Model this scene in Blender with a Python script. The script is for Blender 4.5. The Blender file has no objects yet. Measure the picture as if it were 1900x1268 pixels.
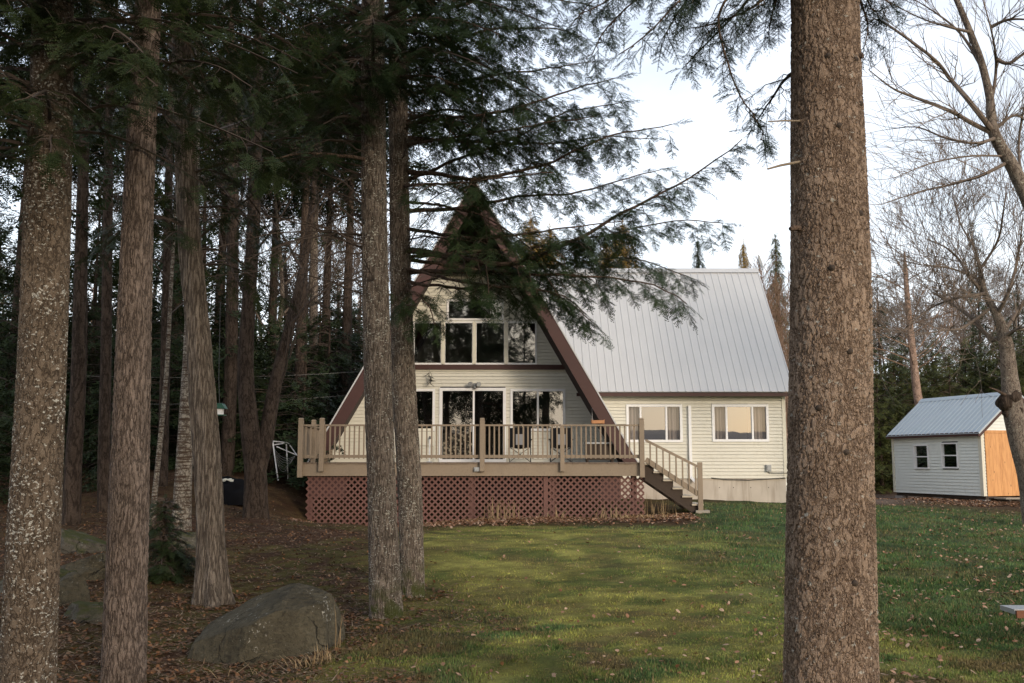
import bpy, math, random
import numpy as np
from mathutils import Vector

random.seed(11)
RNG = np.random.default_rng(11)
SC = bpy.context.scene
COL = SC.collection
R = math.radians
PI = math.pi

# ------------------------------------------------------------------ camera model
FPX = 1847.0                # focal length in photo pixels (about 35 mm on full frame)
PITCH = math.atan(221.0 / FPX)
CZ = 1.75                   # eye height above the ground at the photographer's feet
_c, _s = math.cos(PITCH), math.sin(PITCH)


def ray(px, py):
    a = (px - 950.0) / FPX
    b = (634.0 - py) / FPX
    return Vector((a, _c - b * _s, _s + b * _c))


def at(px, py, Y):
    """measure: the point at distance Y (metres in front) seen at photo pixel px, py"""
    d = ray(px, py)
    k = Y / d.y
    return Vector((d.x * k, Y, CZ + d.z * k))


def on_plane(px, py, p0, nrm):
    d = ray(px, py)
    o = Vector((0, 0, CZ))
    k = (Vector(p0) - o).dot(nrm) / d.dot(nrm)
    return o + d * k


def X(px, Y):
    return (px - 950.0) / FPX * (Y / (_c - 0.0)) * 1.0


def Z(py, Y):
    return at(950, py, Y).z


def XY(px, py, Y):
    return at(px, py, Y).x


# ------------------------------------------------------------------ noise (numpy)
_T2 = RNG.random((256, 256))
_T3 = RNG.random((64, 64, 64))


def vnoise2(x, y):
    x = np.asarray(x, float); y = np.asarray(y, float)
    xi = np.floor(x).astype(int); yi = np.floor(y).astype(int)
    fx = x - xi; fy = y - yi
    fx = fx * fx * (3 - 2 * fx); fy = fy * fy * (3 - 2 * fy)
    g = lambda i, j: _T2[i & 255, j & 255]
    return (g(xi, yi) * (1 - fx) + g(xi + 1, yi) * fx) * (1 - fy) + (g(xi, yi + 1) * (1 - fx) + g(xi + 1, yi + 1) * fx) * fy


def fbm2(x, y, o=4):
    t = 0.0; a = 0.5
    x = np.asarray(x, float); y = np.asarray(y, float)
    for k in range(o):
        t = t + a * vnoise2(x + 17.3 * k, y - 9.1 * k)
        x = x * 2.03; y = y * 2.03; a *= 0.5
    return t / (1 - 0.5 ** o)


def vnoise3(p):
    i = np.floor(p).astype(int); f = p - i
    f = f * f * (3 - 2 * f)
    r = 0.0
    for dx in (0, 1):
        wx = f[:, 0] if dx else 1 - f[:, 0]
        for dy in (0, 1):
            wy = f[:, 1] if dy else 1 - f[:, 1]
            for dz in (0, 1):
                wz = f[:, 2] if dz else 1 - f[:, 2]
                r = r + wx * wy * wz * _T3[(i[:, 0] + dx) & 63, (i[:, 1] + dy) & 63, (i[:, 2] + dz) & 63]
    return r


def fbm3(p, o=3):
    t = 0.0; a = 0.5
    for k in range(o):
        t = t + a * vnoise3(p + 5.7 * k)
        p = p * 2.03; a *= 0.5
    return t / (1 - 0.5 ** o)


def sstep(a, b, x):
    t = np.clip((np.asarray(x, float) - a) / (b - a), 0, 1)
    return t * t * (3 - 2 * t)


# ------------------------------------------------------------------ mesh builder
def unit(v):
    n = np.linalg.norm(v, axis=-1, keepdims=True)
    return v / np.maximum(n, 1e-9)


class MB:
    def __init__(s):
        s.chunks = []           # (verts Nx3, faces Mxk, mat, colours or None)
        s.n = 0
        s.segs = []

    def add(s, v, f, mi=0, col=None):
        v = np.asarray(v, float).reshape(-1, 3)
        f = np.asarray(f, int)
        if len(f) == 0:
            return
        s.chunks.append((v, f + s.n, mi, col))
        s.n += len(v)

    def face(s, pts, mi=0):
        s.add([tuple(p) for p in pts], [list(range(len(pts)))], mi)

    def box(s, x0, x1, y0, y1, z0, z1, mi=0):
        v = [(x, y, z) for z in (z0, z1) for y in (y0, y1) for x in (x0, x1)]
        f = [(0, 2, 3, 1), (4, 5, 7, 6), (0, 1, 5, 4), (2, 6, 7, 3), (0, 4, 6, 2), (1, 3, 7, 5)]
        s.add(v, f, mi)

    def obox(s, c, ax, ay, az, mi=0):
        """box about centre c with half-axis vectors"""
        c, ax, ay, az = (np.array(t, float) for t in (c, ax, ay, az))
        v = [c + i * ax + j * ay + k * az for k in (-1, 1) for j in (-1, 1) for i in (-1, 1)]
        f = [(0, 2, 3, 1), (4, 5, 7, 6), (0, 1, 5, 4), (2, 6, 7, 3), (0, 4, 6, 2), (1, 3, 7, 5)]
        s.add(v, f, mi)

    def beam(s, a, b, w, h, up=(0, 0, 1), mi=0):
        """bar from a to b: w wide across, h high along up"""
        a, b, up = (np.array(t, float) for t in (a, b, up))
        d = unit(b - a)
        side = unit(np.cross(d, up)); u = np.cross(side, d)
        s.obox((a + b) / 2, (b - a) / 2, side * w / 2, u * h / 2, mi)

    def prism(s, poly, ext, mi=0):
        """planar polygon swept along vector ext, capped"""
        poly = np.array([tuple(p) for p in poly], float); e = np.array(ext, float)
        n = len(poly)
        v = np.vstack([poly, poly + e])
        s.add(v, [list(range(n))[::-1]], mi)
        s.chunks.append((np.zeros((0, 3)), np.array([list(range(n, 2 * n))]) + s.n - 2 * n, mi, None))
        q = [(i, (i + 1) % n, n + (i + 1) % n, n + i) for i in range(n)]
        s.chunks.append((np.zeros((0, 3)), np.array(q) + s.n - 2 * n, mi, None))

    def tube(s, path, rad, n=8, mi=0, cap=True):
        P = np.array([tuple(p) for p in path], float)
        m = len(P)
        rad = np.broadcast_to(np.asarray(rad, float), (m,))
        T = np.gradient(P, axis=0); T = unit(T)
        ref = np.array([0, 0, 1.0]) if abs(T[0][2]) < 0.9 else np.array([1.0, 0, 0])
        A = unit(np.cross(T, ref)); B = np.cross(T, A)
        th = np.linspace(0, 2 * PI, n, endpoint=False)
        v = P[:, None, :] + rad[:, None, None] * (np.cos(th)[None, :, None] * A[:, None, :] + np.sin(th)[None, :, None] * B[:, None, :])
        idx = np.arange(m * n).reshape(m, n)
        a = idx[:-1]; b = idx[1:]
        f = np.stack([a, np.roll(a, -1, 1), np.roll(b, -1, 1), b], -1).reshape(-1, 4)
        s.add(v.reshape(-1, 3), f, mi)
        if cap:
            base = s.n - m * n
            s.chunks.append((np.zeros((0, 3)), np.array([list(range(n))[::-1]]) + base, mi, None))
            s.chunks.append((np.zeros((0, 3)), np.array([list(range((m - 1) * n, m * n))]) + base, mi, None))

    def seg(s, a, b, r0, r1):
        s.segs.append((a[0], a[1], a[2], b[0], b[1], b[2], r0, r1))

    def flush(s, n=3, mi=0):
        if not s.segs:
            return
        D = np.array(s.segs, float); s.segs = []
        A = D[:, :3]; B = D[:, 3:6]
        T = unit(B - A)
        ref = np.where(np.abs(T[:, 2:3]) < 0.9, np.array([[0, 0, 1.0]]), np.array([[1.0, 0, 0]]))
        U = unit(np.cross(T, ref)); W = np.cross(T, U)
        th = np.linspace(0, 2 * PI, n, endpoint=False)
        ring = np.cos(th)[None, :, None] * U[:, None, :] + np.sin(th)[None, :, None] * W[:, None, :]
        v = np.concatenate([A[:, None] + ring * D[:, 6][:, None, None], B[:, None] + ring * D[:, 7][:, None, None]], 1)
        k = np.arange(n)
        f = np.stack([k, (k + 1) % n, n + (k + 1) % n, n + k], -1)
        F = (np.arange(len(D)) * 2 * n)[:, None, None] + f[None]
        s.add(v.reshape(-1, 3), F.reshape(-1, 4), mi)

    def build(s, name, mats, parent=None, smooth=False):
        s.flush()
        me = bpy.data.meshes.new(name)
        off = Vector((0, 0, 0)); p = parent
        while p is not None:
            off += p.location; p = p.parent
        V = np.vstack([c[0] for c in s.chunks]) - np.array(off)
        me.vertices.add(len(V)); me.vertices.foreach_set('co', V.astype(np.float32).ravel())
        loops = []; starts = []; mi = []; k = 0
        for v, f, m, c in s.chunks:
            loops.append(f.ravel()); starts.append(k + np.arange(len(f)) * f.shape[1])
            mi.append(np.full(len(f), m)); k += f.size
        loops = np.concatenate(loops); starts = np.concatenate(starts); mi = np.concatenate(mi)
        me.loops.add(len(loops)); me.loops.foreach_set('vertex_index', loops.astype(np.int32))
        me.polygons.add(len(starts)); me.polygons.foreach_set('loop_start', starts.astype(np.int32))
        me.polygons.foreach_set('material_index', mi.astype(np.int32))
        if smooth:
            me.polygons.foreach_set('use_smooth', np.ones(len(starts), bool))
        else:
            me.polygons.foreach_set('use_smooth', np.zeros(len(starts), bool))
        if any(c[3] is not None for c in s.chunks):
            at_ = me.color_attributes.new('Col', 'FLOAT_COLOR', 'POINT')
            C = np.vstack([c[3] if c[3] is not None else np.ones((len(c[0]), 4)) for c in s.chunks])
            at_.data.foreach_set('color', C.astype(np.float32).ravel())
        me.update(calc_edges=True); me.validate()
        if not isinstance(mats, (list, tuple)):
            mats = [mats]
        for m in mats:
            me.materials.append(m)
        o = bpy.data.objects.new(name, me); COL.objects.link(o)
        if parent:
            o.parent = parent
        return o


def tag(o, label=None, cat=None, group=None, kind=None):
    if label: o['label'] = label
    if cat: o['category'] = cat
    if group: o['group'] = group
    if kind: o['kind'] = kind
    return o


def thing(name, loc, label, cat, group=None):
    o = bpy.data.objects.new(name, None); COL.objects.link(o)
    o.location = Vector(loc); o.empty_display_size = 0.3
    return tag(o, label, cat, group)


def copy_tree(o, parent=None):
    c = o.copy(); COL.objects.link(c)
    if parent: c.parent = parent
    for ch in list(o.children):
        copy_tree(ch, c)
    return c


# ------------------------------------------------------------------ materials
class NT:
    def __init__(s, name):
        s.m = bpy.data.materials.new(name); s.m.use_nodes = True
        s.t = s.m.node_tree
        s.b = s.t.nodes['Principled BSDF']; s.out = s.t.nodes['Material Output']

    def n(s, typ, **kw):
        x = s.t.nodes.new(typ)
        ins = kw.pop('ins', {})
        for k, v in kw.items():
            setattr(x, k, v)
        for k, v in ins.items():
            s.put(x.inputs[k], v)
        return x

    def put(s, sock, v):
        if hasattr(v, 'is_output') or isinstance(v, bpy.types.NodeSocket):
            s.t.links.new(v, sock)
        else:
            sock.default_value = v

    def mix(s, fac, a, b, mode='MIX'):
        x = s.t.nodes.new('ShaderNodeMix'); x.data_type = 'RGBA'; x.blend_type = mode
        s.put(x.inputs[0], fac)
        s.put(x.inputs[6], a if not isinstance(a, tuple) else (*a, 1) if len(a) == 3 else a)
        s.put(x.inputs[7], b if not isinstance(b, tuple) else (*b, 1) if len(b) == 3 else b)
        return x.outputs[2]

    def math(s, op, a, b=0.0, c=0.0):
        x = s.t.nodes.new('ShaderNodeMath'); x.operation = op
        s.put(x.inputs[0], a); s.put(x.inputs[1], b); s.put(x.inputs[2], c)
        return x.outputs[0]

    def ramp(s, fac, lo, hi):
        x = s.t.nodes.new('ShaderNodeMapRange'); x.interpolation_type = 'SMOOTHSTEP'
        s.put(x.inputs[0], fac); x.inputs[1].default_value = lo; x.inputs[2].default_value = hi
        return x.outputs[0]

    def coord(s, scale=(1, 1, 1), kind='Object'):
        c = s.t.nodes.new('ShaderNodeTexCoord'); m = s.t.nodes.new('ShaderNodeMapping')
        s.t.links.new(c.outputs[kind], m.inputs[0]); m.inputs['Scale'].default_value = scale
        return m.outputs[0]

    def noise(s, vec, scale, detail=4, rough=0.55, out='Fac'):
        x = s.t.nodes.new('ShaderNodeTexNoise'); s.put(x.inputs['Vector'], vec)
        x.inputs['Scale'].default_value = scale; x.inputs['Detail'].default_value = detail
        x.inputs['Roughness'].default_value = rough
        return x.outputs[out]

    def voro(s, vec, scale, feature='F1', out='Distance', rnd=1.0):
        x = s.t.nodes.new('ShaderNodeTexVoronoi'); x.feature = feature
        s.put(x.inputs['Vector'], vec); x.inputs['Scale'].default_value = scale
        x.inputs['Randomness'].default_value = rnd
        return x.outputs[out]

    def bump(s, h, strength=0.3, dist=0.01):
        x = s.t.nodes.new('ShaderNodeBump'); s.put(x.inputs['Height'], h)
        x.inputs['Strength'].default_value = strength; x.inputs['Distance'].default_value = dist
        s.t.links.new(x.outputs[0], s.b.inputs['Normal'])

    def base(s, c):
        s.put(s.b.inputs['Base Color'], c if not isinstance(c, tuple) else (*c, 1) if len(c) == 3 else c)


def paint(name, col, rough=0.55, var=0.25, scale=3.0, dirt=None, dirt_amt=0.35, bump=0.15, bscale=60, stretch=(1, 1, 1)):
    """paint or plain stuff with blotchy wear and a fine uneven surface"""
    t = NT(name)
    v = t.coord(stretch)
    n1 = t.noise(v, scale, 5); n2 = t.noise(v, scale * 9, 4)
    k = tuple(c * (1 - var) for c in col); h = tuple(min(1, c * (1 + var)) for c in col)
    c = t.mix(n1, k, h)
    if dirt_amt:
        # keep the worn tint partial
        f = t.math('MULTIPLY', t.ramp(n2, 0.5, 0.75), dirt_amt)
        c = t.mix(f, t.mix(n1, k, h), dirt if dirt else tuple(x * 0.55 for x in col))
    t.base(c)
    t.b.inputs['Roughness'].default_value = rough
    if bump:
        t.bump(t.noise(v, bscale, 4), bump, 0.004)
    return t.m


def bark(name, plate, crack, tint, scale=24, stretch=2.0, furrow=0.2, disp=0.012, lichen=None, moss=0.0, wob=0.35, displaced=True, bands=None, flake=0.5, contrast=0.8):
    """furrows from ridged noise drawn out along the stem, broken into flakes by partial cracks"""
    t = NT(name)
    c0 = t.coord()
    nz = t.noise(c0, 11, 3, out='Color')
    off = t.n('ShaderNodeVectorMath', operation='MULTIPLY_ADD', ins={0: nz, 1: (wob * 2 / scale,) * 3, 2: c0})
    mp = t.n('ShaderNodeMapping', ins={0: off.outputs[0]}); mp.inputs['Scale'].default_value = (1, 1, 1 / stretch)
    v = mp.outputs[0]
    rn = t.noise(v, scale * 0.62, 3, 0.55)
    r = t.math('ABSOLUTE', t.math('SUBTRACT', rn, 0.5))
    e = t.ramp(r, 0.0, furrow * 0.38)
    mp2 = t.n('ShaderNodeMapping', ins={0: off.outputs[0]}); mp2.inputs['Scale'].default_value = (1, 1, 1 / (0.45 * stretch + 0.55))
    d = t.voro(mp2.outputs[0], scale * 1.15, 'DISTANCE_TO_EDGE')
    part = t.ramp(t.noise(c0, 13, 3), 0.38, 0.62)
    e2 = t.math('SUBTRACT', 1.0, t.math('MULTIPLY', t.math('MULTIPLY', t.math('SUBTRACT', 1.0, t.ramp(d, 0.0, 0.13)), part), flake))
    sep = t.n('ShaderNodeSeparateColor', ins={0: t.voro(mp2.outputs[0], scale * 1.15, 'F1', 'Color')})
    n1 = t.noise(c0, 4, 4); n2 = t.noise(v, scale * 2.6, 5, 0.7); n3 = t.noise(c0, scale * 7, 3, 0.6)
    col = t.mix(t.math('MULTIPLY_ADD', sep.outputs[0], 0.5, t.math('MULTIPLY', n2, 0.5)), plate, tint)
    col = t.mix(t.math('MULTIPLY', t.ramp(n1, 0.35, 0.7), 0.6), col, tuple(x * 0.62 for x in plate))
    col = t.mix(t.math('MULTIPLY', t.ramp(n3, 0.52, 0.75), 0.6), col, tuple(min(1, x * 1.7) for x in tint))
    col = t.mix(t.math('MULTIPLY', t.ramp(n3, 0.52, 0.3), 0.5), col, crack)
    ee = t.math('MULTIPLY', e, e2)
    col = t.mix(t.math('MULTIPLY_ADD', ee, contrast, 1 - contrast), crack, col)
    if lichen:
        amt, lsc, lcol = lichen
        lm = t.n('ShaderNodeMapping', ins={0: off.outputs[0]}); lm.inputs['Scale'].default_value = (1, 1, 1.5)
        ln = t.noise(lm.outputs[0], lsc, 4, 0.62); l2 = t.noise(c0, lsc * 0.12, 3)
        th_ = t.math('MULTIPLY_ADD', t.ramp(l2, 0.3, 0.68), -0.12 * amt, 0.655)
        mask = t.ramp(t.math('SUBTRACT', ln, th_), 0.0, 0.035)
        mask = t.math('MULTIPLY', mask, t.math('MULTIPLY_ADD', t.ramp(n3, 0.35, 0.55), 0.45, 0.5))
        col = t.mix(mask, col, lcol)
    if bands:
        bv = t.coord((2.0, 2.0, 26.0))
        col = t.mix(t.ramp(t.noise(bv, 1.6, 3), 0.5, 0.6), col, bands)
    if moss:
        g = t.n('ShaderNodeSeparateXYZ', ins={0: c0})
        mm = t.math('MULTIPLY', t.math('SUBTRACT', 1.0, t.ramp(g.outputs[2], 0.0, 0.55)), t.ramp(t.noise(c0, 7, 4), 0.42, 0.58))
        col = t.mix(t.math('MULTIPLY', mm, moss), col, (0.045, 0.055, 0.012))
    t.base(col)
    t.b.inputs['Roughness'].default_value = 0.9
    t.b.inputs['Specular IOR Level'].default_value = 0.15
    h = t.math('ADD', t.math('MULTIPLY', n2, 0.35), t.math('MULTIPLY', ee, 0.55))
    h = t.math('MULTIPLY_ADD', n3, 0.18, h)
    if displaced:
        ds = t.n('ShaderNodeDisplacement', ins={0: h}); ds.inputs['Scale'].default_value = disp; ds.inputs['Midlevel'].default_value = 0.6
        t.t.links.new(ds.outputs[0], t.out.inputs['Displacement'])
        t.m.displacement_method = 'BOTH'
    else:
        t.bump(h, 0.8, disp)
    return t.m


def foliage(name, a, b, trans=0.25, rough=0.55, spread=1.0):
    t = NT(name)
    g = t.n('ShaderNodeNewGeometry')
    v = t.coord()
    n1 = t.noise(v, 1.1, 3)
    f = t.math('MULTIPLY_ADD', g.outputs['Random Per Island'], 0.6, t.math('MULTIPLY', t.ramp(n1, 0.3, 0.7), 0.45))
    c = t.mix(f, a, b)
    t.base(c)
    t.b.inputs['Roughness'].default_value = rough
    t.b.inputs['Specular IOR Level'].default_value = 0.25
    tr = t.n('ShaderNodeBsdfTranslucent', ins={0: c})
    mx = t.n('ShaderNodeMixShader', ins={0: trans, 1: t.b.outputs[0], 2: tr.outputs[0]})
    t.t.links.new(mx.outputs[0], t.out.inputs[0])
    return t.m


M = {}
M['siding'] = paint('vinyl_siding', (0.64, 0.62, 0.53), 0.5, 0.06, 0.8, (0.42, 0.40, 0.30), 0.25, 0.1, 30)
M['siding_shed'] = paint('shed_siding', (0.74, 0.77, 0.73), 0.5, 0.05, 0.8, (0.45, 0.47, 0.42), 0.2, 0.1, 30)
M['brown_trim'] = paint('brown_trim', (0.048, 0.014, 0.010), 0.6, 0.22, 1.5, (0.06, 0.025, 0.02), 0.4)
M['brown_soffit'] = paint('brown_soffit', (0.030, 0.014, 0.011), 0.8, 0.25, 1.5)
M['deck_paint'] = paint('deck_paint', (0.240, 0.186, 0.130), 0.65, 0.16, 2.5, (0.15, 0.105, 0.075), 0.45, 0.3, 40)
M['deck_floor'] = paint('deck_floor', (0.17, 0.125, 0.09), 0.75, 0.3, 3.0, (0.06, 0.05, 0.04), 0.5, 0.3, 40)
M['old_wood'] = paint('weathered_wood', (0.30, 0.27, 0.22), 0.8, 0.3, 4, (0.12, 0.10, 0.08), 0.5, 0.4, 40)
M['tread_wood'] = paint('tread_wood', (0.46, 0.40, 0.31), 0.8, 0.25, 4, (0.16, 0.12, 0.09), 0.5, 0.4, 40)
M['lattice'] = paint('lattice_paint', (0.130, 0.058, 0.046), 0.7, 0.25, 2.0, (0.07, 0.035, 0.03), 0.45, 0.3, 40)
M['white'] = paint('white_vinyl', (0.80, 0.80, 0.80), 0.4, 0.04, 2.0, (0.55, 0.54, 0.5), 0.2, 0.05)
M['cream_trim'] = paint('cream_trim', (0.66, 0.63, 0.52), 0.45, 0.05, 2.0, (0.5, 0.47, 0.38), 0.2, 0.05)
M['black_fabric'] = paint('black_fabric', (0.014, 0.014, 0.015), 0.9, 0.3, 4, None, 0.2, 0.3, 200)
M['black_fabric'].node_tree.nodes['Principled BSDF'].inputs['Specular IOR Level'].default_value = 0.05
M['grey_fabric'] = paint('grey_fabric', (0.24, 0.24, 0.245), 0.9, 0.12, 4, None, 0.2, 0.3, 200)
M['dark_metal'] = paint('dark_metal', (0.02, 0.02, 0.02), 0.45, 0.3, 5, None, 0.2, 0.1)
M['grey_metal'] = paint('grey_metal', (0.33, 0.34, 0.34), 0.45, 0.1, 5, None, 0.2, 0.1)
M['tarp'] = paint('dark_tarp', (0.006, 0.006, 0.007), 0.95, 0.4, 3, None, 0.3, 0.3, 20)
M['tarp'].node_tree.nodes['Principled BSDF'].inputs['Specular IOR Level'].default_value = 0.1
M['curtain'] = paint('curtain_cloth', (0.58, 0.52, 0.48), 0.9, 0.2, 6, None, 0.3, 0.2, 60, (6, 6, 0.4))
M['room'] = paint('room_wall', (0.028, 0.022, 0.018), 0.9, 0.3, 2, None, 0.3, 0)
M['dark_gap'] = paint('dark_skid_timber', (0.05, 0.035, 0.025), 0.9, 0.3, 3)
M['block'] = paint('concrete_block', (0.32, 0.29, 0.27), 0.9, 0.2, 4, (0.18, 0.16, 0.14), 0.4, 0.4, 50)
M['cord'] = paint('pale_cable', (0.45, 0.44, 0.42), 0.6, 0.1, 5, None, 0.2, 0)
M['dull_cord'] = paint('dull_cable', (0.17, 0.16, 0.15), 0.7, 0.1, 5, None, 0.2, 0)
M['dark_cord'] = paint('dark_cable', (0.05, 0.05, 0.05), 0.6, 0.1, 5, None, 0.2, 0)
M['green_paint'] = paint('green_paint', (0.01, 0.075, 0.045), 0.5, 0.2, 5)
M['orange_wood'] = paint('orange_wood', (0.42, 0.19, 0.075), 0.6, 0.2, 6)
M['rust'] = paint('rusty_wood_edge', (0.16, 0.055, 0.022), 0.7, 0.3, 6)
M['straw'] = foliage('dry_straw', (0.42, 0.25, 0.11), (0.55, 0.40, 0.22), 0.15, 0.7)
M['dead_grass'] = foliage('dead_grass', (0.24, 0.155, 0.08), (0.36, 0.27, 0.155), 0.15, 0.7)


def concrete():
    t = NT('poured_concrete')
    v = t.coord()
    n = t.noise(v, 1.2, 5); n2 = t.noise(t.coord((3.0, 3.0, 0.35)), 2.2, 4)
    c = t.mix(n, (0.36, 0.31, 0.25), (0.62, 0.57, 0.50))
    c = t.mix(t.math('MULTIPLY', t.ramp(n2, 0.5, 0.7), 0.45), c, (0.26, 0.21, 0.16))
    t.base(c); t.b.inputs['Roughness'].default_value = 0.9
    t.bump(t.noise(v, 40, 5), 0.3, 0.005)
    return t.m


M['concrete'] = concrete()


def roof_metal(name, col, rough=0.42):
    t = NT(name)
    v = t.coord((1, 1, 1))
    n = t.noise(v, 0.9, 4); n2 = t.noise(t.coord((6, 0.6, 0.6)), 1.5, 4)
    c = t.mix(n, tuple(x * 0.93 for x in col), tuple(x * 1.05 for x in col))
    c = t.mix(t.math('MULTIPLY', t.ramp(n2, 0.5, 0.8), 0.22), c, tuple(x * 0.75 for x in col))
    t.base(c)
    t.b.inputs['Roughness'].default_value = rough
    t.b.inputs['Metallic'].default_value = 0.0
    t.b.inputs['Specular IOR Level'].default_value = 0.5
    return t.m


M['roof'] = roof_metal('pale_ribbed_roofing', (0.50, 0.50, 0.495))
M['roof_shed'] = roof_metal('shed_roofing', (0.40, 0.45, 0.48))


def glass(name, refl=0.16, tint=(0.80, 0.82, 0.82)):
    t = NT(name)
    t.t.nodes.remove(t.b)
    tr = t.n('ShaderNodeBsdfTransparent', ins={0: (*tint, 1)})
    gl = t.n('ShaderNodeBsdfGlossy', ins={0: (0.95, 0.95, 0.95, 1), 'Roughness': 0.01})
    v = t.coord()
    bp = t.n('ShaderNodeBump', ins={'Height': t.noise(v, 1.4, 2)}); bp.inputs['Strength'].default_value = 0.02; bp.inputs['Distance'].default_value = 0.02
    t.t.links.new(bp.outputs[0], gl.inputs['Normal'])
    lw = t.n('ShaderNodeLayerWeight', ins={0: 0.25})
    f = t.math('MULTIPLY_ADD', lw.outputs['Fresnel'], 0.6, refl)
    mx = t.n('ShaderNodeMixShader', ins={0: f, 1: tr.outputs[0], 2: gl.outputs[0]})
    t.t.links.new(mx.outputs[0], t.out.inputs[0])
    return t.m


M['glass'] = glass('window_glass', 0.17)
M['glass_screened'] = glass('screened_glass', 0.05, (0.62, 0.62, 0.62))
M['glass_wing'] = glass('double_window_glass', 0.19)


def boards(name):
    t = NT(name)
    v = t.coord()
    g = t.n('ShaderNodeNewGeometry')
    w = t.noise(t.coord((9, 9, 0.9)), 3.0, 5, 0.6)
    c = t.mix(t.ramp(w, 0.35, 0.7), (0.62, 0.31, 0.11), (0.40, 0.165, 0.05))
    c = t.mix(t.math('MULTIPLY', g.outputs['Random Per Island'], 0.45), c, (0.70, 0.36, 0.14))
    kn = t.voro(t.coord((3.2, 3.2, 1.2)), 2.2)
    c = t.mix(t.math('SUBTRACT', 1.0, t.ramp(kn, 0.05, 0.13)), c, (0.16, 0.06, 0.02))
    t.base(c); t.b.inputs['Roughness'].default_value = 0.55
    return t.m


M['pine_board'] = boards('new_pine_boards')


def floral():
    t = NT('floral_cloth')
    v = t.coord()
    d = t.voro(v, 11)
    c = t.mix(t.ramp(d, 0.25, 0.5), (0.62, 0.55, 0.42), (0.05, 0.035, 0.028))
    t.base(c); t.b.inputs['Roughness'].default_value = 0.9
    return t.m


M['floral'] = floral()


def rock(name, a, b, lichen=(0.55, 0.54, 0.48), lich=0.5, moss=0.3):
    t = NT(name)
    v = t.coord()
    n = t.noise(v, 2.0, 6, 0.6); n2 = t.noise(v, 18, 5, 0.65)
    c = t.mix(t.ramp(n, 0.3, 0.7), a, b)
    c = t.mix(t.math('MULTIPLY', t.ramp(n2, 0.45, 0.75), 0.75), c, tuple(x * 0.35 for x in a))
    n4 = t.noise(t.coord((1.2, 1.2, 4.0)), 5.5, 6, 0.7)
    c = t.mix(t.math('MULTIPLY', t.ramp(n4, 0.5, 0.72), 0.6), c, tuple(x * 1.5 for x in b))
    c = t.mix(t.math('MULTIPLY', t.ramp(t.noise(v, 70, 3, 0.6), 0.5, 0.7), 0.5), c, tuple(x * 0.5 for x in a))
    zone = t.ramp(t.noise(v, 2.6, 3), 0.46, 0.66)
    th_ = t.math('MULTIPLY_ADD', zone, -0.13 * lich * 2, 0.70)
    c = t.mix(t.ramp(t.math('SUBTRACT', t.noise(v, 30, 4, 0.65), th_), 0.0, 0.05), c, lichen)
    cv = t.n('ShaderNodeVectorMath', operation='MULTIPLY_ADD', ins={0: t.noise(v, 6, 4, out='Color'), 1: (0.22,) * 3, 2: v}).outputs[0]
    crk = t.math('MULTIPLY', t.math('SUBTRACT', 1.0, t.ramp(t.voro(cv, 2.3, 'DISTANCE_TO_EDGE'), 0.0, 0.022)), t.ramp(t.noise(v, 1.7, 2), 0.42, 0.56))
    c = t.mix(t.math('MULTIPLY', crk, 0.8), c, tuple(x * 0.22 for x in a))
    g = t.n('ShaderNodeNewGeometry'); sx = t.n('ShaderNodeSeparateXYZ', ins={0: g.outputs['Normal']})
    mm = t.math('MULTIPLY', t.ramp(sx.outputs[2], 0.35, 0.9), t.ramp(t.noise(v, 3.4, 4), 0.62 - moss * 0.4, 0.78 - moss * 0.4))
    c = t.mix(t.math('MULTIPLY', mm, 0.9 if moss > 0.3 else 0.35), c, (0.050, 0.055, 0.012))
    t.base(c); t.b.inputs['Roughness'].default_value = 0.92
    t.b.inputs['Specular IOR Level'].default_value = 0.2
    t.bump(t.math('SUBTRACT', t.math('ADD', t.noise(v, 9, 6, 0.65), t.math('MULTIPLY', n2, 0.5)), t.math('MULTIPLY', crk, 0.6)), 1.0, 0.05)
    return t.m


M['boulder'] = rock('boulder_stone', (0.058, 0.050, 0.033), (0.100, 0.088, 0.060), lichen=(0.30, 0.29, 0.25), lich=0.55, moss=0.1)
M['mossy'] = rock('mossy_stone', (0.070, 0.061, 0.047), (0.13, 0.117, 0.092), lichen=(0.26, 0.26, 0.22), lich=0.4, moss=0.75)

# bark of the trees near the camera (really displaced) and farther off (bump)
M['bark_spruce'] = bark('scaly_spruce_bark', (0.265, 0.183, 0.126), (0.046, 0.026, 0.017), (0.385, 0.295, 0.225), 52, 2.4, 0.19, 0.018, flake=0.9, contrast=0.68, wob=0.35, lichen=(0.35, 20, (0.42, 0.40, 0.35)))
M['bark_lichen'] = bark('lichen_spotted_bark', (0.125, 0.093, 0.066), (0.026, 0.018, 0.012), (0.175, 0.138, 0.103), 36, 2.2, 0.2, 0.016, lichen=(0.95, 32, (0.46, 0.45, 0.40)), contrast=0.75)
M['bark_red'] = bark('reddish_pine_bark', (0.140, 0.108, 0.086), (0.024, 0.017, 0.013), (0.25, 0.198, 0.168), 52, 5.0, 0.30, 0.016, wob=0.3)
M['bark_cedar'] = bark('shreddy_cedar_bark', (0.150, 0.122, 0.099), (0.020, 0.014, 0.010), (0.25, 0.216, 0.18), 46, 12.0, 0.40, 0.016, flake=0.2)
M['bark_hemlock'] = bark('furrowed_hemlock_bark', (0.185, 0.146, 0.118), (0.025, 0.018, 0.013), (0.285, 0.243, 0.2), 54, 6.0, 0.34, 0.018, lichen=(0.8, 40, (0.48, 0.48, 0.42)), moss=0.9, wob=0.3)
M['bark_far'] = bark('dark_woodland_bark', (0.060, 0.042, 0.031), (0.016, 0.011, 0.008), (0.09, 0.067, 0.052), 16, 4.0, 0.2, 0.02, displaced=False)
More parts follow.
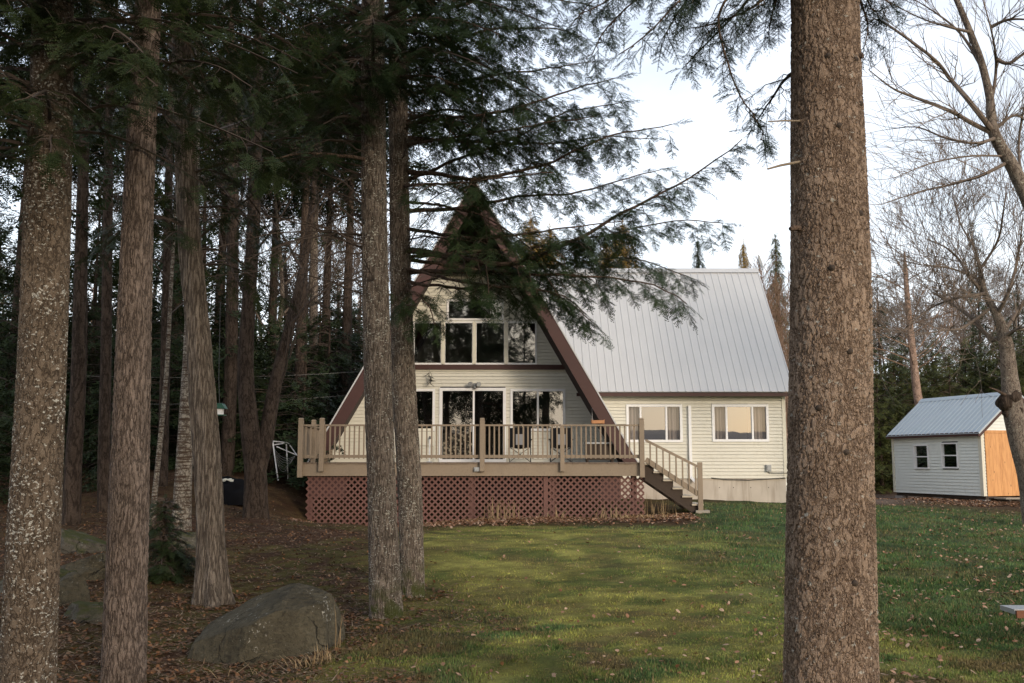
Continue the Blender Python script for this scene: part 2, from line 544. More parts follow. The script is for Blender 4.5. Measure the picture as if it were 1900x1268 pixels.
M['bark_grey'] = bark('grey_bare_tree_bark', (0.19, 0.15, 0.12), (0.05, 0.035, 0.028), (0.26, 0.22, 0.18), 22, 2.5, 0.15, 0.01, lichen=(0.5, 22, (0.42, 0.42, 0.34)), displaced=False)
M['bark_pink'] = bark('pinkish_bare_tree_bark', (0.30, 0.20, 0.15), (0.09, 0.055, 0.04), (0.38, 0.28, 0.22), 14, 2.5, 0.12, 0.008, displaced=False)
M['bark_birch'] = bark('peeling_birch_bark', (0.26, 0.225, 0.185), (0.04, 0.025, 0.018), (0.36, 0.33, 0.27), 17, 1.1, 0.2, 0.010, flake=0.9, bands=(0.07, 0.045, 0.03), displaced=False)
M['twig'] = paint('twig_bark', (0.06, 0.043, 0.033), 0.9, 0.3, 5, None, 0.3, 0)
M['twig_grey'] = paint('grey_twig_bark', (0.15, 0.115, 0.09), 0.9, 0.3, 5, None, 0.3, 0)
M['twig_brown'] = paint('brown_twig_bark', (0.20, 0.125, 0.08), 0.9, 0.3, 5, None, 0.3, 0)
M['dead_wood'] = paint('bleached_dead_wood', (0.26, 0.205, 0.145), 0.8, 0.2, 5, None, 0.3, 0.2)
M['limb_bark'] = bark('limb_bark', (0.11, 0.075, 0.055), (0.03, 0.02, 0.015), (0.15, 0.11, 0.085), 30, 2.0, 0.2, 0.008, displaced=False)
M['needle_hemlock'] = foliage('hemlock_needles', (0.015, 0.029, 0.011), (0.040, 0.064, 0.022), 0.25)
M['needle_spruce'] = foliage('spruce_needles', (0.014, 0.026, 0.016), (0.032, 0.050, 0.029), 0.12)
M['needle_dark'] = foliage('dark_conifer_needles', (0.012, 0.023, 0.008), (0.038, 0.054, 0.017), 0.18)
M['needle_olive'] = foliage('olive_conifer_needles', (0.040, 0.054, 0.015), (0.115, 0.122, 0.034), 0.2)
M['needle_sunlit'] = foliage('sunlit_gold_needles', (0.20, 0.13, 0.03), (0.42, 0.28, 0.07), 0.3)  # low sun on the far treetops, put into the needle colour
# ------------------------------------------------------------------ terrain
_cp = [(0, 0, 0.0), (-4, 2, -0.05), (4, 2, 0.0), (0, 6, -0.02), (-6, 6, -0.1), (6, 6, 0.0), (9, 10, 0.02), (-10, 8, -0.1), (12, 5, 0),
       (0, -6, -0.4), (-9, -6, -0.5), (9, -6, -0.4), (0, -20, -1.6), (-20, -20, -1.6), (20, -20, -1.6)]
for px, py, Y in [(700, 1147, 11.5), (770, 1103, 12.8), (395, 1118, 12.4), (630, 1205, 9.4), (350, 1248, 9.2), (1000, 1150, 11.2),
                  (1300, 946, 25.5), (1195, 958, 25), (880, 964, 25), (570, 970, 25), (1457, 932, 29.4), (1640, 922, 34), (1250, 1000, 19.5), (1600, 1000, 20),
                  (1665, 924, 36.5), (1835, 930, 32.3), (1900, 948, 30), (475, 960, 21), (340, 982, 18), (440, 898, 25), (520, 893, 28), (600, 885, 30.5),
                  (285, 985, 19), (130, 955, 20), (200, 940, 22), (20, 960, 20), (100, 1140, 11), (250, 1140, 11.5), (1300, 1100, 13), (1800, 1060, 15)]:
    p = at(px, py, Y); _cp.append(tuple(p))
_cp += [(-12, 36, 0.9), (-22, 34, 1.5), (-30, 22, 0.6), (-25, 48, 3.0), (-40, 60, 6.5), (-8, 46, 0.9), (2, 48, 0.7), (14, 48, 0.6), (24, 42, 0.4), (30, 55, 1.4),
        (36, 34, 0.4), (45, 70, 4.0), (0, 75, 2.5), (-20, 90, 8), (20, 90, 5), (60, 90, 8), (-70, 90, 12), (-60, 30, 4), (60, 20, 1),
        (0, 150, 10), (80, 150, 14), (-80, 150, 16), (-120, 60, 10), (120, 60, 6), (100, -30, -2), (-100, -30, -2), (0, -100, -3), (-80, -100, -3), (80, -100, -3)]
_cp = np.array(_cp, float)


def _U(r2):
    return np.where(r2 > 0, r2 * np.log(np.maximum(r2, 1e-12)), 0) * 0.5


_n = len(_cp)
_d2 = ((_cp[:, None, :2] - _cp[None, :, :2]) ** 2).sum(-1)
_K = _U(_d2) + np.eye(_n) * 0.4
_Pm = np.c_[np.ones(_n), _cp[:, :2]]
_A = np.block([[_K, _Pm], [_Pm.T, np.zeros((3, 3))]])
_W = np.linalg.solve(_A, np.r_[_cp[:, 2], 0, 0, 0])


def gz(x, y):
    x = np.asarray(x, float); y = np.asarray(y, float)
    sh = np.broadcast(x, y).shape
    xf = np.broadcast_to(x, sh).ravel(); yf = np.broadcast_to(y, sh).ravel()
    r = np.hypot(xf, yf - 30); k = np.minimum(1, 125 / np.maximum(r, 1e-6))
    xq = xf * k; yq = 30 + (yf - 30) * k
    out = np.empty(len(xf))
    for i in range(0, len(xf), 20000):
        a = xq[i:i + 20000]; b = yq[i:i + 20000]
        d2 = (a[:, None] - _cp[None, :, 0]) ** 2 + (b[:, None] - _cp[None, :, 1]) ** 2
        out[i:i + 20000] = _U(d2) @ _W[:_n] + _W[_n] + _W[_n + 1] * a + _W[_n + 2] * b
    out += (fbm2(xf * 0.9, yf * 0.9, 3) - 0.5) * 0.10
    out += (fbm2(xf * 0.25 + 40, yf * 0.25, 3) - 0.5) * np.clip((np.abs(yf - 14) - 12) * 0.05, 0, 0.8)
    return out.reshape(sh)


def gz1(x, y):
    return float(gz(np.array([x]), np.array([y]))[0])


def masks(x, y):
    """how much of the ground at x, y is lawn, moss, leaf litter and gravel"""
    n = fbm2(x * 0.55, y * 0.55, 4); n2 = fbm2(x * 1.7 + 9, y * 1.7, 4); n3 = fbm2(x * 0.22 + 3, y * 0.22 + 8, 3)
    edge = -1.15 - np.clip(y - 11, 0, 40) * 0.085 + np.clip(y - 20, 0, 8) * 0.24
    lawn = sstep(-0.9, 1.0, x - edge + (n - 0.5) * 2.6)
    lawn = lawn * (1 - sstep(26, 31, y) * (1 - sstep(4, 8, x)))
    lawn = lawn * (1 - sstep(28.0, 34.0, y + (n - 0.5) * 5 + np.clip(x - 9, 0, 6) * 0.55))
    bed = sstep(21.9, 23.2, y + (n2 - 0.5) * 1.2) * (1 - sstep(3.9, 4.9, x)) * sstep(-6, -4, x)
    lawn = lawn * (1 - bed)
    moss = sstep(0.24, 0.46, n3 + (n2 - 0.5) * 0.75 + (n - 0.5) * 0.25) * (1 - sstep(1.6, 5.2, x - 0.04 * (y - 10) + (n - 0.5) * 3.5))
    moss = moss * (0.25 + 0.75 * sstep(-6.0, -2.5, x))
    gravel = sstep(8, 10.5, x) * sstep(29.5, 32.5, y + (n - 0.5) * 3) * (1 - sstep(38, 44, y))
    return lawn, moss, bed, gravel


def ground_col(x, y):
    lawn, moss, bed, gravel = masks(x, y)
    n = fbm2(x * 2.2 + 5, y * 2.2, 4)[:, None]; n2 = fbm2(x * 7, y * 7, 3)[:, None]
    L = lawn[:, None]; Mo = moss[:, None]
    litter = np.array([0.085, 0.046, 0.026]) * (1 - n) + np.array([0.155, 0.075, 0.040]) * n
    dirt = np.array([0.055, 0.040, 0.026])
    litter = (litter * (0.45 + 0.55 * n2 * 1.3) + dirt * 0.3) * 0.68
    mossy = np.array([0.085, 0.082, 0.020]) * (0.6 + 0.9 * n)
    litter = litter * (1 - 0.75 * Mo * sstep(0.35, 0.55, n2)) + mossy * 0.75 * Mo * sstep(0.35, 0.55, n2)
    green = np.array([0.070, 0.108, 0.040]) * (0.30 + 1.35 * n)
    yel = np.array([0.240, 0.225, 0.060]) * (0.30 + 1.3 * n)
    thatch = np.array([0.125, 0.088, 0.046])
    th = (sstep(0.50, 0.68, fbm2(x * 1.5 + 31, y * 1.5, 4)) * (0.40 + 0.5 * sstep(13, 8, y)))[:, None]
    gr = green * (1 - Mo) + yel * Mo
    pt = sstep(0.53, 0.66, fbm2(x * 1.9 + 12, y * 2.2 + 4, 4))[:, None] * 0.6
    gr = gr * (1 - pt) + np.array([0.050, 0.088, 0.022]) * (0.6 + 0.8 * n) * pt
    gr = gr * (1 - th) + thatch * th
    c = litter * (1 - L) + gr * L
    sp = fbm2(x * 16, y * 9, 3)[:, None]
    c = c * (0.55 + 0.9 * sp)
    gv = np.array([0.20, 0.155, 0.125]) * (0.7 + 0.6 * n2)
    c = c * (1 - gravel[:, None] * 0.7) + gv * gravel[:, None] * 0.7
    return c


def axis(segs):
    a = [segs[0][0]]
    for lo, hi, st in segs:
        k = max(1, int(round((hi - lo) / st)))
        a += list(lo + (hi - lo) * (np.arange(k) + 1) / k)
    return np.array(a)


def ground():
    xs = axis([(-900, -200, 60), (-200, -60, 8), (-60, -18, 1.0), (-18, 20, 0.13), (20, 60, 1.0), (60, 200, 8), (200, 900, 60)])
    ys = axis([(-900, -200, 60), (-200, -30, 8), (-30, 2, 1.0), (2, 16, 0.09), (16, 38, 0.16), (38, 90, 1.0), (90, 200, 8), (200, 900, 60)])
    gx, gy = np.meshgrid(xs, ys, indexing='ij')
    x = gx.ravel(); y = gy.ravel()
    z = gz(x, y)
    z += (fbm2(x * 6, y * 6, 3) - 0.5) * 0.035
    nx, ny = len(xs), len(ys)
    idx = np.arange(nx * ny).reshape(nx, ny)
    f = np.stack([idx[:-1, :-1], idx[1:, :-1], idx[1:, 1:], idx[:-1, 1:]], -1).reshape(-1, 4)
    col = np.c_[ground_col(x, y), np.ones(len(x))]
    mb = MB(); mb.add(np.c_[x, y, z], f, 0, col)
    t = NT('ground_soil_moss_and_litter')
    a = t.n('ShaderNodeAttribute', attribute_name='Col')
    v = t.coord()
    n1 = t.noise(v, 28, 5, 0.7); n2 = t.noise(v, 110, 3, 0.6)
    c = t.mix(t.ramp(n1, 0.35, 0.7), a.outputs[0], (0.35, 0.35, 0.35), 'MULTIPLY')
    c = t.mix(0.55, a.outputs[0], c)
    c = t.mix(t.math('MULTIPLY', t.ramp(n2, 0.55, 0.75), 0.35), c, t.mix(1.0, a.outputs[0], (1.9, 1.7, 1.4), 'MULTIPLY'))
    t.base(c); t.b.inputs['Roughness'].default_value = 0.95; t.b.inputs['Specular IOR Level'].default_value = 0.1
    t.bump(t.math('ADD', n1, t.math('MULTIPLY', n2, 0.5)), 0.8, 0.03)
    o = mb.build('ground', t.m, smooth=True)
    tag(o, kind='structure')


ground()


def ring_hills():
    """low wooded hills all round the lake and the clearing, some 500 m off"""
    n = 240
    th = np.linspace(0, 2 * PI, n, endpoint=False)
    back = sstep(0.1, -0.5, np.sin(th))
    h = (20 + 26 * fbm2(np.cos(th) * 3 + 7, np.sin(th) * 3 + 7, 4)) * (1 - back) + back * (13 + 12 * fbm2(np.cos(th) * 4 + 7, np.sin(th) * 4 + 7, 4))
    h += 3.5 * _T2[0, :n]
    rows = []
    for rr, k in ((470, 0.0), (500, 0.45), (540, 0.8), (600, 1.0), (700, 0.9)):
        rows.append(np.c_[np.cos(th) * rr, 30 + np.sin(th) * rr, -8 + (h + 8) * k])
    v = np.vstack(rows); idx = np.arange(len(v)).reshape(5, n)
    a, b = idx[:-1], idx[1:]
    f = np.stack([a, np.roll(a, -1, 1), np.roll(b, -1, 1), b], -1).reshape(-1, 4)
    mb = MB(); mb.add(v, f)
    t = NT('hazy_hillside'); vv = t.coord()
    t.base(t.mix(t.noise(vv, 0.08, 6, 0.7), (0.40, 0.34, 0.30), (0.52, 0.45, 0.40)))  # pale distance haze is mixed into the hillside colour
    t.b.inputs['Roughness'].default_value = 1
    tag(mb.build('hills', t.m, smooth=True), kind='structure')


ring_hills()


# ------------------------------------------------------------------ clapboard walls
def clapboard(mb, p0, u, nrm, s_of_z, z0, z1, holes, step=0.102, lip=0.018, mi=0, gr=0.0105):
    """rows of lapped boards. p0 origin, u along the wall, nrm outward; s_of_z(z)->(lo, hi); holes: (s0, s1, z0, z1)"""
    p0 = np.array(p0, float); u = np.array(u, float); nr = np.array(nrm, float)
    rows = []
    z = z0
    while z < z1 - 1e-4:
        rows.append((z, min(z + step, z1))); z += step
    V = []; Fq = []
    for a, b in rows:
        m = (a + b) / 2
        lo0, hi0 = s_of_z(a); lo1, hi1 = s_of_z(b)
        if hi0 - lo0 < 0.03: continue
        cuts = sorted([(h0, h1) for h0, h1, ha, hb in holes if ha - 0.01 < m < hb + 0.01])
        spans = []; cur = None
        start = ('L', 0)
        for h0, h1 in cuts:
            spans.append((start, ('S', h0))); start = ('S', h1)
        spans.append((start, ('R', 0)))
        for s, e in spans:
            sa = lo0 if s[0] == 'L' else s[1]; sb = lo1 if s[0] == 'L' else s[1]
            ea = hi0 if e[0] == 'R' else e[1]; eb = hi1 if e[0] == 'R' else e[1]
            if ea - sa < 0.01 or eb - sb < -0.2: continue
            eb = max(eb, sb)
            q = len(V)
            P = lambda s_, z_, o: p0 + u * s_ + nr * o + np.array([0, 0, z_])
            # double-4 profile: two small laps per row
            g = min(gr, (b - a) * 0.3)
            V += [P(sa, a, -0.03), P(ea, a, -0.03), P(sa, a, lip), P(ea, a, lip), P(sb, b - g, 0.004), P(eb, b - g, 0.004), P(sb, b - g, -0.03), P(eb, b - g, -0.03), P(sb, b, -0.03), P(eb, b, -0.03)]
            Fq += [(q, q + 1, q + 3, q + 2), (q + 2, q + 3, q + 5, q + 4), (q + 4, q + 5, q + 7, q + 6), (q + 6, q + 7, q + 9, q + 8)]
    mb.add(V, Fq, mi)


# ------------------------------------------------------------------ the A-frame house with its wing
YB, YW = 27.4, 29.6          # barge boards, front wall
SKEW = -0.052                # the house is turned a little: its depth runs slightly to the left
APX = at(880, 331, YB)
BASE = at(1185, 858, YB)
ZF = at(880, 858.5, YW).z    # deck and ground floor level
K = (APX.z - BASE.z) / (BASE.x - APX.x)
XA = APX.x
house = thing('a_frame_house', (XA, YW, gz1(XA, 26)), 'cream sided A-frame house with brown barge boards and a metal roofed wing', 'house')
YBACK = 37.5


def half(z, inset=0.0):
    """half width of the outer roof line at height z, moved inwards by inset along the slope normal"""
    return (APX.z - z) / K - inset * math.sqrt(1 + K * K) / K


def slab(name, sgn, in0, in1, y0, y1, zb, mat):
    mb = MB()
    zt0 = APX.z - in0 * math.sqrt(1 + K * K); zt1 = APX.z - in1 * math.sqrt(1 + K * K)
    poly = [(XA, y0, zt0), (XA + sgn * half(zb, in0), y0, zb), (XA + sgn * half(zb, in1), y0, zb), (XA, y0, zt1)]
    mb.prism(poly, (SKEW * (y1 - y0), y1 - y0, 0))
    return mb.build(name, mat, house)


for sgn in (-1, 1):
    slab('roof', sgn, 0.0, 0.035, YB - 0.05, YBACK + 0.5, ZF - 0.03, M['roof'])
    slab('soffit', sgn, 0.036, 0.19, YB + 0.02, YBACK + 0.4, ZF - 0.03, M['brown_soffit'])
    slab('barge_board', sgn, 0.038, 0.36, YB - 0.03, YB + 0.018, ZF + 0.002, M['brown_trim'])
# ridge cap of the A roof
mb = MB()
for sgn in (-1, 1):
    mb.prism([(XA, YB - 0.08, APX.z + 0.04), (XA + sgn * 0.16, YB - 0.08, APX.z + 0.03 - 0.16 * K), (XA + sgn * 0.16, YB - 0.08, APX.z + 0.004 - 0.16 * K), (XA, YB - 0.08, APX.z + 0.006)], (SKEW * (YBACK + 0.5 - YB), YBACK + 0.5 - YB, 0))
mb.build('ridge_cap', M['roof'], house)
# collar beam with dark boarded gable above it
XA0 = XA; XA = XA + SKEW * (YW - YB)      # axis of the A at the front wall
zc0, zc1 = Z(507, YW - 0.3), Z(491, YW - 0.3)
mb = MB(); mb.box(XA - half(zc0, 0.195), XA + half(zc0, 0.195), YW - 0.45, YW - 0.30, zc0, zc1)
mb.build('collar_beam', M['brown_trim'], house)
mb = MB()
mb.prism([(XA - half(zc1, 0.185), YW - 0.28, zc1 - 0.05), (XA + half(zc1, 0.185), YW - 0.28, zc1 - 0.05), (XA, YW - 0.28, APX.z - 0.52)], (0, 0.06, 0))
mb.build('gable_panel', M['brown_soffit'], house)

wx = lambda px: at(px, 700, YW).x
wz = lambda py: at(950, py, YW).z
win = {}


def rect(px0, px1, py0, py1, Y):
    return (at(px0, (py0 + py1) / 2, Y).x, at(px1, (py0 + py1) / 2, Y).x, at(950, py1, Y).z, at(950, py0, Y).z)


def window(parent, name, x0, x1, z0, z1, Y, splits=(), fw=0.075, mat='white', sill=True, flat=False, gm='glass'):
    """frame proud of the wall, panes set back inside it; splits: fractions of the width with a mullion"""
    mb = MB()
    yf = Y - 0.045; yb = Y + 0.07
    mb.box(x0, x1, yf, yb, z0, z0 + fw); mb.box(x0, x1, yf, yb, z1 - fw, z1)
    mb.box(x0, x0 + fw, yf + 0.002, yb - 0.002, z0 + fw, z1 - fw); mb.box(x1 - fw, x1, yf + 0.002, yb - 0.002, z0 + fw, z1 - fw)
    xs = [x0 + fw] + [x0 + (x1 - x0) * s for s in splits] + [x1 - fw]
    for s in xs[1:-1]:
        mb.box(s - 0.028, s + 0.028, yf + 0.012, yb - 0.012, z0 + fw, z1 - fw)
    w = mb.build('window' if name == 'window' else name, M[mat], parent)
    for i_, (a, b) in enumerate(zip(xs[:-1], xs[1:])):
        g = MB(); g.face([(a - 0.01, Y + 0.02, z0 + fw - 0.01), (b + 0.01, Y + 0.02, z0 + fw - 0.01), (b + 0.01, Y + 0.02, z1 - fw + 0.01), (a - 0.01, Y + 0.02, z1 - fw + 0.01)])
        g.build('pane', M['glass_screened' if gm == 'glass_wing' and i_ != 1 else gm], w)
    return w


holes = []
upper = [(766, 821), (823, 879), (881, 938), (940, 996)]
for a, b in upper:
    x0, x1, z0, z1 = rect(a, b, 597, 677, YW)
    holes.append((x0, x1, z0, z1))
    window(house, 'window', x0, x1, z0, z1, YW, fw=0.05 if a != 0 else 0.05, mat='white')
# broad white mullion boards between the upper panes
for px in (822, 880, 939):
    x = wx(px); z0, z1 = wz(676), wz(598)
    mb = MB(); mb.box(x - 0.055, x + 0.055, YW - 0.07, YW - 0.047, z0, z1); mb.build('mullion_board', M['cream_trim'], house)
r_tr = rect(829, 935, 556, 595, YW); holes.append(r_tr)
window(house, 'transom_window', *r_tr, YW, fw=0.06)
r_lw = rect(710, 807, 722, 800, YW); r_rw = rect(947, 1049, 722, 800, YW)
holes += [r_lw, r_rw]
window(house, 'window', *r_lw, YW, (0.5,), fw=0.07)
window(house, 'window', *r_rw, YW, (0.5,), fw=0.07)
xd0, xd1, zd0, zd1 = rect(815, 939, 720, 858, YW)
holes.append((xd0, xd1, zd0, zd1))
door = window(house, 'patio_door', xd0, xd1, zd0, zd1, YW, (0.515,), fw=0.09)
mb = MB()
xm = xd0 + (xd1 - xd0) * 0.515
mb.box(xm - 0.09, xm - 0.065, YW - 0.10, YW - 0.035, ZF + 0.9, ZF + 1.15)
mb.build('handle', M['white'], door)
zc_wall = zc0
# the wall itself
mb = MB()
clapboard(mb, (XA, YW, 0), (1, 0, 0), (0, -1, 0), lambda z: (-half(z, 0.185), half(z, 0.185)), ZF, zc_wall + 0.1, [(a - XA + 0.02, b - XA - 0.02, c + 0.02, d - 0.02) for a, b, c, d in holes])
mb.build('front_wall', M['siding'], house)
# belt board and its pale drip strip
zb0, zb1 = wz(686.5), wz(677.5)
mb = MB(); mb.box(XA - half(zb0, 0.195), XA + half(zb0, 0.195), YW - 0.10, YW - 0.020, zb0, zb1); mb.build('belt_board', M['brown_trim'], house)
mb = MB(); mb.box(XA - half(zb0, 0.17), XA + half(zb0, 0.17), YW - 0.06, YW - 0.018, zb0 - 0.035, zb0 - 0.002); mb.build('drip_strip', M['cream_trim'], house)
# interior: dark rooms behind the glass, floor between the storeys
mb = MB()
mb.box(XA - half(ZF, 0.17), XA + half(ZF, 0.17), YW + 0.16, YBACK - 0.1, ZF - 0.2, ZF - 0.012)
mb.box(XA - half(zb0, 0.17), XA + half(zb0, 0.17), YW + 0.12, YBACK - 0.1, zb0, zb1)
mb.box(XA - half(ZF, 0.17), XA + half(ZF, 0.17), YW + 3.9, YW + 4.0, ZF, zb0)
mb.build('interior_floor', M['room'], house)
mb = MB()
xb_ = XA0 + SKEW * (YBACK - YB)
mb.prism([(xb_ - half(ZF, 0.12), YBACK, ZF - 0.1), (xb_ + half(ZF, 0.12), YBACK, ZF - 0.1), (xb_, YBACK, APX.z - 0.2)], (0, 0.1, 0))
mb.build('back_wall', M['siding'], house)
# foundation under the deck, the shade there put into its near-black colour
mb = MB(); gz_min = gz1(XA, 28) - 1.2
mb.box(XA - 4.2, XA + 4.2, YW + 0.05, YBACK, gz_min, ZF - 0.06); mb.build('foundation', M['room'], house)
# twin floodlight above the door
fl = at(881, 716, YW - 0.06)
mb = MB(); mb.box(fl.x - 0.06, fl.x + 0.06, YW - 0.07, YW - 0.018, fl.z - 0.03, fl.z + 0.07)
for s in (-1, 1):
    mb.tube([(fl.x + s * 0.04, YW - 0.08, fl.z + 0.03), (fl.x + s * 0.10, YW - 0.16, fl.z + 0.05), (fl.x + s * 0.13, YW - 0.24, fl.z + 0.03)], [0.025, 0.055, 0.075], 10)
mb.tube([(fl.x, YW - 0.09, fl.z - 0.02), (fl.x, YW - 0.13, fl.z - 0.09)], [0.03, 0.045], 8)
mb.build('floodlight', M['grey_metal'], house, smooth=False)

# ---- the wing
YG, YE, YR = 29.95, 29.55, 33.3
xr_e = XY(1474, 731, YE); xr_r = XY(1405.5, 500, YR)
z_e = Z(727, YE); z_r = Z(500, YR)
xw = XY(1457, 800, YG)
xin = lambda z: XA0 + SKEW * (YE - YB) + half(z, 0.13)     # where the wing roof dies into the A roof
zs0 = Z(888, YG)
wing = house
mb = MB()


def wr(x, t, o=0.0):
    """point on the wing's front roof: t 0 eave .. 1 ridge, o lifted along the normal"""
    y = YE + (YR - YE) * t; z = z_e + (z_r - z_e) * t
    n = Vector((0, -(z_r - z_e), (YR - YE))).normalized()
    return Vector((x + (xr_r - xr_e) * t, y, z)) + n * o


zA, zB = z_e, z_r
lo0, lo1 = xin(zA), xin(zB) - (xr_r - xr_e)
mb.face([wr(lo0, 0), wr(xr_e, 0), wr(xr_e, 1), wr(lo1, 1)])
mb.face([wr(lo0, 0, -0.03), wr(lo1, 1, -0.03), wr(xr_e, 1, -0.03), wr(xr_e, 0, -0.03)])
mb.face([wr(lo0, 0), wr(lo0, 0, -0.03), wr(xr_e, 0, -0.03), wr(xr_e, 0)])
mb.face([wr(xr_e, 0), wr(xr_e, 0, -0.03), wr(xr_e, 1, -0.03), wr(xr_e, 1)])
x = xr_e - 0.012; k = 0
while x > lo1 + 0.1:
    t0 = 0.0
    if x < lo0:
        t0 = (lo0 - x) / (lo0 - lo1)
    w = 0.024; h = 0.018
    if t0 < 0.97:
        a0, a1 = wr(x - w, t0, 0.001), wr(x + w, t0, 0.001); b0, b1 = wr(x - w * 0.5, t0, h), wr(x + w * 0.5, t0, h)
        c0, c1 = wr(x - w, 1, 0.001), wr(x + w, 1, 0.001); d0, d1 = wr(x - w * 0.5, 1, h), wr(x + w * 0.5, 1, h)
        mb.face([a0, a1, b1, b0]); mb.face([a0, b0, d0, c0]); mb.face([b0, b1, d1, d0]); mb.face([b1, a1, c1, d1])
    x -= 0.229; k += 1
mb.build('wing_roof', M['roof'], house)
mb = MB()
yb2 = YR + (YR - YE)
mb.face([(lo1, YR, z_r), (xr_r, YR, z_r), (xr_r, yb2, z_e), (lo0, yb2, z_e)])
mb.face([(lo1, YR, z_r - 0.03), (lo0, yb2, z_e - 0.03), (xr_r, yb2, z_e - 0.03), (xr_r, YR, z_r - 0.03)])
mb.build('rear_wing_roof', M['roof'], house)
mb = MB()
mb.prism([(lo1, YR - 0.17, z_r - 0.14), (lo1, YR, z_r + 0.035), (lo1, YR + 0.17, z_r - 0.14), (lo1, YR, z_r + 0.012)], (xr_r + 0.01 - lo1, 0, 0))
mb.build('ridge_cap', M['roof'], house)
zf0, zf1 = Z(735.5, YE), z_e - 0.031
mb = MB(); mb.box(lo0 - 0.1, xr_e - 0.02, YE + 0.03, YE + 0.06, zf0, zf1)
mb.build('fascia', M['brown_trim'], house)
mb = MB(); mb.box(lo0, xw + 0.02, YE + 0.062, YG + 0.05, zf0 + 0.02, zf0 + 0.04); mb.build('eave_soffit', M['cream_trim'], house)
# sloping rake boards on the right end
mb = MB()
q0, q1 = wr(xr_e - 0.03, 0, -0.04), wr(xr_e - 0.03, 1, -0.04)
mb.beam(q0 + Vector((0, 0, -0.09)), q1 + Vector((0, 0, -0.09)), 0.04, 0.16, (0, -1, 1))
q2 = Vector((xr_r - 0.03, yb2, z_e - 0.04))
mb.beam(q1 + Vector((0, 0, -0.09)), q2 + Vector((0, 0, -0.09)), 0.04, 0.16, (0, 1, 1))
mb.build('rake_board', M['brown_trim'], house)
# walls of the wing
r1 = rect(1162, 1266, 750.5, 821, YG); r2 = rect(1321, 1426, 750.5, 820, YG)
mb = MB()
xl_w = XA + 2.6
clapboard(mb, (0, YG, 0), (1, 0, 0), (0, -1, 0), lambda z: (max(xl_w, XA + half(z, 0.05) - 0.3), xw), zs0, zf0 + 0.05,
          [(a + 0.02, b - 0.02, c + 0.02, d - 0.02) for a, b, c, d in (r1, r2)], step=0.101)
mb.build('wing_wall', M['siding'], house)
mb = MB()
mz = (z_e + z_r) / 2


def gable_y(z):
    if z <= z_e: return (0, yb2 - 0.4 - YG)
    t = (z - z_e) / (z_r - z_e)
    a = YE + (YR - YE) * t + 0.05 - YG
    return (max(0, a), 2 * (YR - YG) - max(0, a))


clapboard(mb, (xw, YG, 0), (0, 1, 0), (1, 0, 0), gable_y, zs0, z_r - 0.1, [], step=0.101)
mb.face([(xl_w, yb2 - 0.4, zs0), (xw, yb2 - 0.4, zs0), (xw, yb2 - 0.4, z_e), (xl_w, yb2 - 0.4, z_e)])
mb.build('gable_wall', M['siding'], house)
mb = MB()
mb.box(xw - 0.085, xw + 0.02, YG - 0.03, YG + 0.10, zs0, zf0 + 0.02)
mb.build('corner_trim', M['cream_trim'], house)
mb = MB(); mb.box(xl_w, xw - 0.02, YG + 0.03, yb2 - 0.5, gz1(5, 29) - 1.0, zs0 - 0.001)
fnd = mb.build('wing_foundation', M['concrete'], house)
for px in (1180, 1240, 1300, 1335, 1361, 1393, 1426):      # form-tie pockets in the poured wall
    p = at(px, 905, YG + 0.03); mb = MB(); mb.box(p.x - 0.012, p.x + 0.012, YG + 0.022, YG + 0.029, p.z - 0.012, p.z + 0.012)
    mb.build('form_tie', M['dark_metal'], fnd)
for r in (r1, r2):
    w = window(house, 'window', *r, YG, (0.255, 0.715), fw=0.075, gm='glass_wing')
    x0, x1, z0, z1 = r
    for a, b in ((0.06, 0.26), (0.73, 0.95)):
        xa, xb = x0 + (x1 - x0) * a, x0 + (x1 - x0) * b
        xs = np.linspace(xa, xb, 40); yy = YG + 0.14 + 0.025 * np.sin((xs - xa) * 62) + 0.012 * np.sin((xs - xa) * 23)
        c = MB(); v = np.r_[np.c_[xs, yy, np.full(40, z0 + 0.02)], np.c_[xs, yy, np.full(40, z1 - 0.04)]]
        c.add(v, [(i, i + 1, 41 + i, 40 + i) for i in range(39)]); c.build('curtain', M['curtain'], w)
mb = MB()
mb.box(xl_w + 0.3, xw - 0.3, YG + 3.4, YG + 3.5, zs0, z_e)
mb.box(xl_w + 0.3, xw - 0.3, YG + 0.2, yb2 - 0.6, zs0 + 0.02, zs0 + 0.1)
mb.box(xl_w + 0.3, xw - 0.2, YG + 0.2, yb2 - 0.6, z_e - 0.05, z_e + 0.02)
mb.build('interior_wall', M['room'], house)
# white down pipe
pt, pb = at(1279.5, 753, YG - 0.08), at(1284, 890, YG - 0.08)
mb = MB(); mb.box(pt.x - 0.042, pt.x + 0.042, YG - 0.10, YG - 0.02, pb.z + 0.04, pt.z)
mb.beam((pt.x, YG - 0.06, pb.z + 0.06), (pt.x + 0.10, YG - 0.16, pb.z - 0.06), 0.08, 0.08, (0, 1, 0))
mb.build('downpipe', M['white'], house)
p = at(1426, 869, YG - 0.05)
mb = MB(); mb.box(p.x - 0.07, p.x + 0.07, YG - 0.10, YG - 0.019, p.z - 0.10, p.z + 0.10); mb.box(p.x - 0.045, p.x + 0.05, YG - 0.115, YG - 0.101, p.z - 0.06, p.z + 0.07)
mb.build('utility_box', M['grey_metal'], house)
mb = MB()
mb.tube([(p.x, YG - 0.045, p.z - 0.1), (p.x + 0.02, YG - 0.045, p.z - 0.14), (xw + 0.04, YG - 0.045, p.z - 0.145)], 0.012, 6)
pts = [at(a, b, YG - 0.03) for a, b in ((1320, 887), (1350, 890), (1390, 891), (1430, 888.5), (1457, 887))]
mb.tube(pts, 0.012, 6); mb.build('cable', M['dark_cord'], house)
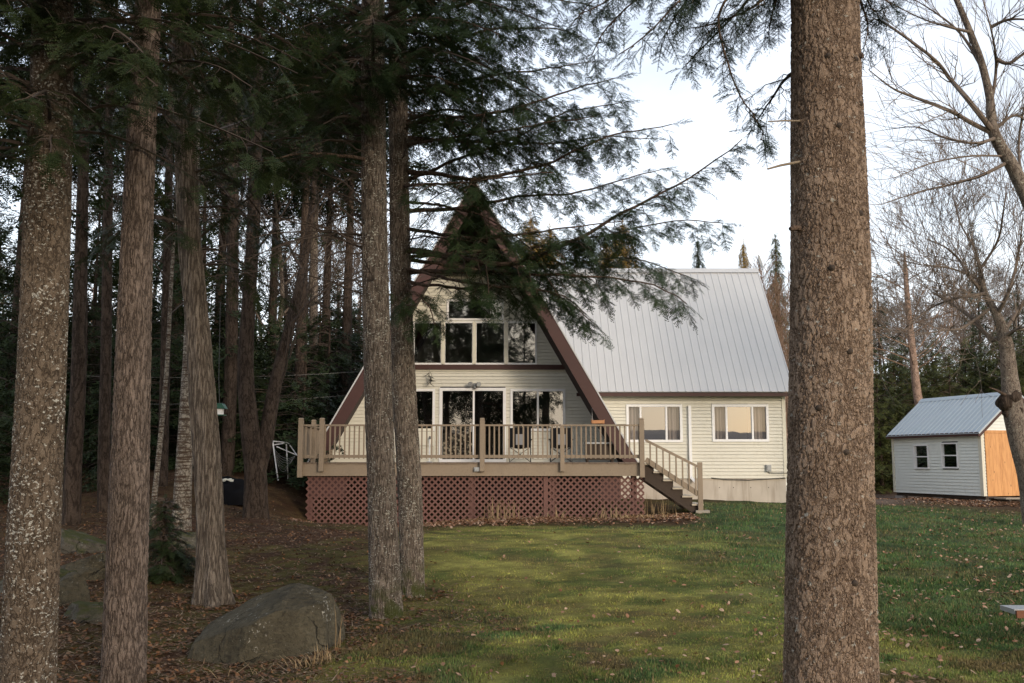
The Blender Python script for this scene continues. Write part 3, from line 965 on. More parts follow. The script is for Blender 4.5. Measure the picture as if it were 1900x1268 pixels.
# satellite dish on the ridge end
p = at(1411, 487, YR + 0.3)
mb = MB()
mb.tube([(p.x - 0.02, YR, z_r), (p.x + 0.0, YR + 0.2, p.z - 0.05)], 0.022, 8)
th = np.linspace(0, 2 * PI, 28, endpoint=False)
ax = Vector((0.85, -0.45, 0.25)).normalized(); u1 = Vector((0, 0, 1)).cross(ax).normalized(); u2 = ax.cross(u1)
rings = []
for rr, dp in ((0.02, 0.05), (0.13, 0.035), (0.24, 0.0), (0.25, -0.012), (0.12, 0.05), (0.02, 0.065)):
    rings.append([tuple(p + u1 * (rr * math.cos(t)) + u2 * (rr * 1.1 * math.sin(t)) - ax * dp) for t in th])
v = np.array(rings).reshape(-1, 3); idx = np.arange(len(v)).reshape(6, 28); a, b = idx[:-1], idx[1:]
mb.add(v, np.stack([a, np.roll(a, -1, 1), np.roll(b, -1, 1), b], -1).reshape(-1, 4))
mb.tube([tuple(p - u2 * 0.2), tuple(p - u2 * 0.1 + ax * 0.28)], 0.01, 6)
mb.build('satellite_dish', M['grey_metal'], house)

# rear porch beyond the right gable
pq = at(1466, 842, 35.0)
porch = thing('rear_porch', (xw + 1.0, 35.5, gz1(9.5, 35.5)), 'small railed porch behind the right corner of the house wing', 'porch')
zt = at(1466, 836, 34.4).z; zb = at(1466, 868, 34.4).z; gzz = gz1(9.6, 35)
mb = MB(); mb.box(xw + 0.06, xw + 2.2, 34.4, 34.5, gzz - 0.3, zb - 0.09)
clapboard(mb, (xw + 0.06, 34.4, 0), (1, 0, 0), (0, -1, 0), lambda z: (0, 2.14), gzz - 0.3, zb - 0.09, [])
mb.build('skirt', M['siding_shed'], porch)
mb = MB(); mb.box(xw + 0.03, xw + 2.25, 34.3, 37, zb - 0.088, zb - 0.03); mb.build('floor', M['deck_floor'], porch)
mb = MB(); mb.box(xw + 0.03, xw + 2.2, 34.36, 34.44, zt - 0.05, zt); mb.build('top_rail', M['old_wood'], porch)
mb = MB(); mb.box(xw + 0.03, xw + 2.2, 34.37, 34.43, zb, zb + 0.05); mb.build('bottom_rail', M['old_wood'], porch)
for i in range(14):
    xx = xw + 0.12 + i * 0.15
    mb = MB(); mb.box(xx - 0.02, xx + 0.02, 34.38, 34.42, zb + 0.05, zt - 0.05); mb.build('baluster', M['old_wood'], porch)
mb = MB(); mb.box(xw + 0.32, xw + 0.44, 34.34, 34.46, zb - 0.03, z_e - 0.1); mb.build('post', M['orange_wood'], porch)

# ------------------------------------------------------------------ the deck
YD = 25.0
dx0, dx1 = XY(556, 870, YD), XY(1196, 870, YD)
dzt = at(950, 861, YD).z; dzb = at(950, 883.5, YD).z
deck = thing('deck', ((dx0 + dx1) / 2, YD, gz1(0, YD)), 'raised tan railed deck with red lattice skirt in front of the A-frame', 'deck')
# boards run towards the house; their sawn ends show along the rim
mb = MB(); x = dx0 + 0.03; i = 0
while x < dx1 - 0.06:
    w = 0.137
    jy = random.uniform(-0.015, 0.012)
    mb.box(x, min(x + w, dx1), YD - 0.025 + jy, YW - 0.02, dzt, dzt + 0.036); x += w + 0.007
mb.build('floor', M['deck_floor'], deck)
mb = MB(); mb.box(dx0, dx1 - 0.02, YD, YD + 0.045, dzb, dzt - 0.002)
mb.box(dx0, dx0 + 0.045, YD + 0.047, YW - 0.05, dzb, dzt - 0.003)
mb.box(dx1 - 0.065, dx1 - 0.02, YD + 0.047, YW - 0.05, dzb, dzt - 0.003)
mb.build('rim_board', M['deck_paint'], deck)
mb = MB()
for k in range(9):
    xx = dx0 + 0.5 + k * (dx1 - dx0 - 1) / 8
    mb.box(xx - 0.02, xx + 0.02, YD + 0.05, YW - 0.06, dzb + 0.02, dzt - 0.004)
mb.build('joist', M['dark_gap'], deck)
rz1, rz0 = at(950, 788, YD).z, at(950, 850, YD).z


def post(px, Y=YD, ztop=None, zbot=None, w=0.115, name='post', x=None, y=None):
    xx = XY(px, 820, Y) if x is None else x
    zt = ztop; zb_ = zbot
    m = MB(); h = w / 2
    yc = Y if y is None else y
    m.box(xx - h, xx + h, yc - h, yc + h, zb_, zt - 0.06)
    m.box(xx - h * 0.8, xx + h * 0.8, yc - h * 0.8, yc + h * 0.8, zt - 0.0598, zt - 0.045)
    v = []
    for q, zz in ((1.0, zt - 0.045), (1.0, zt - 0.018), (0.72, zt)):
        v += [(xx - h * q, yc - h * q, zz), (xx + h * q, yc - h * q, zz), (xx + h * q, yc + h * q, zz), (xx - h * q, yc + h * q, zz)]
    f = [(0, 1, 5, 4), (1, 2, 6, 5), (2, 3, 7, 6), (3, 0, 4, 7), (4, 5, 9, 8), (5, 6, 10, 9), (6, 7, 11, 10), (7, 4, 8, 11), (8, 9, 10, 11), (3, 2, 1, 0)]
    m.add(v, f)
    return m.build(name, M['deck_paint'], deck)


ptop = at(950, 776, YD).z
for px in (559, 598, 747, 895, 1043, 1190):
    tall = px in (559, 598, 895, 1190)
    post(px, YD, ptop if tall else rz1 + 0.0, at(950, 886 if px in (559, 1190) else 875, YD).z, 0.118 if tall else 0.105, y=YD - 0.06)
post(0, YD, at(950, 779, 26.3).z, dzb, 0.11, x=dx0 + 0.06, y=26.35)
post(0, YD, rz1, dzb, 0.11, x=dx0 + 0.06, y=28.1)
mb = MB(); mb.box(dx0 - 0.02, dx1 + 0.0, YD - 0.075, YD + 0.035, rz1 - 0.042, rz1); 
mb.box(dx0 + 0.01, dx0 + 0.10, YD + 0.04, YW - 0.1, rz1 - 0.042, rz1 - 0.001)
mb.build('top_rail', M['deck_paint'], deck)
mb = MB(); mb.box(dx0, dx1 - 0.02, YD - 0.03, YD + 0.03, rz0, rz0 + 0.075)
mb.box(dx0 + 0.03, dx0 + 0.09, YD + 0.035, YW - 0.1, rz0, rz0 + 0.07)
mb.build('bottom_rail', M['deck_paint'], deck)
x = dx0 + 0.15
while x < dx1 - 0.08:
    mb = MB(); j = random.uniform(-0.004, 0.004)
    mb.box(x - 0.019 + j, x + 0.019 + j, YD - 0.047, YD - 0.031, rz0 - 0.02, rz1 - 0.043)
    mb.build('baluster', M['deck_paint'], deck); x += 0.1205
y = YD + 0.25
while y < YW - 0.2:
    mb = MB(); mb.box(dx0 + 0.005, dx0 + 0.028, y - 0.019, y + 0.019, rz0 - 0.02, rz1 - 0.044); mb.build('baluster', M['deck_paint'], deck); y += 0.125
p = at(885, 871, YD - 0.03)
mb = MB(); mb.box(p.x - 0.07, p.x + 0.07, YD - 0.075, YD - 0.002, p.z - 0.055, p.z + 0.05); mb.box(p.x - 0.05, p.x + 0.05, YD - 0.09, YD - 0.0755, p.z - 0.035, p.z + 0.03)
mb.build('outlet_box', M['grey_metal'], deck)
# support posts and the lattice skirt
for k in range(5):
    xx = dx0 + 0.25 + k * (dx1 - dx0 - 0.5) / 4
    mb = MB(); mb.box(xx - 0.07, xx + 0.07, YD + 0.16, YD + 0.30, gz1(xx, YD) - 0.4, dzb + 0.02); mb.build('support_post', M['lattice'], deck)


def lattice(x0, x1, y, z0f, z1, pitch=0.159, w=0.047, axisy=False):
    m = MB(); z_min = min(z0f(x0), z0f(x1)) - 0.12
    H = z1 - z_min; d = w / math.sqrt(2)
    for layer, sg in ((0, 1), (1, -1)):
        o = -H
        while o < (x1 - x0) + H:
            # strip from (o, 0) up to (o + sg*H, H), clipped to the panel
            a = x0 + o if sg > 0 else x0 + o + 0.0
            pts = []
            s0 = 0.0; s1 = H
            xa = lambda s: a + sg * s
            if sg > 0:
                s0 = max(0, x0 - a); s1 = min(H, x1 - a)
            else:
                s0 = max(0, a - x1); s1 = min(H, a - x0)
            if s1 - s0 > 0.03:
                yo = y + layer * 0.0065
                c = Vector(((xa(s0) + xa(s1)) / 2, yo, z_min + (s0 + s1) / 2))
                hl = (s1 - s0) / 2
                tv = np.array([sg, 0, 1]) / math.sqrt(2)
                pv = np.array([1, 0, -sg]) / math.sqrt(2)
                m.obox(c, tv * hl * math.sqrt(2), np.array([0, 0.003, 0]), pv * w / 2)
            o += pitch
    return m


gzf = lambda x: gz1(x, YD)
xL0, xL1 = XY(567, 930, YD + 0.1), XY(1196, 930, YD + 0.1)
cuts = [xL0, XY(722, 930, YD), XY(1013, 930, YD), xL1]
for a, b in zip(cuts[:-1], cuts[1:]):
    m = lattice(a + 0.01, b - 0.01, YD + 0.11, gzf, dzb - 0.01); m.build('lattice_panel', M['lattice'], deck)
for xx in cuts[1:-1]:
    m = MB(); m.box(xx - 0.055, xx + 0.055, YD + 0.09, YD + 0.103, gzf(xx) - 0.2, dzb - 0.004); m.build('lattice_batten', M['lattice'], deck)
# solid boards behind the left and right ends of the lattice
m = MB(); x5 = XY(640, 900, YD); m.box(xL0 + 0.05, x5, YD + 0.135, YD + 0.15, at(950, 925, YD).z, dzb - 0.004); m.build('backing_board', M['brown_trim'], deck)
m = MB(); xa, xb = XY(1118, 900, YD), XY(1153, 900, YD); m.box(xa, xb, YD + 0.135, YD + 0.15, at(950, 930, YD).z, dzb - 0.004); m.build('backing_board', M['brown_trim'], deck)
m = MB(); m.box(dx1 - 0.12, dx1 - 0.1, YD + 0.5, YW, gz1(dx1, 27) - 0.3, dzb - 0.01)
# stairs down to the lawn at the right end
st_top = at(1198, 870, YD + 0.2); st_bot = at(1300, 946, YD + 0.2)
n = 6
sx0, sz0 = dx1 + 0.0, dzt + 0.02
sx1, sz1 = st_bot.x, gz1(st_bot.x, YD + 0.3)
y0s, y1s = YD - 0.02, YD + 1.05
run = (sx1 - sx0) / n; rise = (sz0 - sz1) / n
sm = MB(); sm.box(sx0 + 0.002, sx0 + 0.03, y0s + 0.08, y1s - 0.08, sz0 - 0.4, sz0 - 0.052); sto = sm.build('staircase', M['dark_gap'], deck)
for yy in (y0s + 0.03, y1s - 0.07):
    # cut stringer
    poly = [(sx0, yy, sz0 - 0.02 - 0.03)]
    for k in range(n):
        xk = sx0 + run * k
        poly.append((xk + 0.0, yy, sz0 - rise * (k + 0) - 0.05)) if k == 0 else None
        poly.append((xk + run, yy, sz0 - rise * k - 0.05) if k else (xk + run * 0.98, yy, sz0 - rise * 0 - 0.05))
        poly.append((xk + run, yy, sz0 - rise * (k + 1) - 0.05))
    poly.append((sx1 - 0.02, yy, sz1 - 0.02)); poly.append((sx1 - run * 1.1, yy, sz1 - 0.02)); poly.append((sx0, yy, sz0 - 0.42))
    clean = []
    for q in poly:
        if not clean or (Vector(q) - Vector(clean[-1])).length > 0.004: clean.append(q)
    sm = MB(); sm.prism(clean, (0, 0.045, 0)); sm.build('stringer', M['dark_gap'], sto)
for k in range(n):
    xk = sx0 + run * k; zk = sz0 - rise * k
    m = MB(); m.box(xk - 0.02 + (0.03 if k == 0 else 0), xk + run + 0.03, y0s - 0.03, y1s + 0.02, zk - 0.049, zk - 0.008)
    m.build('tread', M['tread_wood'], sto)
nb = at(1299, 940, YD + 0.0)
m = MB(); xx = sx1 - 0.05
m.box(xx - 0.06, xx + 0.06, y0s - 0.09, y0s - 0.032, sz1 - 0.05, at(950, 858, YD).z); m.build('newel_post', M['deck_paint'], sto)
m = MB(); xx2 = sx1 + 0.08; m.box(xx - 0.12, xx + 0.22, y0s - 0.1, y0s + 0.2, sz1 - 0.03, sz1 + 0.035); m.build('foot_board', M['old_wood'], sto)
ha = Vector((dx1 + 0.02, y0s - 0.06, at(950, 817, YD).z)); hb = Vector((xx - 0.05, y0s - 0.06, at(950, 866, YD).z))
m = MB(); m.beam(ha, hb, 0.05, 0.06); m.build('handrail', M['deck_paint'], sto)
ba = Vector((dx1 + 0.02, y0s - 0.045, at(950, 853, YD).z)); bb = Vector((xx - 0.05, y0s - 0.045, at(950, 917, YD).z))
m = MB(); m.beam(ba, bb, 0.04, 0.13); m.build('side_board', M['deck_paint'], sto)
for k in range(8):
    f = (k + 0.7) / 8.1; a = ha.lerp(hb, f); b = ba.lerp(bb, f)
    m = MB(); m.box(a.x - 0.018, a.x + 0.018, y0s - 0.095, y0s - 0.0665, b.z - 0.06, a.z - 0.02); m.build('baluster', M['deck_paint'], sto)

# ------------------------------------------------------------------ the garden shed
S0 = Vector((XY(1822, 860, 32.5), 32.5, 0)); gS = at(1831, 921, 32.5).z
su = Vector((-1.3, 4.4, 0)).normalized(); sv = Vector((su.y, -su.x, 0))
SL, SW = 4.6, 2.9
zS1 = at(1829, 797, 32.5).z - 0.02; zSr = zS1 + 1.22
shed = thing('garden_shed', (S0.x, S0.y, gS), 'small pale sided shed with grey metal roof and new plank door', 'shed')


def sp(a, b, z):
    return S0 + su * a + sv * b + Vector((0, 0, z))


nL = -sv; nG = -su


def on_wall(px, py):
    q = on_plane(px, py, S0, nL) - S0
    return q.dot(su), q.z


SL = on_wall(1659, 865)[0]
shw = []
for (l, r_, t, b) in ((1697, 1724.5, 825, 870.5), (1748, 1779, 821.5, 869.5)):
    a0, za = on_wall(r_, (t + b) / 2); a1, _ = on_wall(l, (t + b) / 2)
    _, zt_ = on_wall((l + r_) / 2, t); _, zb_ = on_wall((l + r_) / 2, b)
    shw.append((a0, a1, zb_, zt_))
mb = MB()
clapboard(mb, tuple(S0), tuple(su), tuple(nL), lambda z: (0, SL), gS, zS1 + 0.02, [(a + 0.02, b - 0.02, c + 0.02, d - 0.02) for a, b, c, d in shw], step=0.105, lip=0.018)
mb.build('side_wall', M['siding_shed'], shed)
zdoor = at(1840, 799, 32.6).z
mb = MB()
clapboard(mb, tuple(S0), tuple(sv), tuple(nG), lambda z: (0.0, SW) if z < zS1 else ((z - zS1) / 1.22 * SW / 2, SW - (z - zS1) / 1.22 * SW / 2), gS, zSr, [(0.14, 1.98, gS - 0.1, zdoor)], step=0.105, lip=0.018)
mb.build('gable_wall', M['siding_shed'], shed)
mb = MB(); q = [sp(SL, 0, gS), sp(SL, SW, gS), sp(SL, SW, zS1), sp(SL, SW / 2, zSr), sp(SL, 0, zS1)]; mb.face(q)
mb.face([sp(0, SW, gS), sp(SL, SW, gS), sp(SL, SW, zS1), sp(0, SW, zS1)]); mb.face([sp(0, 0, gS + 0.02), sp(SL, 0, gS + 0.02), sp(SL, SW, gS + 0.02), sp(0, SW, gS + 0.02)])
mb.build('rear_wall', M['siding_shed'], shed)
# roof with ribs
sl = Vector((0, 0, 1.22)) + sv * (SW / 2); oh = 0.16
for sgn, nm in ((1, 'roof'), (-1, 'roof')):
    mb = MB()
    def rp(a, t, o=0.0):
        b = SW / 2 - sgn * (SW / 2) * (1 - t)
        nn = (Vector((0, 0, SW / 2)) - sv * (sgn * 1.22)).normalized()
        return sp(a, b, zS1 + 1.22 * t + 0.05) + nn * o
    t0 = -0.13
    mb.face([rp(-oh, t0), rp(SL + oh, t0), rp(SL + oh, 1), rp(-oh, 1)]); mb.face([rp(-oh, t0, -0.03), rp(-oh, 1, -0.03), rp(SL + oh, 1, -0.03), rp(SL + oh, t0, -0.03)])
    mb.face([rp(-oh, t0), rp(-oh, t0, -0.03), rp(SL + oh, t0, -0.03), rp(SL + oh, t0)])
    mb.face([rp(-oh, t0), rp(-oh, 1), rp(-oh, 1, -0.03), rp(-oh, t0, -0.03)])
    a = -oh + 0.02
    while a < SL + oh:
        w = 0.02; h = 0.022
        mb.face([rp(a - w, t0, 0.001), rp(a - w / 2, t0, h), rp(a - w / 2, 1, h), rp(a - w, 1, 0.001)]); mb.face([rp(a - w / 2, t0, h), rp(a + w / 2, t0, h), rp(a + w / 2, 1, h), rp(a - w / 2, 1, h)])
        mb.face([rp(a + w / 2, t0, h), rp(a + w, t0, 0.001), rp(a + w, 1, 0.001), rp(a + w / 2, 1, h)]); a += 0.229
    mb.build('roof', M['roof_shed'], shed)
mb = MB()
mb.prism([sp(-oh - 0.01, SW / 2 - 0.14, zSr - 0.045), sp(-oh - 0.01, SW / 2, zSr + 0.085), sp(-oh - 0.01, SW / 2 + 0.14, zSr - 0.045), sp(-oh - 0.01, SW / 2, zSr + 0.06)], su * (SL + 2 * oh + 0.02))
mb.build('ridge_cap', M['roof_shed'], shed)
mb = MB()
e0 = sp(-oh + 0.01, -0.16, zS1 - 0.13); e1 = sp(SL + oh - 0.01, -0.16, zS1 - 0.13)
mb.beam(e0, e1, 0.03, 0.13); mb.build('fascia', M['brown_trim'], shed)
mb = MB()
for s_ in (0, 1):
    a_ = sp(-oh + 0.025, -0.19 if s_ == 0 else SW + 0.19, zS1 - 0.20); b_ = sp(-oh + 0.025, SW / 2, zSr - 0.065)
    mb.beam(a_, b_, 0.028, 0.10)
mb.build('rake_board', M['brown_trim'], shed)
mb = MB()
mb.obox(sp(0.0, 0.0, (gS + zS1) / 2 - 0.02), su * 0.07, sv * 0.05, Vector((0, 0, (zS1 - gS) / 2 - 0.02)))
mb.build('corner_trim', M['cream_trim'], shed)
mb = MB()
mb.obox(sp(SL, 0.0, (gS + zS1) / 2 - 0.02), su * 0.045, sv * 0.04, Vector((0, 0, (zS1 - gS) / 2 - 0.02)))
mb.build('corner_trim', M['cream_trim'], shed)
mb = MB(); b = 0.13
while b < 1.95:
    mb.obox(sp(-0.035, b + 0.068, (gS + zdoor - 0.09) / 2), su * 0.012, sv * 0.066, Vector((0, 0, (zdoor - 0.09 - gS) / 2))); b += 0.135
mb.obox(sp(-0.04, 1.06, zdoor - 0.04), su * 0.02, sv * 0.94, Vector((0, 0, 0.045)))
mb.build('door', M['pine_board'], shed)
for a0, a1, z0, z1 in shw:
    mb = MB(); f = 0.05; c = (a0 + a1) / 2; zc = (z0 + z1) / 2
    for aa in (a0 + f / 2, a1 - f / 2):
        mb.obox(sp(aa, -0.02, zc), su * f / 2, sv * 0.035, Vector((0, 0, (z1 - z0) / 2)))
    for zz in (z0 + f / 2, z1 - f / 2):
        mb.obox(sp(c, -0.021, zz), su * ((a1 - a0) / 2 - f), sv * 0.034, Vector((0, 0, f / 2)))
    mb.obox(sp(c, -0.01, zc), su * ((a1 - a0) / 2 - f), sv * 0.02, Vector((0, 0, 0.02)))
    w = mb.build('window', M['white'], shed)
    g = MB(); g.face([sp(a0 + 0.03, 0.0, z0 + 0.03), sp(a1 - 0.03, 0.0, z0 + 0.03), sp(a1 - 0.03, 0.0, z1 - 0.03), sp(a0 + 0.03, 0.0, z1 - 0.03)])
    g.build('pane', M['glass'], w)
mb = MB(); mb.face([sp(0.1, 0.9, gS + 0.03), sp(SL - 0.1, 0.9, gS + 0.03), sp(SL - 0.1, 0.9, zS1), sp(0.1, 0.9, zS1)]); mb.build('interior_wall', M['room'], shed)
mb = MB()
for b in (0.12, SW - 0.12):
    mb.beam(sp(-0.02, b, gS - 0.06), sp(SL, b, gS - 0.06), 0.12, 0.115)
mb.build('skid', M['dark_gap'], shed)
for a in (0.15, 2.2, SL - 0.2):
    for b in (0.1, SW - 0.1):
        q = sp(a, b, 0); zg = gz1(q.x, q.y)
        mb = MB(); mb.obox((q.x, q.y, (zg - 0.15 + gS - 0.12) / 2), su * 0.2, sv * 0.11, Vector((0, 0, max(0.04, (gS - 0.12 - zg + 0.15) / 2)))); mb.build('foundation_block', M['block'], shed)
q = sp(-0.45, 1.0, 0); zq = gz1(q.x, q.y)
step = thing('door_step', (q.x, q.y, zq), 'low weathered plank step lying before the orange shed door', 'step')
mb = MB()
for k in range(3):
    mb.obox(sp(-0.25 - 0.17 * k, 1.0, zq + 0.12), su * 0.078, sv * 0.75, Vector((0, 0, 0.02)))
mb.build('plank', M['old_wood'], step)
mb = MB()
for b in (0.4, 1.6): mb.obox(sp(-0.42, b, zq + 0.02), su * 0.27, sv * 0.04, Vector((0, 0, 0.08)))
mb.build('bearer', M['dark_gap'], step)
# ------------------------------------------------------------------ small things on and near the deck
FZ = dzt + 0.036


def camp_chair(px, label):
    x = XY(px, 840, 27.5); y = 27.5
    r = thing('folding_chair', (x, y, FZ), label, 'chair', 'folding chairs on the deck')
    w = 0.29
    mb = MB()
    xs = np.linspace(-w, w, 9); zs = np.linspace(0.40, 0.93, 8)
    v = [(x + a, y - 0.16 - 0.10 * (z - 0.4) - 0.04 * (1 - (a / w) ** 2), FZ + z) for z in zs for a in xs]
    f = [(j * 9 + i, j * 9 + i + 1, j * 9 + i + 10, j * 9 + i + 9) for j in range(7) for i in range(8)]
    mb.add(v, f); mb.build('backrest', M['black_fabric'], r)
    mb = MB(); mb.box(x - 0.12, x + 0.11, y - 0.262, y - 0.246, FZ + 0.47, FZ + 0.76); mb.build('back_pocket', M['grey_fabric'], r)
    mb = MB()
    v = [(x + a, y + b, FZ + 0.42 - 0.05 * (1 - (a / w) ** 2) * (1 - ((b - 0.12) / 0.28) ** 2)) for b in np.linspace(-0.16, 0.4, 6) for a in xs]
    f = [(j * 9 + i, j * 9 + i + 1, j * 9 + i + 10, j * 9 + i + 9) for j in range(5) for i in range(8)]
    mb.add(v, f); mb.build('seat', M['black_fabric'], r)
    for s in (-1, 1):
        mb = MB(); mb.tube([(x + s * w, y - 0.15, FZ + 0.005), (x + s * w, y - 0.17, FZ + 0.45), (x + s * w, y - 0.22, FZ + 0.95)], 0.011, 6); mb.build('back_post', M['dark_metal'], r)
        mb = MB(); mb.tube([(x - s * w, y - 0.165, FZ + 0.01), (x + s * w, y - 0.155, FZ + 0.42)], 0.009, 6); mb.build('leg', M['dark_metal'], r)
        mb = MB(); mb.tube([(x - s * w, y + 0.38, FZ + 0.01), (x + s * w, y + 0.40, FZ + 0.42)], 0.009, 6); mb.build('leg', M['dark_metal'], r)
        mb = MB(); mb.box(x + s * (w + 0.01) - 0.03, x + s * (w + 0.01) + 0.03, y - 0.18, y + 0.36, FZ + 0.60, FZ + 0.63); mb.build('armrest', M['black_fabric'], r)
        mb = MB(); mb.tube([(x + s * w, y + 0.36, FZ + 0.01), (x + s * w, y + 0.35, FZ + 0.6)], 0.009, 6); mb.build('front_post', M['dark_metal'], r)


camp_chair(965, 'black folding chair nearer the patio door, grey pocket on its back')
camp_chair(1041, 'black folding chair nearer the sloping barge board, grey pocket on its back')

# dark storage bench under the overhang
bx0, bx1 = XY(1086, 840, 27.7), XY(1140, 840, 27.7)
bn = thing('storage_bench', ((bx0 + bx1) / 2, 27.8, FZ), 'low dark brown storage bench under the right barge board', 'bench')
mb = MB(); mb.box(bx0 + 0.02, bx1 - 0.02, 27.62, 28.05, FZ + 0.06, FZ + 0.50)
for k in range(7): mb.box(bx0 + 0.03 + k * 0.105, bx0 + 0.12 + k * 0.105, 27.60, 27.618, FZ + 0.08, FZ + 0.48)
mb.build('chest', M['dark_gap'], bn)
mb = MB(); mb.box(bx0, bx1, 27.58, 28.08, FZ + 0.502, FZ + 0.55); mb.build('lid', M['grey_metal'], bn)
for xx in (bx0 + 0.06, bx1 - 0.06):
    for yy in (27.66, 28.0):
        mb = MB(); mb.box(xx - 0.03, xx + 0.03, yy - 0.03, yy + 0.03, FZ, FZ + 0.058); mb.build('leg', M['dark_gap'], bn)

# wooden tray feeder hung from the overhang by two cords
p = at(1109, 783, 27.45)
hb = thing('hanging_feeder', p, 'orange wooden tray feeder hung on cords under the right barge board', 'bird feeder')
mb = MB(); mb.box(p.x - 0.16, p.x + 0.16, p.y - 0.1, p.y + 0.1, p.z - 0.05, p.z - 0.03); mb.box(p.x - 0.16, p.x + 0.16, p.y - 0.12, p.y - 0.101, p.z - 0.05, p.z + 0.04); mb.box(p.x - 0.16, p.x + 0.16, p.y + 0.101, p.y + 0.12, p.z - 0.05, p.z + 0.04)
for s in (-1, 1): mb.box(p.x + s * 0.17 - 0.009, p.x + s * 0.17 + 0.009, p.y - 0.1, p.y + 0.1, p.z - 0.05, p.z + 0.06)
mb.build('tray', M['orange_wood'], hb)
xh = p.x - 0.14
zh = APX.z - K * (xh - XA0) - 0.19 * math.sqrt(1 + K * K)
for s in (-1, 1):
    mb = MB(); mb.tube([(p.x + s * 0.15, p.y, p.z + 0.05), (xh, p.y + 0.15, zh + 0.02)], 0.006, 5); mb.build('cord', M['cord'], hb)

# pale slatted chair by the trunk, and a white pole
p = at(787, 858, 27.3)
ch = thing('garden_chair', (p.x, p.y, FZ), 'white slatted garden chair on the deck, half hidden behind the twin trunks', 'chair')
for s in (-1, 1):
    for yy in (-0.2, 0.22):
        mb = MB(); mb.box(p.x + s * 0.23 - 0.02, p.x + s * 0.23 + 0.02, p.y + yy - 0.02, p.y + yy + 0.02, FZ, FZ + (0.93 if yy < 0 else 0.62)); mb.build('leg', M['cream_trim'], ch)
mb = MB(); mb.box(p.x - 0.24, p.x + 0.24, p.y - 0.17, p.y + 0.24, FZ + 0.42, FZ + 0.45); mb.build('seat', M['cream_trim'], ch)
mb = MB()
for k in range(5): mb.box(p.x - 0.21, p.x + 0.21, p.y - 0.205, p.y - 0.185, FZ + 0.50 + k * 0.085, FZ + 0.57 + k * 0.085)
mb.build('backrest', M['cream_trim'], ch)
p = at(796.5, 858, 27.0)
wp = thing('white_pole', (p.x, p.y, FZ), 'thin white pole standing on the deck left of the patio door', 'pole')
mb = MB(); mb.tube([(p.x, p.y, FZ), (p.x + 0.01, p.y, FZ + 0.62)], 0.016, 8); mb.build('shaft', M['white'], wp)
mb = MB(); mb.tube([(p.x, p.y, FZ), (p.x, p.y, FZ + 0.02)], [0.09, 0.08], 12); mb.build('foot', M['grey_metal'], wp)
mb = MB(); mb.tube([(p.x + 0.01, p.y, FZ + 0.621), (p.x + 0.01, p.y, FZ + 0.70)], [0.03, 0.02], 8); mb.build('grip', M['dark_metal'], wp)

# armchair in the room behind the glass
p = at(849, 858, 30.5)
am = thing('armchair', (p.x, p.y, ZF), 'armchair in patterned cloth inside the patio door', 'chair')
def cush(x0, x1, y0, y1, z0, z1, name, mat, par):
    m = MB(); n = 10
    a = np.linspace(-1, 1, n)
    v = []; 
    for k, zz in enumerate((z0, z1)):
        pass
    m.box(x0, x1, y0, y1, z0, z1)
    o = m.build(name, mat, par)
    b = o.modifiers.new('soft', 'BEVEL'); b.width = 0.07; b.segments = 3
    return o
cush(p.x - 0.36, p.x + 0.36, p.y - 0.35, p.y + 0.35, ZF + 0.12, ZF + 0.44, 'seat', M['floral'], am)
cush(p.x - 0.36, p.x + 0.36, p.y + 0.2, p.y + 0.42, ZF + 0.3, ZF + 0.95, 'backrest', M['floral'], am)
for s in (-1, 1): cush(p.x + s * 0.38 - 0.1, p.x + s * 0.38 + 0.1, p.y - 0.38, p.y + 0.3, ZF + 0.1, ZF + 0.62, 'armrest', M['floral'], am)

# dried spray hanging by a hook from the belt board
p = at(797, 690, YW - 0.2)
hv = thing('hanging_ornament', p, 'dark twiggy ornament hanging below the belt board beside the trunk', 'ornament')
mb = MB(); mb.tube([(p.x, YW - 0.12, zb0 + 0.03), (p.x, p.y, zb0 + 0.02), (p.x, p.y, p.z - 0.02)], 0.007, 5)
for k in range(26):
    a = Vector((p.x + random.uniform(-0.03, 0.05), p.y, p.z - random.uniform(0, 0.35)))
    mb.seg(a, a + Vector((random.uniform(-0.14, 0.16), random.uniform(-0.05, 0.05), random.uniform(-0.16, 0.02))), 0.010, 0.005)
mb.build('spray', M['dark_metal'], hv)

# picnic bench entering the frame at the lower right
p = at(1880, 1133, 9.0); zg = gz1(5.6, 9.0)
pb_ = thing('picnic_bench', (5.4, 9.1, zg), 'weathered bench end with rust red edge at the right side of the lawn', 'bench')
mb = MB(); mb.box(p.x, p.x + 1.7, 8.98, 9.24, p.z - 0.03, p.z + 0.012); mb.build('seat', M['grey_metal'], pb_)
mb = MB(); mb.box(p.x + 0.01, p.x + 1.69, 8.955, 8.979, p.z - 0.06, p.z + 0.004); mb.build('edge_board', M['rust'], pb_)
for xx in (p.x + 0.3, p.x + 1.4):
    mb = MB(); mb.box(xx - 0.04, xx + 0.04, 9.0, 9.22, zg - 0.05, p.z - 0.031); mb.build('leg', M['dark_gap'], pb_)

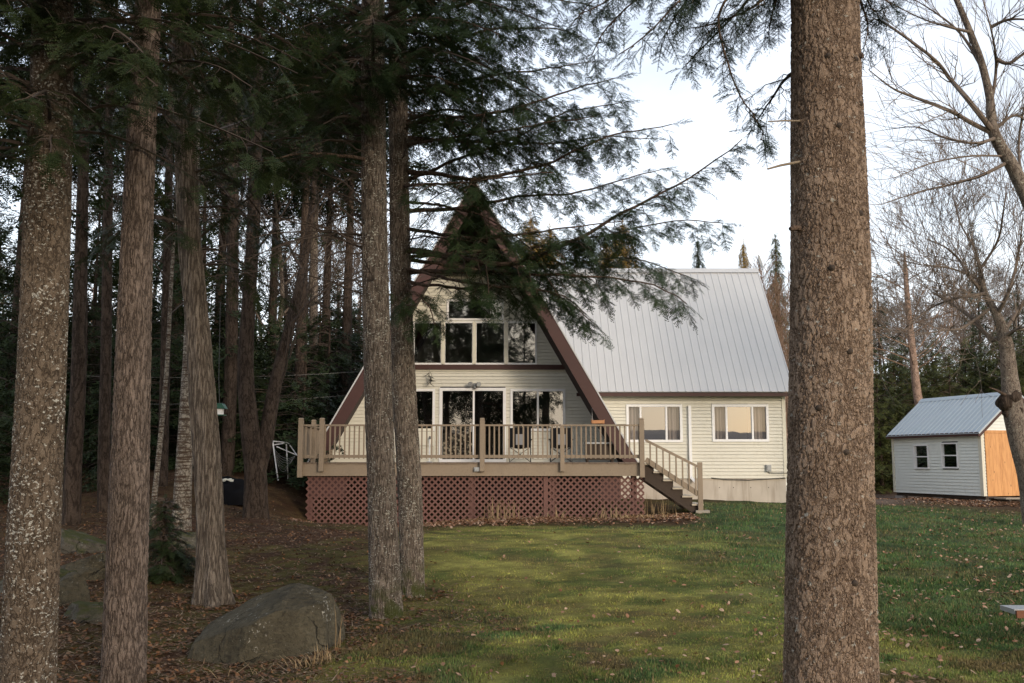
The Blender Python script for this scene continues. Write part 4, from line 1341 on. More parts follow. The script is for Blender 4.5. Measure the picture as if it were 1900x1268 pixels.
# white tube clothes dryer behind the left end of the deck
YC = 27.0
P = lambda a, b, y=YC: at(a, b, y)
cd = thing('clothes_dryer', P(520, 890), 'white tubular clothes dryer with slack cords left of the deck', 'clothes dryer')
gl_ = [P(516, 890), P(506, 820)]
for a, b in (((506, 820, 27), (516, 892, 27)), ((531, 821, 27.5), (534.5, 889, 27.5))):
    m = MB(); m.tube([P(*a), P(*b)], 0.019, 7); m.build('leg', M['white'], cd)
m = MB()
for a, b in (((506, 819, 27), (533, 821.5, 27.5)), ((507, 826, 27), (533, 822, 27.5)), ((534, 821, 27.5), (551, 845, 27.3)), ((513, 829, 27), (551, 845, 27.3))):
    m.tube([P(*a), P(*b)], 0.015, 6)
m.build('frame', M['white'], cd)
m = MB()
for k in range(7):
    a = P(508 + k * 1.3, 832 + k * 3, 27); b = P(550 - k * 2.2, 844 + k * 1.2, 27.3)
    q = [a.lerp(b, t) + Vector((0, 0, -0.18 * (1 - (2 * t - 1) ** 2) - 0.03 * k)) for t in np.linspace(0, 1, 8)]
    for i in range(7): m.seg(q[i], q[i + 1], 0.005, 0.005)
m.build('cord', M['cord'], cd)

# tarp covered heap with a scrap of white cloth
tp = at(425, 893, 23.5); zg = gz1(tp.x, tp.y)
th_ = thing('covered_heap', (tp.x, tp.y, zg), 'black tarp covered heap behind the cedar trunk with white scrap on top', 'tarp heap')
def lump(cx, cy, z0, sx, sy, sz, seed, nu=28, nv=14, amp=0.25, boxy=0.6):
    u = np.linspace(0, 2 * PI, nu, endpoint=False); v = np.linspace(0, PI / 2, nv)
    U, V = np.meshgrid(u, v, indexing='ij')
    se = lambda c, e: np.sign(c) * np.abs(c) ** e
    x = se(np.cos(U), boxy) * se(np.cos(V), boxy); y = se(np.sin(U), boxy) * se(np.cos(V), boxy); z = se(np.sin(V), boxy)
    q = np.stack([x, y, z], -1).reshape(-1, 3)
    d = 1 + amp * (fbm3(q * 2.2 + seed, 3) - 0.5)
    q = q * d[:, None] * np.array([sx, sy, sz]) + np.array([cx, cy, z0])
    idx = np.arange(nu * nv).reshape(nu, nv); a = idx; b = np.roll(idx, -1, 0)
    f = np.stack([a[:, :-1], b[:, :-1], b[:, 1:], a[:, 1:]], -1).reshape(-1, 4)
    return q, f
m = MB(); m.add(*lump(tp.x, tp.y, zg - 0.1, 0.55, 0.5, 0.60, 3, amp=0.9, boxy=0.85)); m.build('tarp', M['tarp'], th_, smooth=True)
m = MB(); c = at(424, 866, 23.45); m.add(*lump(c.x, c.y, zg + 0.43, 0.12, 0.10, 0.06, 8, amp=0.9)); m.build('cloth', M['cream_trim'], th_, smooth=True)

# green roofed bird feeder in the woods
p = at(407, 762, 17.2)
bf = thing('bird_feeder', p, 'green roofed bird feeder hanging right of the cedar trunk', 'bird feeder')
m = MB(); m.box(p.x - 0.055, p.x + 0.06, p.y - 0.06, p.y + 0.06, p.z - 0.07, p.z + 0.03); m.build('hopper', M['white'], bf)
m = MB(); m.prism([(p.x - 0.11, p.y - 0.1, p.z + 0.03), (p.x + 0.12, p.y - 0.1, p.z + 0.03), (p.x + 0.06, p.y - 0.1, p.z + 0.12), (p.x - 0.05, p.y - 0.1, p.z + 0.12)], (0, 0.2, 0)); m.build('roof', M['green_paint'], bf)
m = MB(); m.box(p.x - 0.09, p.x + 0.1, p.y - 0.09, p.y + 0.09, p.z - 0.09, p.z - 0.071); m.build('perch_tray', M['green_paint'], bf)
m = MB(); m.tube([(p.x, p.y, p.z + 0.12), (p.x - 0.03, p.y, p.z + 0.55), (p.x - 0.05, p.y, p.z + 1.9)], 0.006, 5); m.build('wire', M['dark_cord'], bf)

# two service cables from the house into the woods
for (a, b, nm) in (((664, 690, 30), (380, 694, 27), 'upper pale service cable running from the A-frame roof into the woods'),
                   ((648, 733, 30), (400, 742, 27), 'lower pale service cable running from the A-frame roof into the woods')):
    A_, B_ = at(*a), at(*b); B2 = A_ + (B_ - A_) * 1.7
    m = MB(); q = [A_.lerp(B2, t) + Vector((0, 0, -0.10 * (1 - (2 * t - 1) ** 2))) for t in np.linspace(0, 1, 14)]
    m.tube(q, 0.0055, 5); o = m.build('service_cable', M['dull_cord']); tag(o, nm, 'cable', 'service cables')


# ------------------------------------------------------------------ boulders
def boulder(name, c, s, planes, seed, mat, label, sink=0.25, amp=0.10, skew=0.0, nu=72, nv=40):
    u = np.linspace(0, 2 * PI, nu, endpoint=False); v = np.linspace(-PI / 2, PI / 2, nv)
    U, V = np.meshgrid(u, v, indexing='ij')
    q = np.stack([np.cos(U) * np.cos(V), np.sin(U) * np.cos(V), np.sin(V)], -1).reshape(-1, 3)
    q = q * (1 + 0.25 * (fbm3(q * 1.1 + seed, 2) - 0.5))[:, None]
    for (nx, ny, nz, d) in planes:
        nn = np.array([nx, ny, nz], float); nn /= np.linalg.norm(nn)
        e = q @ nn - d
        q = q - np.where(e > 0, e * 0.96, 0)[:, None] * nn
    q = q * (1 + amp * (fbm3(q * 3.2 + seed * 2, 4) - 0.5))[:, None]
    q[:, 2] += skew * q[:, 0] * (q[:, 2] > -0.3)
    q = q * np.array(s) + np.array(c)
    idx = np.arange(nu * nv).reshape(nu, nv); a = idx; b = np.roll(idx, -1, 0)
    f = np.stack([a[:, :-1], b[:, :-1], b[:, 1:], a[:, 1:]], -1).reshape(-1, 4)
    m = MB(); m.add(q, f); o = m.build(name, mat, smooth=True)
    # origin at the base of the stone
    return tag(o, label, 'boulder')


p = at(497, 1246, 9.15); g0 = gz1(p.x, 9.6)
boulder('boulder', (p.x - 0.13, 9.70, g0 - 0.06), (0.80, 0.62, 0.80), [(1, -0.15, 0.16, 0.74), (-0.34, -0.22, 1, 0.56), (0.16, -0.25, 1, 0.68), (0.25, -1, 0.30, 0.55), (-0.6, -1, 0.45, 0.62), (-1, 0, 0.25, 0.92), (0.7, -0.8, 0.5, 0.68)], 3, M['boulder'],
        'big rounded grey boulder in the foreground left of the twin trunks', skew=0.10, nu=110, nv=70)
for (px, py, Y, s, sd, pl, lab, sk) in (
        (150, 985, 15.5, (0.50, 0.4, 0.30), 5, [(0.3, 0, 1, 0.45), (-0.2, -1, 0.2, 0.7), (0, -0.6, 1, 0.6)], 'slanting slab topped rock, uppermost between the two leftmost trunks', -0.3),
        (148, 1035, 13.2, (0.42, 0.34, 0.27), 9, [(-0.3, 0, 1, 0.55), (0.4, -1, 0.2, 0.7)], 'moss covered rock below the slanting slab, with pale lichen streak', 0.25),
        (120, 1105, 11.8, (0.26, 0.24, 0.28), 12, [(-0.6, -0.3, 1, 0.6), (1, -0.4, 0.2, 0.7)], 'pale pointed rock beside the lichen spotted trunk', -0.1),
        (172, 1130, 11.0, (0.36, 0.26, 0.20), 21, [(0.1, 0, 1, 0.6), (0.2, -1, 0.3, 0.7)], 'low grey rock beside the reddish trunk foot, lowest of the rocks', 0.0),
        (305, 1012, 15.8, (0.62, 0.4, 0.30), 15, [(0, 0, 1, 0.6), (0.1, -1, 0.3, 0.7)], 'mossy rock below the peeling birch', -0.1),
        (352, 1030, 14.2, (0.20, 0.16, 0.14), 31, [(0, 0, 1, 0.6)], 'small pale lichen covered stone right of the little fir', 0.0),
        (62, 1170, 12.0, (0.5, 0.4, 0.3), 41, [(0, 0, 1, 0.6)], 'dark mossy rock half hidden behind the leftmost trunk', 0.0)):
    q = at(px, py, Y)
    boulder('rock', (q.x, Y, gz1(q.x, Y) + s[2] * 0.25), s, pl + [(0.9, -0.5, 0.35, 0.62), (-0.8, -0.6, 0.3, 0.6), (0.2, -1, 0.7, 0.58)], sd, M['mossy'] if 'pale' not in lab else M['boulder'], lab, skew=sk, amp=0.32)


# ------------------------------------------------------------------ needle sprays (templates)
def make_spray(seed, L=0.4, ntw=9, nl=0.034, nw=0.017, step=0.024, ang=52, droop=0.12, threed=0.25, wfac=0.42):
    r = np.random.default_rng(seed)
    tri = []; sticks = []

    def needles(p0, d, ln, s0=0.0):
        n = max(2, int(ln / step))
        side = np.array([-d[1], d[0], 0.0]); side /= max(np.linalg.norm(side), 1e-6)
        for k in range(n):
            s = s0 + (k + 0.5) / n * (ln - s0)
            for sg in (-1, 1):
                a = math.radians(r.uniform(48, 75)); l = nl * r.uniform(0.7, 1.2) * (1 - 0.35 * (s / ln) ** 3)
                b = p0 + d * s + np.array([0, 0, -droop * s * s / L])
                dr = d * math.cos(a) + side * sg * math.sin(a) + np.array([0, 0, r.uniform(-threed, threed)])
                tri.append((b - d * nw / 2, b + d * nw / 2, b + dr * l))

    X0 = np.array([1.0, 0, 0])
    needles(np.zeros(3), X0, L)
    sticks.append((np.zeros(3), X0 * L + np.array([0, 0, -droop * L])))
    for k in range(ntw):
        t = 0.08 + 0.84 * (k + r.uniform(-0.3, 0.3)) / ntw
        for sg in (-1, 1):
            if r.random() < 0.1: continue
            a = math.radians(ang + r.uniform(-10, 10))
            d = np.array([math.cos(a), sg * math.sin(a), r.uniform(-0.22, 0.08)])
            d /= np.linalg.norm(d)
            ln = L * wfac * (1 - t) ** 0.75 * r.uniform(0.7, 1.25) + 0.02
            p0 = X0 * (t * L) + np.array([0, 0, -droop * (t * L) ** 2 / L])
            needles(p0, d, ln)
    T = np.array(tri)
    v = T.reshape(-1, 3); f = np.arange(len(v)).reshape(-1, 3)
    # thin woody axis as slivers
    sv_ = []; sf = []
    for a, b in sticks:
        w = np.array([0, 0.004, 0]); q = len(v) + len(sv_)
        sv_ += [a - w, a + w, b]; sf.append((q, q + 1, q + 2))
    return np.vstack([v, np.array(sv_)]), np.vstack([f, np.array(sf)])


SPR_HEM = [make_spray(s) for s in (1, 2, 3, 4)]
SPR_SPR = [make_spray(s, L=0.3, ntw=6, nl=0.018, nw=0.0085, step=0.011, ang=48, droop=0.25, threed=0.75, wfac=0.5) for s in (5, 6, 7)]
SPR_MID = [make_spray(s, L=0.5, ntw=5, nl=0.075, nw=0.034, step=0.062, ang=50, droop=0.2, threed=0.45, wfac=0.45) for s in (8, 9, 10)]
SPR_FAR = [make_spray(s, L=0.7, ntw=4, nl=0.15, nw=0.075, step=0.13, ang=50, droop=0.25, threed=0.6, wfac=0.45) for s in (12, 13, 14)]


def scatter(mb, temps, recs, mi=0, L0=0.4):
    """recs: list of (origin, xdir, up, length)"""
    if not recs: return
    A = np.array([(*o, *x, *u, l) for o, x, u, l in recs], float)
    which = RNG.integers(0, len(temps), len(A))
    for k, (tv, tf) in enumerate(temps):
        S = A[which == k]
        if len(S) == 0: continue
        X_ = unit(S[:, 3:6]); Zu = S[:, 6:9]; Y_ = unit(np.cross(Zu, X_)); Zz = np.cross(X_, Y_)
        M3 = np.stack([X_, Y_, Zz], 1) * (S[:, 9] / L0)[:, None, None]     # rows are axes
        v = np.einsum('vk,nkj->nvj', tv, M3) + S[:, None, :3]
        f = tf[None] + (np.arange(len(S)) * len(tv))[:, None, None]
        mb.add(v.reshape(-1, 3), f.reshape(-1, 3), mi)


def smooth_path(P, n):
    P = np.array([tuple(p) for p in P], float)
    if len(P) == 2:
        t = np.linspace(0, 1, n)[:, None]; return P[0] * (1 - t) + P[1] * t
    d = np.r_[0, np.cumsum(np.linalg.norm(np.diff(P, axis=0), axis=1))]
    s = np.linspace(0, d[-1], n)
    T = np.gradient(P, d, axis=0)
    i = np.clip(np.searchsorted(d, s, 'right') - 1, 0, len(P) - 2)
    h = (d[i + 1] - d[i])[:, None]; t = ((s - d[i]) / (d[i + 1] - d[i]))[:, None]
    return ((2 * t ** 3 - 3 * t ** 2 + 1) * P[i] + (t ** 3 - 2 * t ** 2 + t) * h * T[i] + (-2 * t ** 3 + 3 * t ** 2) * P[i + 1] + (t ** 3 - t ** 2) * h * T[i + 1])


def limb_parts(wood, recs, path, r0, lat=1.0, t0=0.2, step=0.14, droop=0.22, spl=0.3, spstep=0.11, skip=0.12, ang=58, tip=0.006, n=26, tube=True, up=0.0, jit=0.35):
    rnd = random.Random(int(abs(path[-1][0] * 977 + path[-1][2] * 131) * 10))
    P = smooth_path(path, n)
    L = np.linalg.norm(np.diff(P, axis=0), axis=1).sum()
    # small kinks
    jn = np.array([[rnd.gauss(0, 1) for _ in range(3)] for _ in range(n)]) * min(0.03, 0.008 * L)
    jn[0] = 0; P = P + np.cumsum(jn, 0) * 0.35
    rad = r0 + (tip - r0) * np.linspace(0, 1, n) ** 0.8
    if tube: wood.tube(P, rad, 7, cap=False)
    else:
        for i in range(n - 1): wood.seg(P[i], P[i + 1], rad[i], rad[i + 1])
    s = t0 * L; sg = 1
    ds = L / (n - 1)
    while s < L:
        i = min(n - 2, int(s / ds)); fr = s / ds - i
        p = P[i] * (1 - fr) + P[i + 1] * fr
        T = unit(P[i + 1] - P[i]); t = s / L
        s += step * rnd.uniform(0.7, 1.3); sg = -sg
        if rnd.random() < skip: continue
        side = np.cross(T, [0, 0, 1.0]); side = unit(side) * sg
        a = math.radians(ang + rnd.uniform(-14, 14))
        ln = lat * min(1.0, (t - t0) / 0.22 + 0.35) * max(0.12, (1 - t)) ** 0.55 * rnd.uniform(0.55, 1.15)
        d = T * math.cos(a) + side * math.sin(a) + np.array([0, 0, rnd.uniform(-0.25, 0.15) + up])
        d = unit(d)
        m = 5; q = []
        for k in range(m):
            u = k / (m - 1)
            q.append(p + d * (ln * u) + np.array([0, 0, -droop * ln * u * u]) + np.array([rnd.gauss(0, 0.01) for _ in range(3)]) * (k > 0))
        rr = max(0.0035, rad[i] * 0.45)
        for k in range(m - 1): wood.seg(q[k], q[k + 1], rr * (1 - k / m * 0.7), rr * (1 - (k + 1) / m * 0.7))
        if recs is None: continue
        x = spstep * 0.8; s2 = 1
        while x < ln:
            u = x / ln; k = min(m - 2, int(u * (m - 1))); f2 = u * (m - 1) - k
            o = q[k] * (1 - f2) + q[k + 1] * f2
            dt = unit(q[k + 1] - q[k]); sd = unit(np.cross(dt, [0, 0, 1.0])) * s2
            a2 = math.radians(rnd.uniform(35, 62))
            dd = dt * math.cos(a2) + sd * math.sin(a2) + np.array([0, 0, rnd.uniform(-jit, jit * 0.3)])
            upv = np.array([rnd.gauss(0, 0.2), rnd.gauss(0, 0.2), 1.0])
            if rnd.random() > skip: recs.append((o, dd, upv, spl * rnd.uniform(0.6, 1.15) * (1 - 0.35 * u)))
            x += spstep * rnd.uniform(0.7, 1.3); s2 = -s2
        recs.append((q[-1] * 0.9 + q[-2] * 0.1, unit(q[-1] - q[-2]) + np.array([0, 0, -0.1]), np.array([rnd.gauss(0, 0.2), 0, 1.0]), spl * rnd.uniform(0.7, 1.1)))
    if recs is not None:
        recs.append((P[-1], unit(P[-1] - P[-2]), np.array([0, 0, 1.0]), spl))


# ------------------------------------------------------------------ trunks
def trunk(parent, path, radii, mat, n=96, dz=0.016, amp=0.05, lob=0.0, seed=1.0, name='trunk', flare=None):
    """path: points up the stem; radii at those points; flare: (height, strength) root swelling with lobes"""
    P0 = np.array([tuple(p) for p in path], float)
    L = np.linalg.norm(np.diff(P0, axis=0), axis=1).sum()
    m = max(8, int(L / dz))
    d = np.r_[0, np.cumsum(np.linalg.norm(np.diff(P0, axis=0), axis=1))] / L
    P = smooth_path(P0, m)
    rad = np.interp(np.linspace(0, 1, m), d, radii)
    T = unit(np.gradient(P, axis=0))
    A = unit(np.cross(T, [0, 1.0, 0.001])); B = np.cross(T, A)
    th = np.linspace(0, 2 * PI, n, endpoint=False)
    rr = np.broadcast_to(rad[:, None], (m, n)).copy()
    q = np.stack([np.cos(th)[None] * np.ones((m, 1)), np.sin(th)[None] * np.ones((m, 1)), np.linspace(0, L, m)[:, None] * np.ones((1, n))], -1)
    qq = q.reshape(-1, 3) * np.array([1.3, 1.3, 0.9]) + seed * 13.7
    rr = rr * (1 + amp * 2 * (fbm3(qq, 3).reshape(m, n) - 0.5))
    if flare:
        h, st = flare
        zz = np.linspace(0, L, m)[:, None]
        lobes = 0.55 + 0.45 * np.sin(th * 5 + seed) + 0.25 * np.sin(th * 3 + seed * 2)
        rr = rr * (1 + st * np.exp(-zz / h) * lobes[None])
    if lob:
        rr = rr * (1 + lob * np.sin(th * 4 + seed + np.linspace(0, L, m)[:, None] * 0.5))
    v = P[:, None] + rr[..., None] * (np.cos(th)[None, :, None] * A[:, None] + np.sin(th)[None, :, None] * B[:, None])
    idx = np.arange(m * n).reshape(m, n); a = idx[:-1]; b = idx[1:]
    f = np.stack([a, np.roll(a, -1, 1), np.roll(b, -1, 1), b], -1).reshape(-1, 4)
    mb = MB(); mb.add(v.reshape(-1, 3), f)
    return mb.build(name, mat, parent, smooth=True)


def px_path(pts, Y, dy=0.0):
    """stem measured in the photo at distance Y; pts (px, py)"""
    return [at(a, b, Y) for a, b in pts]


def stem(pts, Y, top_h, r_px, lean_top=None):
    """path continued down to the ground and up out of the picture"""
    P = [at(a, b, Y) for a, b in pts]
    g = gz1(P[0].x, P[0].y)
    d = (P[1] - P[0]).normalized()
    if P[0].z > g - 0.05:
        P.insert(0, P[0] - d * ((P[0].z - (g - 0.12)) / max(0.3, d.z)))
    d = (P[-1] - P[-2]).normalized()
    P.append(P[-1] + d * (top_h - P[-1].z) * 0.5 + Vector((0, 0, 0))); P.append(P[-1] + Vector((d.x * 0.3, d.y * 0.3, 1)).normalized() * (top_h - P[-1].z))
    n = len(P)
    r = [rp / FPX * Y for rp in r_px]
    while len(r) < n - 2: r.insert(0, r[0] * 1.03)
    r = r[:n - 2] + [r[n - 3] * 0.6, 0.03]
    return P, r


def point_on(P, z):
    for a, b in zip(P[:-1], P[1:]):
        if a.z <= z <= b.z:
            return a.lerp(b, (z - a.z) / max(1e-6, b.z - a.z))
    return P[-1].copy()


def limb_thing(tree, path, r0, mat_n, temps, L0, kind='limb', **kw):
    w = MB(); recs = []
    limb_parts(w, recs, path, r0, **kw)
    lo = w.build(kind, M['limb_bark'], tree, smooth=True)
    f = MB(); scatter(f, temps, recs, 0, L0)
    if f.chunks: f.build('foliage', M[mat_n], lo)
    return lo


def dead_limb(w, path, r0, sub=0.5, step=0.22, seed=0):
    rnd = random.Random(seed)
    P = smooth_path(path, 16); n = 16
    P[1:] += np.cumsum(np.array([[rnd.gauss(0, 0.016) for _ in range(3)] for _ in range(n - 1)]), 0) * 0.6
    L = np.linalg.norm(np.diff(P, axis=0), axis=1).sum()
    rad = np.linspace(r0, 0.003, n)
    for i in range(n - 1): w.seg(P[i], P[i + 1], rad[i], rad[i + 1])
    k = int(L / step)
    for j in range(k):
        t = 0.15 + 0.85 * (j + rnd.random()) / k; i = min(n - 2, int(t * (n - 1)))
        T = unit(P[i + 1] - P[i]); a = P[i]
        d = unit(T + np.array([rnd.gauss(0, 0.7), rnd.gauss(0, 0.7), rnd.gauss(-0.15, 0.4)]))
        l = sub * rnd.uniform(0.3, 1) * (1 - 0.5 * t)
        b = a + d * l * 0.55 + np.array([0, 0, rnd.uniform(-0.05, 0.05)]); c = b + unit(d + np.array([rnd.gauss(0, 0.4), rnd.gauss(0, 0.4), rnd.gauss(-0.1, 0.3)])) * l * 0.5
        w.seg(a, b, 0.005, 0.0035); w.seg(b, c, 0.0035, 0.002)
        for _ in range(2):
            e = b + np.array([rnd.gauss(0, 1), rnd.gauss(0, 1), rnd.gauss(-0.2, 0.7)]) * l * 0.22; w.seg(b, e, 0.003, 0.002)


# crown for the part of a near tree above / around the frame
def crown(tree, P, z0, z1, n, length, seed, mat_n, temps, L0, fine=True, droop=0.35, spl=0.35, spstep=0.16, step=0.22, az=None, name='crown', rise=0.0, lat=0.8, dens_low=1.0, r0=0.028):
    rnd = random.Random(seed)
    w = MB(); recs = []
    for k in range(n):
        z = z0 + (z1 - z0) * ((k + rnd.random()) / n)
        t = (z - z0) / (z1 - z0)
        b = point_on(P, z)
        a = rnd.uniform(0, 2 * PI) if az is None else math.radians(rnd.uniform(*az))
        l = length * (0.55 + 0.6 * (1 - abs(2 * t - 0.7))) * rnd.uniform(0.6, 1.1)
        d = Vector((math.cos(a), math.sin(a), 0))
        path = [b, b + d * l * 0.35 + Vector((0, 0, l * (0.06 + rise))), b + d * l * 0.7 + Vector((0, 0, l * (rise - 0.04))), b + d * l + Vector((0, 0, l * (rise - droop * 0.6)))]
        limb_parts(w, recs, path, r0, lat=lat * l / 2.4, t0=0.12, step=step, droop=droop, spl=spl, spstep=spstep, n=10, tube=False)
    scatter(w, temps, recs, 1, L0)
    return w.build(name, [M['twig'], M[mat_n]], tree)
# ------------------------------------------------------------------ the near trees
# T6 the big scaly spruce trunk on the right
P6, r6 = stem([(1543, 1300), (1541, 900), (1541, 500), (1532, 100), (1530, -40)], 5.5, 17, [83, 76, 72, 64.5, 63])
t6 = thing('spruce_tree', (P6[0].x, P6[0].y, gz1(P6[0].x, P6[0].y)), 'big scaly barked spruce trunk in the right foreground with dead branch stubs', 'tree')
trunk(t6, P6[:-2] + [P6[-3] + (P6[-2] - P6[-3]) * 0.12], [r6[0] * 1.03] + r6[1:-2] + [r6[-3] * 0.97], M['bark_spruce'], 170, 0.0085, 0.035, seed=2)
trunk(t6, [P6[-3] + (P6[-2] - P6[-3]) * 0.118] + P6[-2:], [r6[-3] * 0.965, r6[-2], 0.03], M['limb_bark'], 24, 0.2, 0.03, seed=4, name='upper_trunk')
# stubs and knots
for (px, py, ex, ey, r) in ((1474, 300, 1424, 314, 0.007), (1488, 225, 1425, 226, 0.005), (1472, 424, 1466, 425, 0.016), (1592, 108, 1601, 104, 0.022)):
    a = at(px + (12 if px < 1530 else -12), py, 5.42); b = at(ex, ey, 5.38)
    m = MB(); m.tube([a, a.lerp(b, 0.6) + Vector((0, 0, 0.004)), b], [r * 1.15, r, r * 0.7], 8); m.build('dead_stub', M['dead_wood'] if r < 0.012 else M['limb_bark'], t6)
for (px, py) in ((1518, 128), (1572, 130), (1582, 208), (1536, 255), (1577, 410), (1522, 510), (1598, 575), (1553, 660), (1560, 1073), (1510, 22), (1545, 840), (1500, 760)):
    c = at(px, py, 5.5); ax = at(1540, py, 5.5)
    rr = 0.0 + np.interp(py, [-40, 100, 500, 900, 1300], [63, 64.5, 72, 76, 83]) / FPX * 5.5
    dx = c.x - ax.x + (1540 - np.interp(py, [-40, 100, 500, 900, 1300], [1530, 1532, 1541, 1541, 1543])) / FPX * 5.5
    dy = -math.sqrt(max(0.0, rr * rr - dx * dx))
    o = Vector((c.x, 5.5 + dy, c.z)); nr = Vector((dx, dy, 0)).normalized()
    m = MB(); m.tube([o - nr * 0.02, o + nr * 0.004, o + nr * 0.012], [0.022, 0.016, 0.006], 9); m.build('knot', M['dark_gap'], t6)
# drooping spruce limbs that hang in from above
for k, pts in enumerate([
        [(1500, -160, 5.5), (1440, -60, 5.4), (1345, 20, 5.3), (1372, 140, 5.25), (1415, 215, 5.2), (1440, 255, 5.2)],
        [(1500, -220, 5.5), (1400, -110, 5.2), (1300, -30, 5.0), (1215, 55, 4.9), (1160, 95, 4.9)],
        [(1500, -260, 5.6), (1350, -140, 5.7), (1200, -70, 5.8), (1100, -10, 5.9), (1060, 30, 5.9)],
        [(1500, -130, 5.5), (1430, -60, 5.6), (1380, 10, 5.7), (1300, 90, 5.8), (1268, 125, 5.8)],
        [(1510, -100, 5.5), (1450, -40, 5.6), (1400, 10, 5.6), (1330, 40, 5.7), (1290, 50, 5.7)],
        [(1495, 120, 5.6), (1455, 150, 5.75), (1425, 190, 5.8), (1400, 225, 5.8)],
        [(1560, -90, 5.6), (1600, -30, 5.8), (1625, 20, 5.8), (1640, 15, 5.8)],
        [(1560, -80, 5.6), (1590, -20, 5.7), (1612, 50, 5.7), (1606, 85, 5.7)],
        [(1500, -300, 5.5), (1300, -200, 5.2), (1150, -120, 5.0), (1000, -60, 4.9), (960, -20, 4.9)],
        [(1500, -200, 5.5), (1380, -120, 5.5), (1270, -60, 5.5), (1190, 0, 5.4), (1130, 60, 5.4), (1110, 100, 5.4)],
        [(1500, -240, 5.6), (1360, -150, 5.4), (1250, -80, 5.3), (1160, -20, 5.2), (1080, 20, 5.2)],
        [(1500, -170, 5.5), (1420, -100, 5.4), (1340, -50, 5.3), (1280, 10, 5.3), (1240, 70, 5.3)],
        [(1500, -150, 5.6), (1460, -60, 5.7), (1440, 0, 5.7), (1425, 60, 5.7)],
        [(1565, -110, 5.5), (1600, -50, 5.6), (1635, -10, 5.6), (1655, 10, 5.6)]]):
    limb_thing(t6, [at(*q) for q in pts], 0.014, 'needle_spruce', SPR_SPR, 0.3, lat=0.32, t0=0.15, step=0.045, droop=0.22, spl=0.155, spstep=0.042, skip=0.12, tip=0.003)
crown(t6, P6, 6.0, 16.5, 46, 2.6, 61, 'needle_dark', SPR_MID, 0.5, droop=0.4, spl=0.55, spstep=0.28, step=0.34)

# T4, T5 the twin hemlocks in front of the house
P4, r4 = stem([(716, 1140), (709, 920), (701, 700), (695, 450), (693, 250), (692, 40), (692, -60)], 11.5, 17, [29, 26, 25.5, 24, 23, 22, 21])
t4 = thing('hemlock_tree', (P4[0].x, P4[0].y, gz1(P4[0].x, P4[0].y)), 'front trunk of the twin hemlocks, mossy foot, before the left half of the A-frame', 'tree')
trunk(t4, P4, r4, M['bark_hemlock'], 110, 0.017, 0.035, seed=3, flare=(0.22, 0.22))
P5, r5 = stem([(766, 1098), (760, 900), (749, 700), (743, 500), (740, 300), (738, 60), (738, -60)], 12.8, 18, [22, 22, 22, 19.5, 18.5, 18, 17.5])
t5 = thing('hemlock_tree', (P5[0].x, P5[0].y, gz1(P5[0].x, P5[0].y)), 'rear trunk of the twin hemlocks carrying long limbs across the A-frame gable', 'tree')
trunk(t5, P5, r5, M['bark_hemlock'], 96, 0.018, 0.035, seed=7, flare=(0.22, 0.2))

